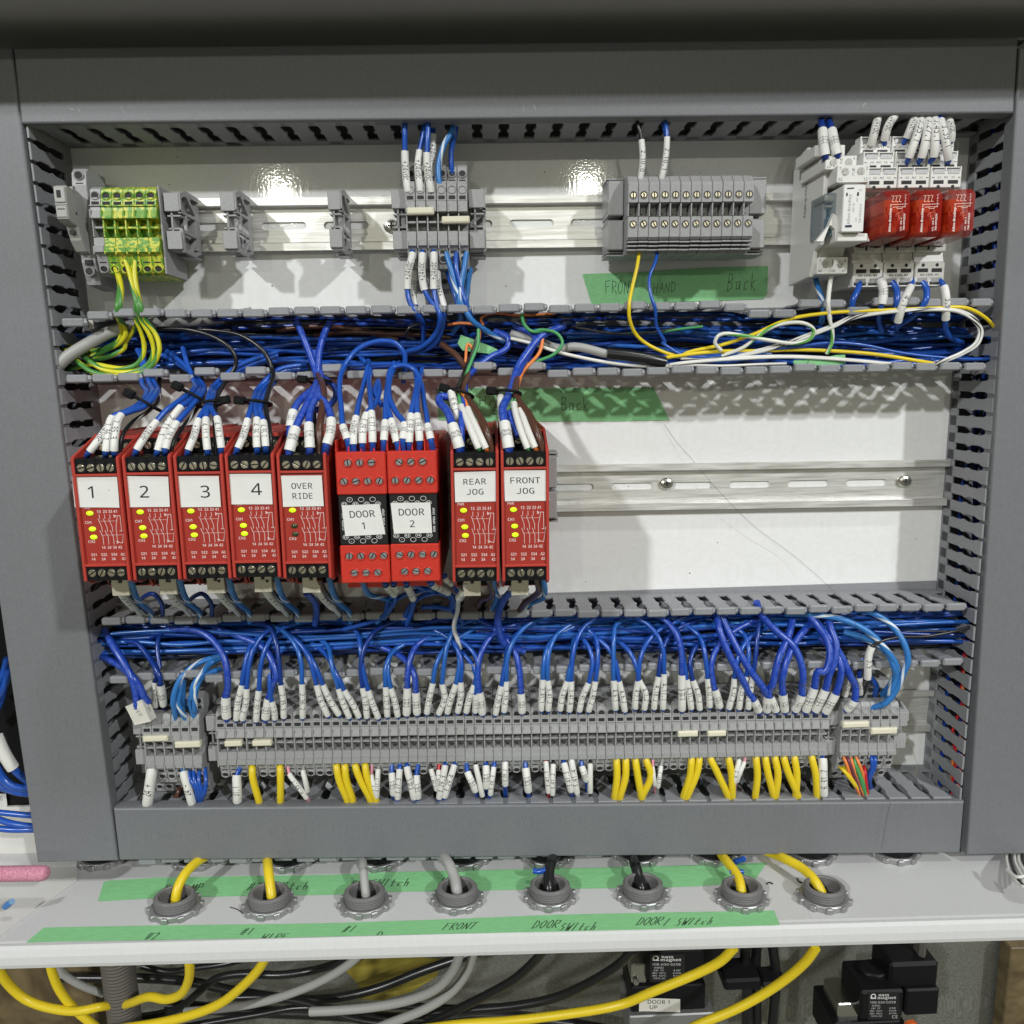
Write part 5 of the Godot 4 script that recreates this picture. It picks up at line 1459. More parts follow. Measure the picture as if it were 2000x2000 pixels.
	wire("b E382,630,122 *E378,575,125 *E385,492,117 E342,430,105 E305,350,91 E306,260,71 E325,200,56 E360,160,44", P, ["^=24+24"], "wire", "", d)
	wire("b E415,630,122 *E412,590,125 E415,520,121 *E420,445,113 E440,350,94 E452,260,62 E446,200,48", P, ["^3.39.0"], "wire", "", d)
	wire("b E468,628,122 *E468,583,125 E463,510,121 *E455,445,113 E455,350,94 E466,260,62 E482,195,46", P, ["^3.39.1"], "wire", "", d)
	P = "into the REAR JOG relay"
	wire("B:2.5 E685,645,122 *E682,618,126 *E645,500,119 E615,420,107 E575,372,97 E582,345,91 E640,346,90", P, ["^=24+24"], "wire", "", 3.3)
	wire("w *E638,320,90 E655,390,98 *E676,480,107 E690,600,122", P, ["6.6.1"], "wire", "", 2.5)
	wire("g E792,640,122 *E785,622,127 E742,520,120 *E692,395,101 E680,335,89 E705,260,62 E752,140,50 E782,60,47 E785,-20,45", P, [""], "wire", "", 2.0)
	wire("o E832,640,122 *E825,622,127 E778,520,120 *E728,408,103 E715,350,94 E680,312,88 E650,312,86", P, [""], "wire", "", 2.0)
	wire("br:2.2 E855,645,122 E832,540,121 E792,450,111 E742,380,99 E702,320,86 E722,200,50 E662,120,42 E585,60,34", P)
	wire("B:2.2 E690,635,120 E692,540,119 E708,345,89 E742,220,52 E850,130,42 E940,80,38 E945,30,36 E870,-10,34", P)
	wire("k:1.3 E670,300,88 E715,200,52 E770,60,46 E790,-40,44", P)
	P = "into the FRONT JOG relay"
	wire("B:2.6 E950,645,122 *E948,620,127 *E926,490,117 E916,410,105 E942,350,93 E970,280,72 E1002,180,54 E1062,90,48 E1130,15,42 E1250,-40,34", P, ["^=24+24"], "wire", "", 3.4)
	wire("B:2.4 E990,250,60 E1020,170,52 E1075,80,46 E1090,20,40 E980,-40,30", P)
	wire("w *E905,345,90 *E920,500,111 E945,610,120", P, ["="+"6.7.1"], "wire", "", 2.5)
	wire("g E1058,640,122 *E1050,622,127 E1008,510,119 *E978,382,101 E992,335,91 E965,325,89", P, [""], "wire", "", 2.0)
	wire("o E1100,640,122 *E1090,618,127 E1048,515,119 *E1010,415,104 E985,360,94 E1002,270,68 E1032,200,52 E1112,110,48 E1130,40,44 E1118,-15,40", P, [""], "wire", "", 2.0)
	wire("br:2.3 E1128,640,122 E1105,550,121 E1062,450,111 E1002,370,98 E985,330,90 E990,250,66", P)
	wire("B:2.0 E1000,560,118 E965,480,111 E950,430,104", P)
	# ties
	tie("D", 800, 385, 95, 7.4, -.55, "cable tie on the wires above the relay reading 1")
	tie("D", 1055, 345, 86, 7.4, -.55, "cable tie on the wires above the relay reading 2")
	tie("D", 1130, 383, 95, 6.0, .15, "cable tie on the wires above the relay reading 3", 1.0)
	tie("D", 1392, 378, 93, 6.4, -.12, "cable tie on the wires above the relay reading 4")
	tie("D", 1722, 262, 58, 6.4, -.1, "cable tie on the purple-blue wires above the OVER RIDE relay")
	tie("E", 690, 328, 87, 6.4, -.3, "cable tie on the wires above the REAR JOG relay")
	tie("E", 945, 325, 90, 6.4, -.1, "cable tie on the wires above the FRONT JOG relay")

func lower_relay_things():
	var x = [460, 722, 988, 1248, 1530]
	var n = ["1", "2", "3", "4", "OVER RIDE"]
	for k in 5:
		var P = "below the relay reading %s" % n[k]
		var p = func(a, b, c): return "D%d,%d,%d" % [x[k] + a, b, c]
		wire(" ".join(["Lw", p.call(245, 1325, 112), p.call(262, 1390, 104), p.call(285, 1440, 88), p.call(320, 1475, 70), p.call(352, 1505, 54), p.call(360, 1560, 44)]), P)
		wire(" ".join(["w", p.call(150, 1345, 106), "*" + p.call(175, 1375, 104), p.call(215, 1430, 90), "*" + p.call(262, 1478, 72), p.call(300, 1520, 50)]), P, ["3.7.1"], "wire", "", 2.6)
		wire(" ".join(["kw", p.call(190, 1330, 108), p.call(230, 1400, 100), p.call(290, 1470, 74), p.call(330, 1510, 52)]), P)
		if k in [1, 2]: wire(" ".join(["n", p.call(20, 1470, 30), p.call(60, 1420, 50), p.call(110, 1410, 60), p.call(150, 1460, 54), p.call(150, 1560, 46)]), P)
	wire("br:2.0 D1722,1325,110 D1745,1390,100 D1780,1450,80 D1800,1500,54", "below the OVER RIDE relay")
	wire("B D1650,1400,90 D1690,1440,80 D1705,1500,60 D1700,1570,46", "below the OVER RIDE relay")
	var P = "below the DOOR 1 relay"
	wire("Lw E160,1345,112 E195,1410,98 E285,1432,78 E322,1450,62 E300,1500,52 E235,1560,45", P)
	wire("b E280,1345,112 *E285,1358,110 *E330,1410,96 E320,1470,66 E250,1540,48 E60,1600,40", P, ["^3.29.3"], "wire", "", 2.4)
	wire("b E330,1345,110 *E328,1355,108 *E342,1385,100 E300,1440,70 E280,1540,44", P, ["3.27"], "wire", "", 2.4)
	P = "below the DOOR 2 relay"
	wire("b E395,1345,110 *E398,1358,108 *E432,1432,90 E425,1500,60 E400,1570,46", P, ["3.39"], "wire", "", 2.4)
	wire("b E520,1340,112 *E530,1352,110 *E622,1400,92 E655,1440,72 E632,1488,56 E560,1478,50 E480,1480,48", P, ["3.39.1"], "wire", "", 2.4)
	wire("b E600,1300,104 *E602,1315,104 *E640,1352,98 E675,1400,84 E668,1500,58 E660,1570,46", P, ["=3.45"], "wire", "", 2.2)
	wire("b E420,1350,104 E480,1375,96 E560,1395,84 E640,1430,70 E640,1490,52 E700,1560,44", P)
	wire("b E560,1400,88 E480,1420,76 E420,1470,60 E380,1550,46", P)
	wire("b E310,1450,66 E420,1400,86 E540,1380,98", P)
	P = "below the REAR JOG relay"
	wire("w E715,1350,108 *E712,1378,106 *E682,1428,92 E672,1500,62 E655,1600,46 E690,1700,40", P, ["=6.6.1"], "wire", "", 2.8)
	wire("br:2.1 E830,1305,110 E862,1395,96 E850,1420,86 E800,1440,70 E782,1475,52", P)
	wire("Lw E868,1305,110 E870,1370,100 E885,1420,84 E860,1490,56", P)
	P = "below the FRONT JOG relay"
	wire("br:2.2 E1090,1305,110 E1112,1385,96 E1085,1420,80 E1035,1455,62 E1005,1500,48", P)
	wire("Lw E1130,1300,110 E1142,1380,100 E1132,1430,78 E1070,1458,58 E1020,1495,48", P)
	wire("B:2.6 E972,1385,104 E920,1440,82 E892,1520,58 E895,1600,48 E930,1680,42 E1030,1720,36", P)
	wire("w *E960,1380,106 *E1020,1390,98 E1050,1380,100", P, ["=6.7.1"], "wire", "", 2.4)

func bundle(count: int, xa: float, xb: float, ya: Callable, yb: Callable, za: float, zb: float, kinds: Array, label: String, group: String, mass := ""):
	var masses := {}
	for k in count:
		var t = rng.randf()
		var p = PackedVector3Array()
		var x = xa + (rng.randf_range(0, .5) * (xb - xa) if rng.randf() < .35 else rng.randf_range(-30, 0))
		var xe = xb - (rng.randf_range(0, .5) * (xb - xa) if rng.randf() < .35 else rng.randf_range(-30, 0))
		if xe - x < 300: xe = x + 300
		var z = rng.randf_range(za, zb)
		var n = int((xe - x) / 95.0) + 2
		for i in n:
			var px = lerpf(x, xe, float(i) / (n - 1))
			t = clampf(t + rng.randf_range(-.17, .17), 0, 1)
			z = clampf(z + rng.randf_range(-4, 4), za, zb)
			p.append(at(px, lerpf(ya.call(px), yb.call(px), t), z))
		var kind = kinds[rng.randi() % kinds.size()]
		if mass:
			masses.get_or_add(kind, Build.new()).tube(curve(p, 4), THICK[kind] * rng.randf_range(.7, .95), 7)
			continue
		var base = p[0]
		for i in n: p[i] -= base
		var m = Build.new()
		m.tube(curve(p, 4), THICK[kind] * rng.randf_range(.85, 1.0), 8, Vector2.ZERO, Vector2.ONE, .02 if kind == "Lw" else 0.0)
		var o = part("wire", m, kind, null, base)
		tag(o, "%s %s" % [COLOUR[kind], label], "wire", "%s %s" % [COLOUR[kind], group])
		o.set_meta("alike", true)
	for kind in masses:
		var o = part("wire_mass", masses[kind], kind)
		tag(o, "mass of %s wires %s" % [COLOUR[kind], mass], "wire mass"); o.set_meta("kind", "stuff")
func duct_bundles():
	lower_relay_things()
	# upper open duct
	var up = func(x): return 634.0 - (x - 100) * .008
	var low = func(x): return 738.0 - (x - 100) * .012
	bundle(12, 330, 1950, func(x): return 652.0 - (x - 900) * .003, func(x): return 722.0 - x * .004, 9, 20, ["b", "c", "b", "n"], "wire running along the open duct above the relays", "wires bundled in the duct above the relays")
	bundle(26, 130, 1950, func(x): return 640.0, func(x): return 722.0 - x * .008, 4, 13, ["n", "n", "b", "c", "k"], "wire running along the open duct above the relays", "wires bundled in the duct above the relays", "deep in the upper open duct")
	bundle(7, 250, 1100, func(x): return 622.0, func(x): return 655.0, 8, 24, ["n", "B", "k", "br"], "wire running along the open duct above the relays", "wires bundled in the duct above the relays", "back left in the upper duct")
	bundle(6, 1050, 1950, func(x): return 612.0, func(x): return 645.0, 4, 18, ["n", "b", "n", "k"], "wire running along the open duct above the relays", "wires bundled in the duct above the relays", "back right in the upper duct")
	bundle(4, 120, 700, func(x): return 655.0, func(x): return 700.0, 10, 30, ["b", "n"], "wire running along the open duct above the relays", "wires bundled in the duct above the relays")
	# lower open duct
	bundle(30, 195, 1905, func(x): return 1238.0 - x * .012, func(x): return 1285.0 - x * .012, 14, 34, ["n", "b", "n", "c", "n", "k"], "wire running along the open duct below the relays", "wires bundled in the duct below the relays", "deep in the lower open duct")
	bundle(26, 900, 1905, func(x): return 1198.0 - (x - 900) * .006, func(x): return 1282.0 - x * .01, 8, 36, ["n", "b", "c", "n"], "wire running along the open duct below the relays", "wires bundled in the duct below the relays", "deep right in the lower duct")
	bundle(14, 195, 1000, func(x): return 1212.0, func(x): return 1270.0, 6, 18, ["n", "n", "k"], "wire running along the open duct below the relays", "wires bundled in the duct below the relays", "back left in the lower duct")
	bundle(10, 195, 1905, func(x): return 1236.0 - x * .012, func(x): return 1278.0 - x * .012, 28, 38, ["b", "n", "c"], "wire running along the open duct below the relays", "wires bundled in the duct below the relays")
	bundle(2, 1000, 1800, func(x): return 1215.0, func(x): return 1260.0, 20, 34, ["L"], "wire running along the open duct below the relays", "wires bundled in the duct below the relays")
	# wires glimpsed through the slots of the covered ducts
	var hidden := {}
	for k in 9:
		var p = PackedVector3Array()
		for i in 12: p.append(Vector3(354.0 + k * 4.4 + rng.randf_range(-3, 3), 190 - i * 48, 14.0 + (k * 37 % 24) + rng.randf_range(-4, 4)))
		hidden.get_or_add("n", Build.new()).tube(curve(p, 3), 1.6, 7)
	for k in 7:
		var p = PackedVector3Array()
		for i in 8: p.append(Vector3(352.0 + k * 3.0 + rng.randf_range(-3, 3), -190 - i * 22, 30 + k * 2.2 + rng.randf_range(-3, 3)))
		hidden.get_or_add(["r", "o", "r", "b", "g", "r", "w"][k], Build.new()).tube(curve(p, 3), 1.1, 7)
	for kind in hidden: tag(part("wire_mass", hidden[kind], kind), "%s wires inside the covered right-hand duct, seen through its slots" % COLOUR[kind], "wire mass").set_meta("kind", "stuff")
	hidden = {}
	for k in 10:
		var p = PackedVector3Array()
		for i in 14: p.append(Vector3(-270 + i * 46, -328 - (k % 3) * 4 + rng.randf_range(-3, 3) - i * 1.2, 12 + k * 3.2 + rng.randf_range(-3, 3)))
		hidden.get_or_add(["n", "b", "k", "n", "r", "b", "w", "b", "n", "o"][k], Build.new()).tube(curve(p, 3), 1.4, 7)
	for kind in hidden: tag(part("wire_mass", hidden[kind], kind), "%s wires inside the covered bottom duct, seen through its slots" % COLOUR[kind], "wire mass").set_meta("kind", "stuff")
	# thick shielded cable with a black wrapped joint in the upper duct
	wire("dark_sheath:3.0 B960,1800,30 B1100,1840,34 B1230,1880,36 E1300,75,40 E1480,115,42", "in the upper duct, ending in a black wrapping", [], "cable")
	wire("k:4.0 E1478,112,43 E1600,125,44 E1720,145,44 E1790,160,43", "wrapping at the end of the grey cable in the upper duct", [], "sleeve")
	wire("w:1.2 E960,30,40 E1080,60,42 E1200,100,43 E1300,125,43 E1480,160,43 E1650,178,42 E1900,180,40", "lying before the grey cable in the upper duct")

func strip_wires():
	var P = "atop the long strip"
	wire("B:2.5 L880,1220,26 L1050,1122,34 L1250,1105,38 L1430,1140,42 L1560,1250,46 L1640,1400,50 L1665,1560,52 L1662,1680,50 *G1218,165,49 *G1222,275,47 G1228,300,43", P, ["=5.31.1"], "wire", "", 3.4)
	wire("B:2.5 D1150,1590,30 D1300,1640,38 D1420,1700,44 D1475,1790,50 D1488,1860,52 G1470,100,50 *G1450,175,49 *G1432,280,47 G1432,302,43", P, ["=5.33.3"], "wire", "", 3.2)
	# hole, foot of sleeve, head of sleeve (frame, x, y), text, bend of the sleeve, which way it goes in the duct
	var rows = [["G", 1278, 292, 1275, 1305, 100, "2.31.1", -8], ["G", 1325, 292, 1308, 1330, 120, "2.31.2", 6], ["G", 1385, 298, 1382, 1396, 130, "2.32.1", -4], ["G", 1480, 288, 1482, 1464, 190, "2.33.2", 4], ["G", 1535, 280, 1530, 1514, 100, "2.35.3", 6],
		["G", 1635, 280, 1632, 1628, 95, "2.36.2", 2], ["G", 1775, 270, 1766, 1706, 100, "3.6.1", -8], ["G", 1835, 266, 1826, 1740, 100, "3.6.2", -6], ["H", 95, 280, 88, 30, 120, "3.7.1", -4], ["H", 145, 278, 140, 60, 130, "3.7.2", 6],
		["H", 190, 280, 184, 160, 115, "3.18.2", 4], ["H", 250, 282, 244, 190, 130, "3.11.1", -2], ["H", 297, 272, 294, 285, 110, "3.27.2", 0], ["H", 357, 272, 350, 312, 118, "3.27.3", 4], ["H", 400, 262, 398, 402, 115, "=3.32.5", 0],
		["H", 458, 258, 454, 448, 140, "=3.26.5", 0], ["H", 510, 258, 508, 540, 90, "3.29.1", -3], ["H", 570, 262, 572, 590, 95, "3.29.2", 22], ["H", 618, 256, 618, 665, 95, "3.29.3", -3], ["H", 672, 252, 674, 690, 85, "3.29.4", 8],
		["H", 716, 252, 720, 765, 100, "3.33.1", -6], ["H", 765, 250, 768, 772, 150, "3.33.7", 0], ["H", 812, 258, 806, 790, 140, "=3.25.5", 4], ["H", 872, 262, 878, 910, 105, "3.39.3", -3], ["H", 925, 248, 924, 935, 80, "3.39.2", 3],
		["H", 1020, 250, 1020, 1014, 145, "=3.39.5", 2], ["H", 1127, 240, 1124, 1132, 70, "3.41.1", -2], ["H", 1163, 240, 1162, 1158, 75, "3.41.2", 8], ["H", 1222, 240, 1226, 1265, 80, "3.41.3", -8], ["H", 1275, 245, 1276, 1285, 80, "3.41.4", 4],
		["H", 1328, 245, 1330, 1380, 90, "3.45.1", -8], ["H", 1376, 245, 1380, 1416, 80, "3.46.2", 4], ["H", 1528, 235, 1524, 1514, 75, "4.6.1", 0], ["H", 1578, 245, 1574, 1542, 80, "4.6.2", 4], ["H", 1628, 230, 1630, 1646, 80, "4.7.1", -5],
		["H", 1680, 235, 1680, 1650, 75, "4.7.2", 22], ["H", 1728, 232, 1732, 1756, 55, "4.18.2", -4], ["H", 1780, 232, 1780, 1785, 40, "4.11.1", 2], ["H", 1880, 238, 1882, 1882, 45, "=5.32.2", 0], ["I", 142, 232, 138, 112, 70, "4.31.1", 3],
		["I", 186, 236, 184, 146, 75, "4.31.2", 10], ["I", 238, 222, 238, 226, 65, "4.32.1", 2], ["I", 293, 222, 290, 264, 125, "=6.33.3", 3], ["I", 342, 232, 342, 372, 65, "4.32.2", 6], ["I", 392, 232, 396, 436, 55, "4.35.2", -8], ["I", 442, 232, 446, 472, 60, "4.36.1", -4]]
	for q in rows:
		var f = q[0]
		var thick = q[6].begins_with("=")
		var k = q[7]
		var hx = q[4]; var hy = q[5]
		var mid = [(q[3] + hx) / 2.0 + k, (q[2] + hy) / 2.0]
		var s = -1.0 if rng.randf() < (.35 if f == "I" else .55) else 1.0
		var lean = (hx - q[3]) / maxf(40.0, float(q[2] - hy))
		var far = rng.randf_range(.2, 1.9)
		var up = rng.randf_range(.75, 1.22)
		var kind = "B:2.2" if thick else ["b", "b", "c:1.75", "n:1.75"][rng.randi() % 4]
		var top = func(yy): return maxf(yy, -240.0 if f == "G" else -262.0 if f == "H" else -285.0)
		wire("%s %s%d,%d,%d *%s%d,%d,%d %s%d,%d,%d *%s%d,%d,%d %s%d,%d,%d %s%d,%d,%d %s%d,%d,%d %s%d,%d,%d %s%d,%d,%d %s%d,%d,%d" % [kind, f, q[1], q[2] + 14, 42, f, q[3], q[2] - 4, 48, f, mid[0], mid[1], 50, f, hx, hy, 51, f, hx + lean * 30, hy - 40, 52,
			f, hx + lean * 75 + s * 4, hy - 110 * up, 51, f, hx + lean * 95 + s * 24 * far, hy - 190 * up, 47, f, hx + lean * 95 + s * 74 * far, top.call(hy - 262 * up), 40, f, hx + s * (150 + 110 * far), top.call(hy - 318 * up - rng.randf_range(0, 40)), 30, f, hx + s * (420 + 200 * far), top.call(hy - 330 * up - rng.randf_range(-20, 30)) + 20.0, 20], P, ["^" + q[6] if f != "I" or true else q[6]], "wire", "", 2.9 if thick else 2.25)
	P = "at the strip's right"
	var c = 3.2
	wire("B:2.6 F275,1515,38 F290,1600,46 F350,1750,52 F420,1880,53 I440,130,51 *I472,182,50 *I500,240,47 I505,262,43", P, ["=5.31.3"], "wire", "", c)
	wire("B:2.6 F300,1525,38 F375,1680,48 F450,1810,53 F530,1920,53 I540,150,51 *I560,170,50 *I592,238,47 I596,258,43", P, ["=5.32.3"], "wire", "", c)
	wire("B:2.6 F685,1540,36 F660,1640,46 F615,1740,52 F590,1830,54 F575,1900,54 I562,120,52 *I553,165,51 *I546,240,47 I545,258,43", P, ["=5.32.5"], "wire", "", c)
	wire("B:2.6 F780,1570,36 F710,1650,44 F655,1760,52 F630,1860,54 I628,100,52 *I632,150,51 *I642,238,47 I645,258,43", P, ["=6.33.1"], "wire", "", c)
	wire("B:2.6 F490,1450,46 F510,1510,44 F600,1610,46 F690,1690,50 F735,1800,54 F740,1880,54 I735,100,52 *I736,155,51 *I700,238,47 I696,255,43", P, ["=6.33.2"], "wire", "", c)
	wire("B:2.6 F745,1490,38 F810,1570,44 F870,1660,48 F885,1740,52 F850,1830,54 I825,30,53 *I802,118,51 *I756,240,47 I750,258,43", P, ["=6.36.1"], "wire", "", c)
	wire("B:2.6 F870,1500,36 F890,1590,44 F920,1680,50 F905,1790,53 I885,40,53 *I862,128,51 *I808,240,47 I800,256,43", P, ["=6.36.2"], "wire", "", c)
	wire("B:2.6 F830,1640,42 F915,1720,48 F945,1800,53 I945,50,53 *I917,150,51 *I862,248,47 I852,262,43", P, ["=6.36.3"], "wire", "", c)
	P = "at the right-hand two-level terminals"
	wire("n F920,1700,40 F985,1790,46 *I992,45,42 *I965,160,38 I962,180,35", P, ["+24vdc"], "wire", "", 2.5)
	wire("B:2.6 F800,1540,34 F860,1620,44 F940,1730,50 F1000,1860,52 I1022,110,50 *I1018,185,50 *I978,235,47 I962,238,44", P, ["=24+24"], "wire", "", 3.2)
	wire("n I1045,20,42 *I1043,60,41 *I1046,150,38 I1046,170,35", P, ["=24+24"], "wire", "", 2.5)
	wire("k I1062,160,36 I1085,95,44 *F1088,1862,52 *F1112,1692,54 F1150,1668,54 F1250,1642,52 F1400,1636,50 F1560,1608,48 F1660,1580,44", P, ["^3.9"], "wire", "", 2.6)
	wire("b:2.2 F1060,1755,38 F1080,1820,42 I1110,70,42 I1135,110,40 I1125,165,35", P)
	wire("Lw:2.3 F640,1515,38 F800,1520,42 F950,1545,46 F1090,1610,50 F1190,1710,54 F1242,1790,55 I1245,20,54 I1215,100,48 I1165,160,36", P)
	wire("Lw:2.3 F1010,1488,40 F1120,1512,44 F1220,1580,48 F1288,1680,54 F1306,1770,56 I1285,30,55 I1235,140,52 I1180,205,50 I1105,228,44", P)
	wire("Lw:2.3 F960,1612,40 F1080,1650,46 F1190,1720,52 F1230,1800,55 I1240,60,53 I1205,150,50 I1190,160,36", P)
	P = "at the left-hand two-level terminals"
	wire("B:2.6 L500,1110,34 L590,1270,44 L690,1430,50 L765,1580,53 L800,1720,53 L820,1850,52 G770,190,50", P)
	wire("B:2.6 L420,1350,34 L560,1400,40 L690,1480,48 L770,1560,53 L830,1640,53 L880,1750,52 G800,200,50", P)
	wire("n L985,1440,44 L985,1530,48 *L985,1595,46 *L982,1830,40 L982,1860,36", P, ["+24vdc"], "wire", "", 2.4)
	wire("n:1.9 L620,1220,34 L800,1235,38 L920,1370,44 L990,1480,50 L1025,1560,52 *L1032,1622,50 *L1060,1815,42 L1065,1860,36", P, ["=24+24"], "wire", "", 2.8)
	wire("n L1070,1130,32 L1010,1200,38 L1008,1350,44 L1025,1480,48", P)
	wire("Lw:2.1 L1620,1350,34 L1400,1420,40 L1260,1520,49 L1185,1640,52 L1150,1800,52 G940,230,50 G945,305,43", P)
	wire("Lw:2.1 L1640,1370,34 L1500,1430,40 L1420,1530,49 L1340,1640,52 L1325,1750,52 G1025,180,50 G1055,300,43", P)
	wire("Lw:2.1 L1240,1520,44 L1225,1650,49 L1200,1800,50 G975,240,49 G1010,300,43", P)
	wire("Lw:2.1 L1600,1480,38 L1420,1560,48 L1360,1700,52 L1355,1830,50 G1050,240,48 G1060,260,38", P)
	wire("Lw:2.1 L1250,1540,42 L1240,1700,46 L1255,1830,42 L1275,1860,36", P)
	# the folded paper flag on the two thick wires
	var im = blank(220, 210, Color(.64, .62, .56))
	var ink = Color(.05, .05, .05)
	for k in 3: text(im, "24+", 60 + k * 36, 100 + (1 - k) * 12, 34, ink, "Droid Sans Mono", 1)
	var o = thing("paper_flag", "folded white paper flag marked 24+ on two thick blue wires", "wire label", Vector3.ZERO)
	var c0 = [fr("Q", 1182, 95, 54), fr("Q", 1272, 270, 54), fr("Q", 1425, 235, 55), fr("Q", 1335, 30, 55)]
	paper(o, "paper", im, [c0[0], c0[1], c0[2], c0[3]])
	var im2 = blank(80, 210, Color(.64, .62, .56)); text(im2, "24+", 40, 110, 34, ink, "Droid Sans Mono", 1)
	paper(o, "folded_side", im2, [fr("Q", 1425, 235, 55), fr("Q", 1478, 195, 50), fr("Q", 1390, -5, 50), fr("Q", 1335, 30, 55)])

func lower_wires():
	var P = "dropping from the long strip"
	for q in ["G 1360,540 1362,600 1395,725", "G 1510,538 1512,620 1512,722", "H 20,530 35,620 75,718", "H 65,528 72,610 105,718", "H 122,528 150,620 200,716", "H 175,526 185,600 230,716", "H 1530,494 1532,600 1520,702", "H 1580,494 1578,600 1550,704",
			"H 1632,494 1645,600 1662,702", "H 1690,494 1715,590 1670,704", "I 140,486 132,590 98,702", "I 182,484 172,570 118,704", "I 242,484 275,570 335,700", "I 340,484 355,580 360,702", "I 488,482 495,590 484,702", "I 538,482 552,580 582,700",
			"I 590,482 606,580 594,698", "I 638,482 662,580 712,698", "I 695,480 708,580 702,698", "I 788,478 808,580 816,698"]:
		var w = q.split(" ")
		var p := []
		for k in 3: p.append(w[k + 1].split(","))
		wire("y %s%d,%d,42 %s%d,%d,46 %s%s,48 %s%s,46 %s%d,%d,40" % [w[0], int(p[0][0]), int(p[0][1]) - 10, w[0], int(p[0][0]), int(p[0][1]) + 14, w[0], w[2], w[0], w[3], w[0], int(p[2][0]) + (int(p[2][0]) - int(p[1][0])) / 3, int(p[2][1]) + 60], P)
	# wires in sleeves: kind, frame, hole, head and foot of the sleeve, text
	for q in [["b", "G", 1302, 540, 1278, 590, 1280, 728, "31.1", 3.3], ["p", "G", 1550, 535, 1560, 582, 1652, 712, "6.33.7", 1.9], ["gr", "G", 1640, 535, 1634, 566, 1658, 675, "", 1.9],
			["p", "H", 216, 515, 208, 588, 236, 708, "7.1", 1.9], ["gr", "H", 252, 535, 245, 560, 238, 702, "3.11.1", 1.9], ["b", "H", 320, 520, 318, 578, 326, 690, "=3.26.5", 2.5], ["b", "H", 365, 520, 360, 558, 350, 712, "3.27.3", 2.4], ["b", "H", 405, 515, 400, 545, 438, 712, "=5.26.5", 2.6],
			["b", "H", 466, 515, 452, 590, 460, 708, "=3.26.5", 2.6], ["k", "H", 526, 515, 530, 558, 560, 668, "3.29.1", 1.9], ["r", "H", 576, 515, 571, 564, 570, 645, "3.29.2", 1.9], ["b", "H", 612, 512, 606, 538, 574, 710, "3.29.3", 2.5], ["b", "H", 664, 510, 656, 535, 604, 704, "3.29.4", 2.4],
			["b", "H", 720, 508, 726, 572, 768, 672, "=3.45.1", 2.6], ["k", "H", 768, 508, 770, 534, 806, 700, "", 2.0], ["b", "H", 826, 506, 826, 540, 828, 652, "=3.30.5", 2.6], ["b", "H", 874, 506, 868, 546, 850, 692, "3.39.3", 2.0], ["b", "H", 930, 502, 929, 520, 930, 640, "3.39.2", 2.4],
			["b", "H", 1036, 500, 1040, 552, 1054, 672, "=3.39.5", 2.9], ["r", "H", 1140, 494, 1148, 516, 1162, 680, "3.41.1", 2.0], ["k", "H", 1186, 496, 1188, 530, 1185, 692, "3.41.2", 2.0], ["b", "H", 1238, 496, 1246, 525, 1285, 672, "3.41.3", 2.6], ["w", "H", 1285, 498, 1286, 505, 1316, 682, "3.41.4", 2.4],
			["b", "H", 1336, 494, 1344, 545, 1366, 615, "=3.45.1", 2.4], ["k", "H", 1386, 494, 1388, 528, 1388, 680, "", 2.0], ["p", "H", 1728, 490, 1724, 545, 1736, 642, "", 1.6], ["gr", "H", 1784, 490, 1770, 542, 1754, 652, "3.31.2", 1.7],
			["gr", "I", 396, 484, 396, 508, 366, 640, "6.2", 1.9], ["p", "I", 432, 480, 424, 520, 384, 622, "", 1.7], ["b", "I", 838, 476, 846, 500, 852, 692, "6.31.2", 3.2], ["b", "G", 822, 550, 820, 560, 795, 742, "24 +", 3.8], ["L", "G", 990, 545, 990, 572, 1034, 738, "24 -", 3.0]]:
		var f = q[1]
		var mx = (q[4] + q[6]) / 2.0; var my = (q[5] + q[7]) / 2.0
		wire("%s %s%d,%d,42 *%s%d,%d,46 %s%d,%d,49 *%s%d,%d,47 %s%d,%d,42 %s%d,%d,34" % [q[0], f, q[2], q[3] - 6, f, q[4], q[5], f, mx, my, f, q[6], q[7], f, q[6] + (q[6] - q[4]) * .2, q[7] + 22, f, q[6] + (q[6] - q[4]) * .3, q[7] + 70], "below the lower terminals", ["^" + q[8] if q[8] else ""], "wire", "", q[9])
	P = "dropping from the left-hand two-level terminals"
	wire("b:1.5 G1020,552,42 G1025,610,48 G1055,660,49 G1062,730,44 G1066,790,34", P)
	wire("b:1.5 G1042,552,42 G1050,620,48 G1072,670,49 G1074,730,44 G1076,790,34", P)
	wire("b:1.5 G1078,550,42 G1072,620,48 G1088,670,49 G1082,730,44 G1080,790,34", P)
	wire("b:1.5 G1105,550,42 G1110,620,48 G1104,680,49 G1086,725,44 G1084,790,34", P)
	wire("br:2.2 G860,640,20 G850,680,24 G830,730,26", P)
	wire("br:2.2 G975,630,30 G965,680,36 G930,740,36", P)
	P = "fanning out below the right-hand two-level terminals"
	for q in ["o 212,540 250,620 300,760 385,930", "m 250,540 285,620 345,780 405,930", "o 288,538 310,620 345,760 410,932", "g 325,560 340,640 395,790 430,932", "g 332,560 362,680 410,800 440,932", "o 330,538 378,640 420,760 452,930", "r 420,655 432,720 440,800 456,925", "y:1.3 190,662 230,700 300,790 375,900", "y:1.3 230,660 262,720 320,800 390,905", "b:1.5 468,532 495,600 500,660 462,770", "b:1.5 512,532 528,600 522,660 478,775"]:
		var w = q.split(" ")
		wire("%s R%s,42 R%s,47 R%s,47 R%s,44 R%d,%d,36" % [w[0], w[1], w[2], w[3], w[4], int(w[4].get_slice(",", 0)) + 12, int(w[4].get_slice(",", 1)) + 90], P)

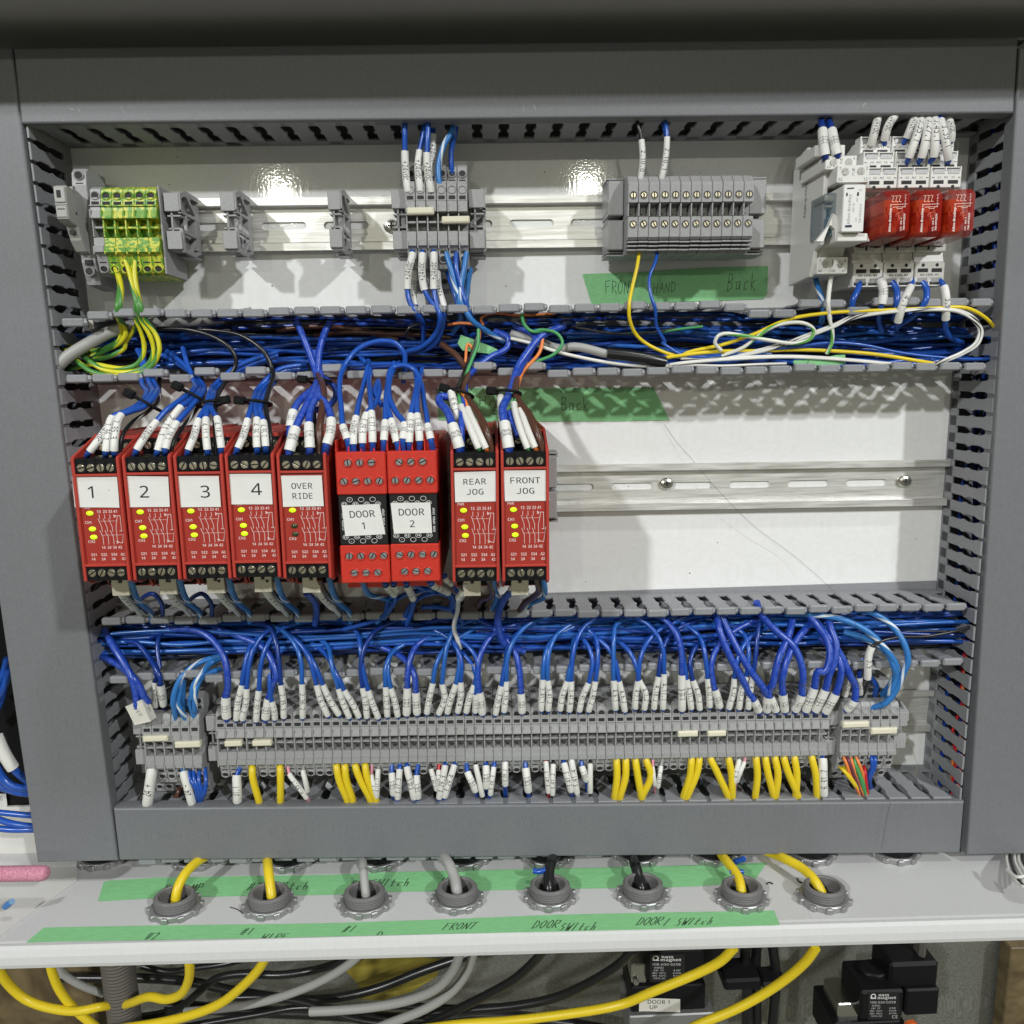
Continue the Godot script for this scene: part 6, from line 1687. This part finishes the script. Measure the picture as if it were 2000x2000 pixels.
# ---------------------------------------------------------------- tape
func tape(label: String, edge: Array, hand: Callable, w: int, h: int, seed_: int, lift := .3):     # edge: pairs [upper point, lower point] along the strip
	rng.seed = seed_
	var im = Image.create(w, h, false, Image.FORMAT_RGBA8)
	var nz = FastNoiseLite.new(); nz.seed = seed_; nz.frequency = .02
	for y in h:
		for x in w:
			var k = .92 + .10 * nz.get_noise_2d(x * 1.0, y * 3.0) + .035 * nz.get_noise_2d(x * 22.0, y * 6.0)
			im.set_pixel(x, y, Color(.25 * k, .59 * k, .27 * k).linear_to_srgb())
	hand.call(im)
	var o = thing("masking_tape", label, "masking tape", edge[0][0])
	var m = Build.new()
	var base = edge[0][0]
	var n = edge.size() - 1
	var run := [0.0]
	for i in n: run.append(run[-1] + (edge[i][0] + edge[i][1]).distance_to(edge[i + 1][0] + edge[i + 1][1]))
	for i in n + 1: run[i] = run[i] / run[n] if i < n else run[i]
	run[n] = 1.0
	for i in n:
		var sub = 6
		for s in sub:
			for j in 3:
				var g = func(a, b):
					var u = (i + a) / float(n)
					var p = edge[i][0].lerp(edge[i + 1][0], a).lerp(edge[i][1].lerp(edge[i + 1][1], a), b)
					return p
				var a0 = float(s) / sub; var a1 = float(s + 1) / sub; var b0 = j / 3.0; var b1 = (j + 1) / 3.0
				m.quad(g.call(a0, b1) - base, g.call(a1, b1) - base, g.call(a1, b0) - base, g.call(a0, b0) - base, Vector3(0, .4, 1), Vector2(lerpf(run[i], run[i + 1], a0), b0), Vector2(lerpf(run[i], run[i + 1], a1), b1))
	var t = printed("tape_%d" % seed_, im, .62)
	t.normal_enabled = true; t.normal_texture = bumps(crepe(seed_), 2.0); t.normal_scale = .35
	part("strip", m, t, o)
func crepe(s: int) -> Image:
	return noise(4.0, s, 4, Vector2(6.0, 1.2), 128)
func tapes():
	var ink = Color(.09, .15, .09)
	var W = func(f, x, y, z = .7): return fr(f, x, y, z)
	var p := []
	for q in [["B", 1345, 1480, 1395, 1640], ["B", 1366, 1476, 1402, 1640], ["B", 1650, 1468, 1650, 1642], ["C", 60, 1452, 55, 1628], ["C", 350, 1440, 345, 1618], ["C", 530, 1434, 525, 1612], ["C", 553, 1434, 548, 1580]]:
		p.append([W.call(q[0], q[1], q[2]), W.call(q[0], q[3], q[4])])
	tape("green masking tape below the screw terminals, handwritten FRONT HAND BACK", p, func(im):
		handwriting(im, "FRONT", 110, 40, 36, 66, 2.8, ink); handwriting(im, "HAND", 400, 60, 34, 48, 2.8, ink); handwriting(im, "Back", 850, 30, 46, 84, 2.8, ink), 1100, 160, 301)
	p = []
	for q in [["E", 560, 300, 570, 470], ["E", 760, 298, 760, 476], ["E", 1200, 298, 1210, 478], ["E", 1500, 296, 1540, 476], ["E", 1700, 294, 1780, 472], ["E", 1728, 294, 1815, 470]]:
		p.append([W.call(q[0], q[1], q[2]), W.call(q[0], q[3], q[4])])
	tape("green masking tape behind the relay wires, handwritten HAND STOPS Back", p, func(im):
		handwriting(im, "HAND", 220, 40, 52, 46, 2.8, ink); handwriting(im, "STOPS", 290, 92, 46, 46, 2.8, ink); handwriting(im, "Back", 660, 44, 40, 70, 2.8, ink), 1200, 170, 302)
	var F = func(f, x, y): 
		var o = FRAMES[f]
		return on_floor(o[0] + x * o[2], o[1] + y * o[2]) + Vector3(0, .35, 0)
	p = []
	for q in [["G", 560, 1168, 528, 1272], ["G", 600, 1160, 600, 1270], ["G", 850, 1145, 850, 1255], ["G", 1250, 1138, 1250, 1245], ["G", 1780, 1130, 1780, 1238], ["H", 300, 1115, 300, 1222], ["H", 760, 1105, 760, 1216], ["H", 1250, 1095, 1250, 1205], ["H", 1800, 1082, 1800, 1198], ["I", 200, 1075, 200, 1190], ["I", 500, 1066, 470, 1168], ["I", 546, 1064, 475, 1166]]:
		p.append([F.call(q[0], q[1], q[2]), F.call(q[0], q[3], q[4])])
	tape("green masking tape on the cabinet floor behind the cable fittings", p, func(im):
		var n = 2000.0
		for t in [["#2 aMP", .088], ["#2 SWItch", .215], ["#1 SWItch", .368], ["HaND", .505]]: handwriting(im, t[0], t[1] * n, 44, 20, 50, 2.6, ink, .3), 2000, 130, 303)
	p = []
	for q in [["G", 235, 1415, 140, 1495], ["G", 330, 1412, 320, 1490], ["G", 900, 1402, 900, 1480], ["G", 1500, 1395, 1500, 1470], ["H", 0, 1390, 0, 1462], ["H", 600, 1370, 600, 1448], ["H", 1200, 1345, 1200, 1436], ["H", 1800, 1332, 1800, 1422], ["I", 300, 1328, 300, 1410], ["I", 560, 1323, 580, 1402], ["I", 585, 1322, 615, 1400]]:
		p.append([F.call(q[0], q[1], q[2]), F.call(q[0], q[3], q[4])])
	tape("green masking tape along the front edge of the cabinet floor", p, func(im):
		var n = 2000.0
		for t in [["#2", .145, 60], ["#1", .272, 34], ["WIRE", .298, 84], ["#1", .408, 32], ["D", .452, 88], ["FRONT", .543, 34], ["DOOR", .664, 40], ["SWItch", .70, 62], ["DOOR", .806, 34], ["1 SWItch", .842, 44]]: handwriting(im, t[0], t[1] * n, t[2], 17, 54, 2.6, ink, .3), 2000, 120, 304)
	p = [[fr("B", 690, 1805, 36), fr("B", 672, 1850, 34)], [fr("B", 760, 1830, 40), fr("B", 700, 1890, 38)], [fr("B", 860, 1870, 40), fr("B", 830, 1905, 40)], [fr("B", 910, 1895, 38), fr("B", 890, 1912, 38)]]
	tape("scrap of green tape among the wires in the upper duct", p, func(im): handwriting(im, "1", 60, 20, 20, 40, 3, ink), 256, 80, 305)
	p = [[fr("F", 690, 148, 45), fr("F", 692, 176, 45)], [fr("F", 820, 140, 46), fr("F", 820, 176, 46)], [fr("F", 920, 120, 46), fr("F", 920, 174, 46)], [fr("F", 968, 118, 45), fr("F", 972, 168, 45)]]
	tape("scrap of green tape over white wires at the duct's lower fingers", p, func(im): handwriting(im, "1", 60, 20, 20, 40, 3, ink), 256, 80, 306)
	rng.seed = 77

# ---------------------------------------------------------------- cable fittings on the cabinet floor
func fitting(px: float, py: float, label: String, kind: int):
	var c = on_floor(px, py)
	var o = thing("cable_fitting", label, "cable fitting", c, FS, "cable fittings in the cabinet floor")
	var up = Basis(Vector3(1, 0, 0), Vector3(0, 0, -1), Vector3(0, 1, 0))      # local z stands up
	var sx = 1.18
	if kind == 0:
		var m = Build.new()
		var prof := [Vector2(11.9, 1), Vector2(11.9, 4.2)]
		for k in 4: prof.append_array([Vector2(11.2, 4.4 + k * 1.8), Vector2(12.1, 5.0 + k * 1.8), Vector2(12.1, 5.5 + k * 1.8), Vector2(11.2, 6.1 + k * 1.8)])
		prof.append_array([Vector2(11.4, 11.7), Vector2(10.8, 12.3), Vector2(9.5, 12.3), Vector2(9.1, 11.7), Vector2(9.1, -6)])
		m.lathe(prof, T(Vector3.ZERO, up), 36, true, sx)
		part("threaded_sleeve", m, "gland", o)
		m = Build.new(); m.disc(8.9, T(Vector3(0, .5, 0), up), 24, sx); part("opening", m, "hole", o)
	var m = Build.new()
	var q := []
	m.lathe([Vector2(12.2, 4.6), Vector2(14.0, 4.6), Vector2(14.6, 3.9), Vector2(14.6, .4)], T(Vector3.ZERO, up), 36, true, sx)
	for k in 10:
		var a = TAU * k / 10 + .2
		m.box(Vector3(14.9, 0, 2.3), Vector3(2.6, 4.0, 4.2), .6, Transform3D(Basis(up.x * sx, up.y, up.z) * Basis(Vector3(0, 0, 1), a), Vector3.ZERO))
	part("lock_nut", m, "zinc", o)
	if kind == 1:
		m = Build.new(); m.lathe([Vector2(12, 4), Vector2(12, 14)], T(Vector3.ZERO, up), 30, true, sx); part("threaded_sleeve", m, "black", o)
func floor_things():
	var spots = [[343.5, 1777, "first"], [527, 1771, "second"], [713, 1768, "third"], [893.5, 1760, "fourth"], [1074, 1755, "fifth"], [1255, 1752, "sixth"], [1448, 1757.5, "seventh"], [1608, 1758, "eighth"]]
	var cables = ["yellow", "yellow", "grey", "grey", "black", "black", "yellow", "yellow"]
	for k in 8: fitting(spots[k][0], spots[k][1], "grey threaded cable fitting holding a %s cable, %s of eight from the left" % [cables[k], spots[k][2]], 0)
	var back = [[203, 1690], [385, 1692], [566, 1694], [742, 1692], [908, 1690], [1068, 1688], [1245, 1684], [1392, 1682], [1582, 1681], [1745, 1679]]
	for k in back.size(): fitting(back[k][0], back[k][1] - 11, "lock nut half hidden under the bottom duct", 1)
	var specs = ["y:3.4 G1150,985,36 G1120,1020,42 G1060,1060,54 G1000,1120,66 G962,1190,74 G945,1270,78 G942,1330,78", "y:3.4 G1436,970,36 G1440,1025,44 G1446,1100,64 G1456,1180,73 G1464,1250,78 G1466,1330,79", "sheath:3.1 H155,970,36 H158,1030,45 H164,1100,68 H172,1180,76 H178,1240,80 H178,1310,80",
		"sheath:3.9 H530,980,36 H575,1015,43 H625,1070,62 H655,1140,71 H668,1210,79 H672,1300,80", "k:4.0 H1215,960,36 H1203,1015,44 H1175,1070,62 H1164,1130,70 H1165,1200,78 H1166,1290,80", "k:4.0 H1608,960,36 H1616,1020,44 H1632,1080,64 H1652,1150,72 H1664,1200,78 H1666,1290,80",
		"y:3.4 I270,960,36 I295,1010,44 I342,1070,62 I392,1140,76 I408,1210,85 I410,1290,86", "y:3.5 I520,990,36 I580,1015,44 I650,1045,58 I740,1095,70 I805,1160,82 I842,1230,88 I850,1300,89"]
	for k in 8: wire(specs[k], "bending down into the %s floor fitting" % spots[k][2], [], "cable")
	wire("b:2.0 H1080,1105,66 H1110,1110,67 H1150,1100,68", "scrap lying on the floor tape")
	wire("b:1.6 I345,1112,70 I385,1108,71 I420,1112,71", "scrap beside the yellow cable on the floor")
	wire("b:2.0 I370,1060,52 I400,1050,54 I425,1040,56", "scrap under the bottom duct")
	wire("Lw:2.2 G30,1300,92 G48,1285,94 G64,1272,95", "scrap at the left of the cabinet floor")
	# shavings and hairs
	for q in [["k:.5 I708,1152,88 I718,1168,88 I738,1176,88", "short black shaving beside the rightmost yellow cable"], ["k:.45 I545,1180,86 I560,1172,86 I578,1180,86", "small black shaving left of the rightmost fitting"], ["k:.25 G1240,1305,90 G1280,1318,92 G1310,1340,93", "hair beside the second fitting"]]:
		var w = q[0].split(" ")
		var pts = PackedVector3Array()
		for k in range(1, w.size()):
			var c = w[k].substr(1).split(",")
			var f = FRAMES[w[k][0]]
			pts.append(on_floor(f[0] + float(c[0]) * f[2], f[1] + float(c[1]) * f[2]) + Vector3(0, .5, 0))
		var m = Build.new(); var b = pts[0]
		for k in pts.size(): pts[k] -= b
		m.tube(curve(pts, 5), float(w[0].get_slice(":", 1)), 6)
		tag(part("shaving", m, "black", null, b), q[1], "shaving")
	var m = Build.new()                             # pink marker rod pointing in from the left
	var p = PackedVector3Array()
	for k in 12: p.append(fr("G", -260 + k * 44, 1126 - k * .6, 84))
	var b = p[-1]
	for k in 12: p[k] -= b
	m.tube(p, 5.2, 18)
	m.lathe([Vector2(5.2, 0), Vector2(5.0, 1.8), Vector2(4.2, 3.6), Vector2(2.6, 4.9), Vector2(.02, 5.3)], Transform3D(Basis(Vector3(0, 1, 0), Vector3(0, 0, 1), Vector3(1, 0, 0)), Vector3.ZERO), 18)
	var pr = plastic("chalk", Color(1, 1, 1), .75)
	pr.albedo_texture = tinted(noise(5.0, 131, 3), Color(.38, .10, .17), Color(.66, .33, .42)); triplanar(pr, 24.0)
	tag(part("marker_rod", m, "chalk", null, b), "scuffed pink rod with a rounded end, at the left edge", "rod")

# ---------------------------------------------------------------- below the cabinet
func underneath():
	var m = Build.new()
	m.box(Vector3(60, -560, -92), Vector3(1300, 360, 4), 0)
	struct("machine_wall", m, "galvanised")
	m = Build.new()
	pbox(m, "G", -200, 1500, 470, 2300, -86, -60, Vector3.ZERO, 2.0)
	tag(part("stained_board", m, "timber"), "brown stained panel behind the cables at the lower left", "panel")
	m = Build.new()
	pbox(m, "I", 1775, 1500, 2400, 2400, -86, -70, Vector3.ZERO, 1.0)
	tag(part("brown_board", m, "timber"), "brown board at the lower right corner behind the valves", "board")
	var c = fr("G", 628, 1560, 10)                  # ribbed flexible conduit
	m = Build.new()
	var prof := []
	for k in 46:
		prof.append(Vector2(12.2, -k * 3.0)); prof.append(Vector2(11.6, -k * 3.0 - 1.5))
	for k in prof.size(): prof[k].y += 8.0
	prof.reverse()
	m.lathe(prof, T(Vector3.ZERO, Basis(Vector3(1, 0, 0), Vector3(0, 0, -1), Vector3(0, 1, 0))), 28, true, 1.05)
	tag(part("flexible_conduit", m, "conduit", null, c), "brown-grey ribbed conduit hanging under the cabinet at the left", "conduit")
	var P = "under the cabinet"
	for q in [["y:3.4 G-30,1560,40 G0,1650,36 G60,1735,32 G150,1805,30 G300,1852,30 G420,1862,28 G545,1838,24 G700,1830,-10", "curving across the lower left corner"], ["y:3.3 G262,1560,30 G280,1650,28 G322,1750,26 G400,1850,24 G500,1935,22 G560,1990,20", "running down beside the conduit"],
			["y:3.4 G1010,1540,70 G1022,1620,66 G1015,1700,60 G975,1770,54 G900,1798,48 G810,1785,40 G715,1815,26 G600,1850,-4", "hooking round below the first fitting"], ["y:3.5 G1440,1560,72 G1400,1630,68 G1300,1735,62 G1180,1825,56 G1010,1890,50 G860,1925,46 G640,1960,42", "sweeping left below the second fitting"],
			["dark_sheath:3.2 G1960,1540,60 G1880,1610,54 G1750,1690,46 G1560,1770,36 G1380,1820,26 G1180,1850,16 G1000,1865,6", "sweeping left below the third fitting"], ["dark_sheath:3.0 G290,1560,10 G340,1660,6 G430,1720,2 G560,1770,-6", "behind the conduit"],
			["k:3.2 G2000,1540,10 G1700,1640,0 G1500,1668,0 G1300,1662,-4 G1160,1690,-6 G1060,1770,-8 G960,1850,-10 G830,1885,-12 G700,1900,-14", "low at the left of the centre"], ["dark_sheath:3.6 H690,1540,60 H650,1640,50 H560,1740,40 H420,1800,30 H220,1840,20 H0,1860,12 H-120,1865,8", "looping below the fourth fitting"],
			["dark_sheath:3.6 H760,1540,50 H730,1640,40 H640,1760,30 H500,1850,24 H300,1930,16 H150,1990,10", "below the fourth fitting, behind its neighbour"], ["k:3.4 H1140,1530,66 H1090,1590,58 H980,1690,48 H840,1770,38 H680,1850,30 H480,1945,22 H380,1990,18", "sweeping left below the fifth fitting"],
			["k:3.4 H1620,1530,66 H1540,1610,56 H1400,1700,46 H1200,1790,36 H980,1835,28 H760,1855,20 H500,1875,10", "sweeping left below the sixth fitting"], ["y:3.5 I370,1520,70 I300,1590,66 I200,1645,62 I60,1705,58 I-80,1762,54 H1560,1825,48 H1250,1880,44 H950,1915,40 H700,1932,38 H480,1960,34", "sweeping left below the seventh fitting"],
			["y:3.5 I810,1520,72 I760,1590,68 I660,1680,62 I520,1775,56 I360,1860,52 I200,1925,48 I60,1990,44", "sweeping left below the eighth fitting"], ["k:4.6 I430,1500,-30 I428,1640,-30 I440,1760,-30 I435,1980,-32", "hanging straight down, left one of three"], ["k:4.6 I490,1500,-34 I485,1650,-36 I490,1800,-36 I492,1980,-38", "hanging straight down, middle one of three"], ["k:4.4 I575,1500,-28 I592,1640,-28 I590,1780,-28 I572,1980,-30", "hanging straight down, right one of three"],
			["k:3.0 H700,1850,-30 H300,1835,-30 G1900,1850,-30 G1600,1845,-34 G1400,1880,-36 G1100,1930,-38 G800,1990,-38", "lying low along the wall"], ["k:3.0 H700,1990,-10 H400,1945,-14 H100,1900,-20 H-100,1830,-24 H-300,1790,-26 H-600,1790,-28", "lying behind the grey cables"], ["k:2.6 G760,1620,-20 G900,1650,-24 G1050,1630,-28 G1250,1600,-30 G1450,1530,-30", "running under the first fitting"],
			["k:5.0 H-900,1830,-50 H-500,1860,-50 H-40,1880,-50 H200,1895,-50 H500,1905,-52 H800,1880,-54 H1300,1935,-54 H1700,2010,-54", "thick and low behind the others"], ["k:4.0 G300,1680,-50 G1000,1700,-50 G1300,1760,-50 G1700,1800,-50 G2000,1750,-52 H500,1640,-52 H800,1540,-52", "thick, behind the grey cable"]]:
		wire(q[0], q[1] + " " + P, [], "cable")
	m = Build.new()
	pbox(m, "I", 318, 1690, 520, 1760, -36, -8, Vector3.ZERO, 2.0); pbox(m, "I", 520, 1710, 660, 1748, -34, -12, Vector3.ZERO, 2.0)
	tag(part("cable_clamp", m, "black"), "black clamp round the three hanging cables", "clamp")
	valve("valve coil with a white label reading DOOR 1 UP below it", true)
	valve("valve coil with a round cap at the lower right", false)
	m = Build.new()
	var yp = PackedVector2Array()
	for q in [[60, 1640], [230, 1560], [590, 1590], [560, 1680], [430, 1760], [260, 1810], [120, 1800], [140, 1730]]:
		var v = fr("H", q[0], q[1], -88); yp.append(Vector2(v.x, v.y))
	m.slab(yp, T(Vector3(0, 0, -90.2)), 1.2)
	tag(part("yellow_panel", m, plastic("yellow_paint", Color(.26, .21, .03), .5)), "yellow painted patch on the wall behind the grey cables", "panel")

func valve(label: String, first: bool):
	var im = blank(260, 250, Color(.012, .012, .013))
	var ink = Color(.62, .62, .60).linear_to_srgb()
	ring(im, 44, 34, 18, 9, ink); stroke(im, [24, 36, 24, 54, 64, 54], 9, ink)
	text(im, "nass", 132, 24, 34, ink, "Droid Sans Bold", 0, 1.25); text(im, "magnet", 156, 50, 34, ink, "Droid Sans Bold", 0, 1.25)
	text(im, "108-030-0258", 122, 92, 27, ink, "Droid Sans", 0, 1.3)
	for r in [["W4882", ""], ["24V  DC", "4.8W"], ["48V  50Hz", "8.0VA"], ["48V  60Hz", "8.0VA"], ["100% ED", ""]].size():
		var q = [["W4882", ""], ["24V  DC", "4.8W"], ["48V  50Hz", "8.0VA"], ["48V  60Hz", "8.0VA"], ["100% ED", ""]][r]
		text(im, q[0], 66, 122 + r * 24, 19, ink, "Droid Sans", 0, 1.25); text(im, q[1], 200, 122 + r * 24, 19, ink, "Droid Sans", 0, 1.25)
	text(im, "CE", 214, 226, 36, ink, "Droid Sans", 0, 1.2)
	var z = 8.0
	var base = fr("H", 1800, 1640, z) if first else fr("I", 1170, 1840, z)
	var o = thing("valve_coil", label, "valve coil", base)
	var face := []
	var m = Build.new()
	if first:
		pbox(m, "H", 1690, 1520, 2010, 1720, -40, z, base, 3.0)
		part("coil_body", m, "black", o)
		m = Build.new(); pbox(m, "H", 1610, 1610, 1695, 1716, -30, z - 6, base, 1.0); m.lathe([Vector2(2.6, 2), Vector2(2.2, 3.4), Vector2(.02, 3.6)], T(fr("H", 1632, 1696, z - 6) - base), 14); part("bracket", m, "steel", o)
		m = Build.new(); pbox(m, "H", 1610, 1718, 2010, 1872, -40, z - 3, base, 1.0); part("valve_body", m, "black", o)
		m = Build.new(); pbox(m, "H", 1598, 1872, 2060, 2060, -40, z, base, 1.0); part("base_block", m, "zinc", o)
		m = Build.new(); pbox(m, "I", 75, 1500, 330, 1630, -50, -14, base, 2.0); part("plug", m, "black", o)
		m = Build.new(); m.lathe([Vector2(3, 0), Vector2(2.4, 4), Vector2(.02, 5)], T(fr("I", 148, 1722, -10) - base), 12); part("button", m, "orange_bit", o)
		face = [fr("H", 1712, 1706, z + .1), fr("H", 1900, 1706, z + .1), fr("H", 1896, 1556, z + .1), fr("H", 1708, 1556, z + .1)]
		var l = blank(240, 80, Color(.62, .60, .54)); text(l, "DOOR 1", 116, 24, 30, Color(.06, .06, .06), "Droid Sans", 0, 1.3); text(l, "UP", 84, 56, 30, Color(.06, .06, .06), "Droid Sans", 0, 1.3)
		var a = fr("H", 1650, 1862, z - 2.6); var b = fr("H", 1872, 1866, z - 2.6); var c = fr("H", 1872, 1796, z - 2.6); var d = fr("H", 1652, 1790, z - 2.6)
		paper(o, "paper_label", l, [a - base, b - base, c - base, d - base])
	else:
		pbox(m, "I", 1045, 1750, 1290, 1915, -30, z, base, 2.0)
		part("coil_body", m, "black", o)
		m = Build.new(); pbox(m, "I", 1290, 1742, 1480, 1892, -30, z - 3, base, 1.5); pbox(m, "I", 1205, 1600, 1478, 1745, -34, z - 8, base, 2.5); part("plug", m, "black", o)
		m = Build.new()
		m.lathe([Vector2(.02, 22), Vector2(9.5, 21.5), Vector2(10.6, 20), Vector2(10.6, -2)], T(fr("I", 1115, 1740, -14) - base, Basis(Vector3(1, 0, 0), Vector3(0, 0, -1), Vector3(0, 1, 0))), 8, false, 1.3)
		part("round_cap", m, "black", o)
		m = Build.new(); pbox(m, "I", 1370, 1480, 1420, 1620, -20, -6, base, 3.0); part("cable_outlet", m, "conduit", o)
		m = Build.new(); pbox(m, "I", 925, 1820, 1045, 1930, -30, 0, base, 1.0); part("bracket", m, "steel", o)
		m = Build.new(); pbox(m, "I", 900, 1915, 1290, 2100, -40, z - 4, base, 1.0); part("valve_body", m, "black", o)
		m = Build.new(); m.lathe([Vector2(6, 0), Vector2(6, 4), Vector2(.02, 5)], T(fr("I", 1318, 1940, z) - base), 14); part("button", m, "orange_bit", o)
		face = [fr("I", 1092, 1910, z + .1), fr("I", 1268, 1908, z + .1), fr("I", 1258, 1760, z + .1), fr("I", 1092, 1762, z + .1)]
	m = Build.new()
	m.quad(face[0] - base, face[1] - base, face[2] - base, face[3] - base, Vector3(0, 0, 1))
	part("printing", m, printed("valve_print" + ("_upper" if first else ""), im, .4), o)

func oddments():
	# fine hairs and a bare strand hanging over the right half
	for q in [["F-10,490,2 F60,590,3 F150,690,6 F240,800,10 F370,940,12 F500,1060,10 F690,1200,8 F790,1285,12 F905,1390,30 F950,1432,52 F1010,1540,56 F1060,1660,54 F1090,1750,54 F1105,1850,54 I1150,180,54 I1200,280,54", "long fine hair crossing the bare rail at the right", "hair"],
			["I1230,330,52 I1290,400,30 I1335,470,8 I1352,540,20 I1345,590,40", "fine hair beside the right-hand two-level terminals", "yellow_hair"], ["I1212,735,56 I1195,800,57 I1180,880,57 I1168,960,57 I1162,990,57", "fine thread stuck to the bottom cover", "hair"]]:
		var w = q[0].split(" ")
		var p = PackedVector3Array()
		for s in w:
			var c = s.substr(1).split(",")
			p.append(fr(s[0], float(c[0]), float(c[1]), float(c[2])))
		var b = p[0]
		for k in p.size(): p[k] -= b
		var m = Build.new(); m.tube(curve(p, 6), .11, 5)
		tag(part("hair", m, q[2], null, b), q[1], "hair")
	# neighbouring bay at the far left: blue wires and one sleeve
	var P = "in the bay at the far left"
	wire("b:2.6 G-60,160,20 G-20,110,24 G20,40,26 G40,-40,26", P)
	wire("b:2.6 G-50,240,22 G0,160,26 G30,90,28 G50,20,28", P)
	wire("b:2.6 G-60,300,18 G-10,220,20 G25,110,22 G40,40,22", P)
	wire("b:2.8 *G-20,380,34 G20,470,34 *G72,552,33 G110,590,30 G160,630,26", P, [""], "wire", "", 4.4)
	wire("b:2.8 G-20,540,30 G20,610,30 G70,650,30 G140,660,28 G200,650,26", P)
	wire("b:2.8 G-30,590,26 G30,650,26 G90,680,26 G190,690,24", P)
	wire("b:2.6 G-40,640,22 G40,668,22 G120,680,22 G200,640,20", P)
	wire("b:2.2 G-20,790,30 G60,798,30 G170,808,30 G240,810,28", P)
	wire("b:2.4 G-20,825,32 G60,850,32 G170,866,32 G240,870,30", P)
	wire("b:2.4 G-20,876,32 G60,884,32 G180,884,32 G240,886,30", P)
	var im = blank(64, 128, Color(.6, .6, .58))
	text(im, "EN", 32, 40, 30, Color(.1, .1, .1), "Droid Sans", -1)
	var o = thing("device_label", "small printed white label in the bay at the far left", "label", Vector3.ZERO)
	paper(o, "paper", im, [fr("G", -30, 770, 8), fr("G", 42, 770, 8), fr("G", 34, 690, 8), fr("G", -30, 690, 8)])
	# white and black leads at the lower right corner
	P = "hanging at the lower right corner"
	for k in 7:
		var x = 1835 + k * 22
		wire("%s:1.1 I%d,990,36 I%d,1060,62 I%d,1130,84 I%d,1190,100 I%d,1205,104" % [["w", "k", "w", "w", "k", "w", "w"][k], x, x + 5, x + 30 + k * 4, x + 90 - k * 10, 2020 - k * 6], P)
	wire("w:1.2 I1840,1100,80 I1900,1140,92 I1960,1120,92 I2000,1090,90", P)
	# stray marks of the trade: a white square stuck in the left duct
	var m = Build.new()
	m.box(fr("J", 380, 258, 40), Vector3(3.2, 5.6, 1.2), .2)
	tag(part("white_clip", m, "white"), "small white clip in the corner of the upper open duct", "clip")
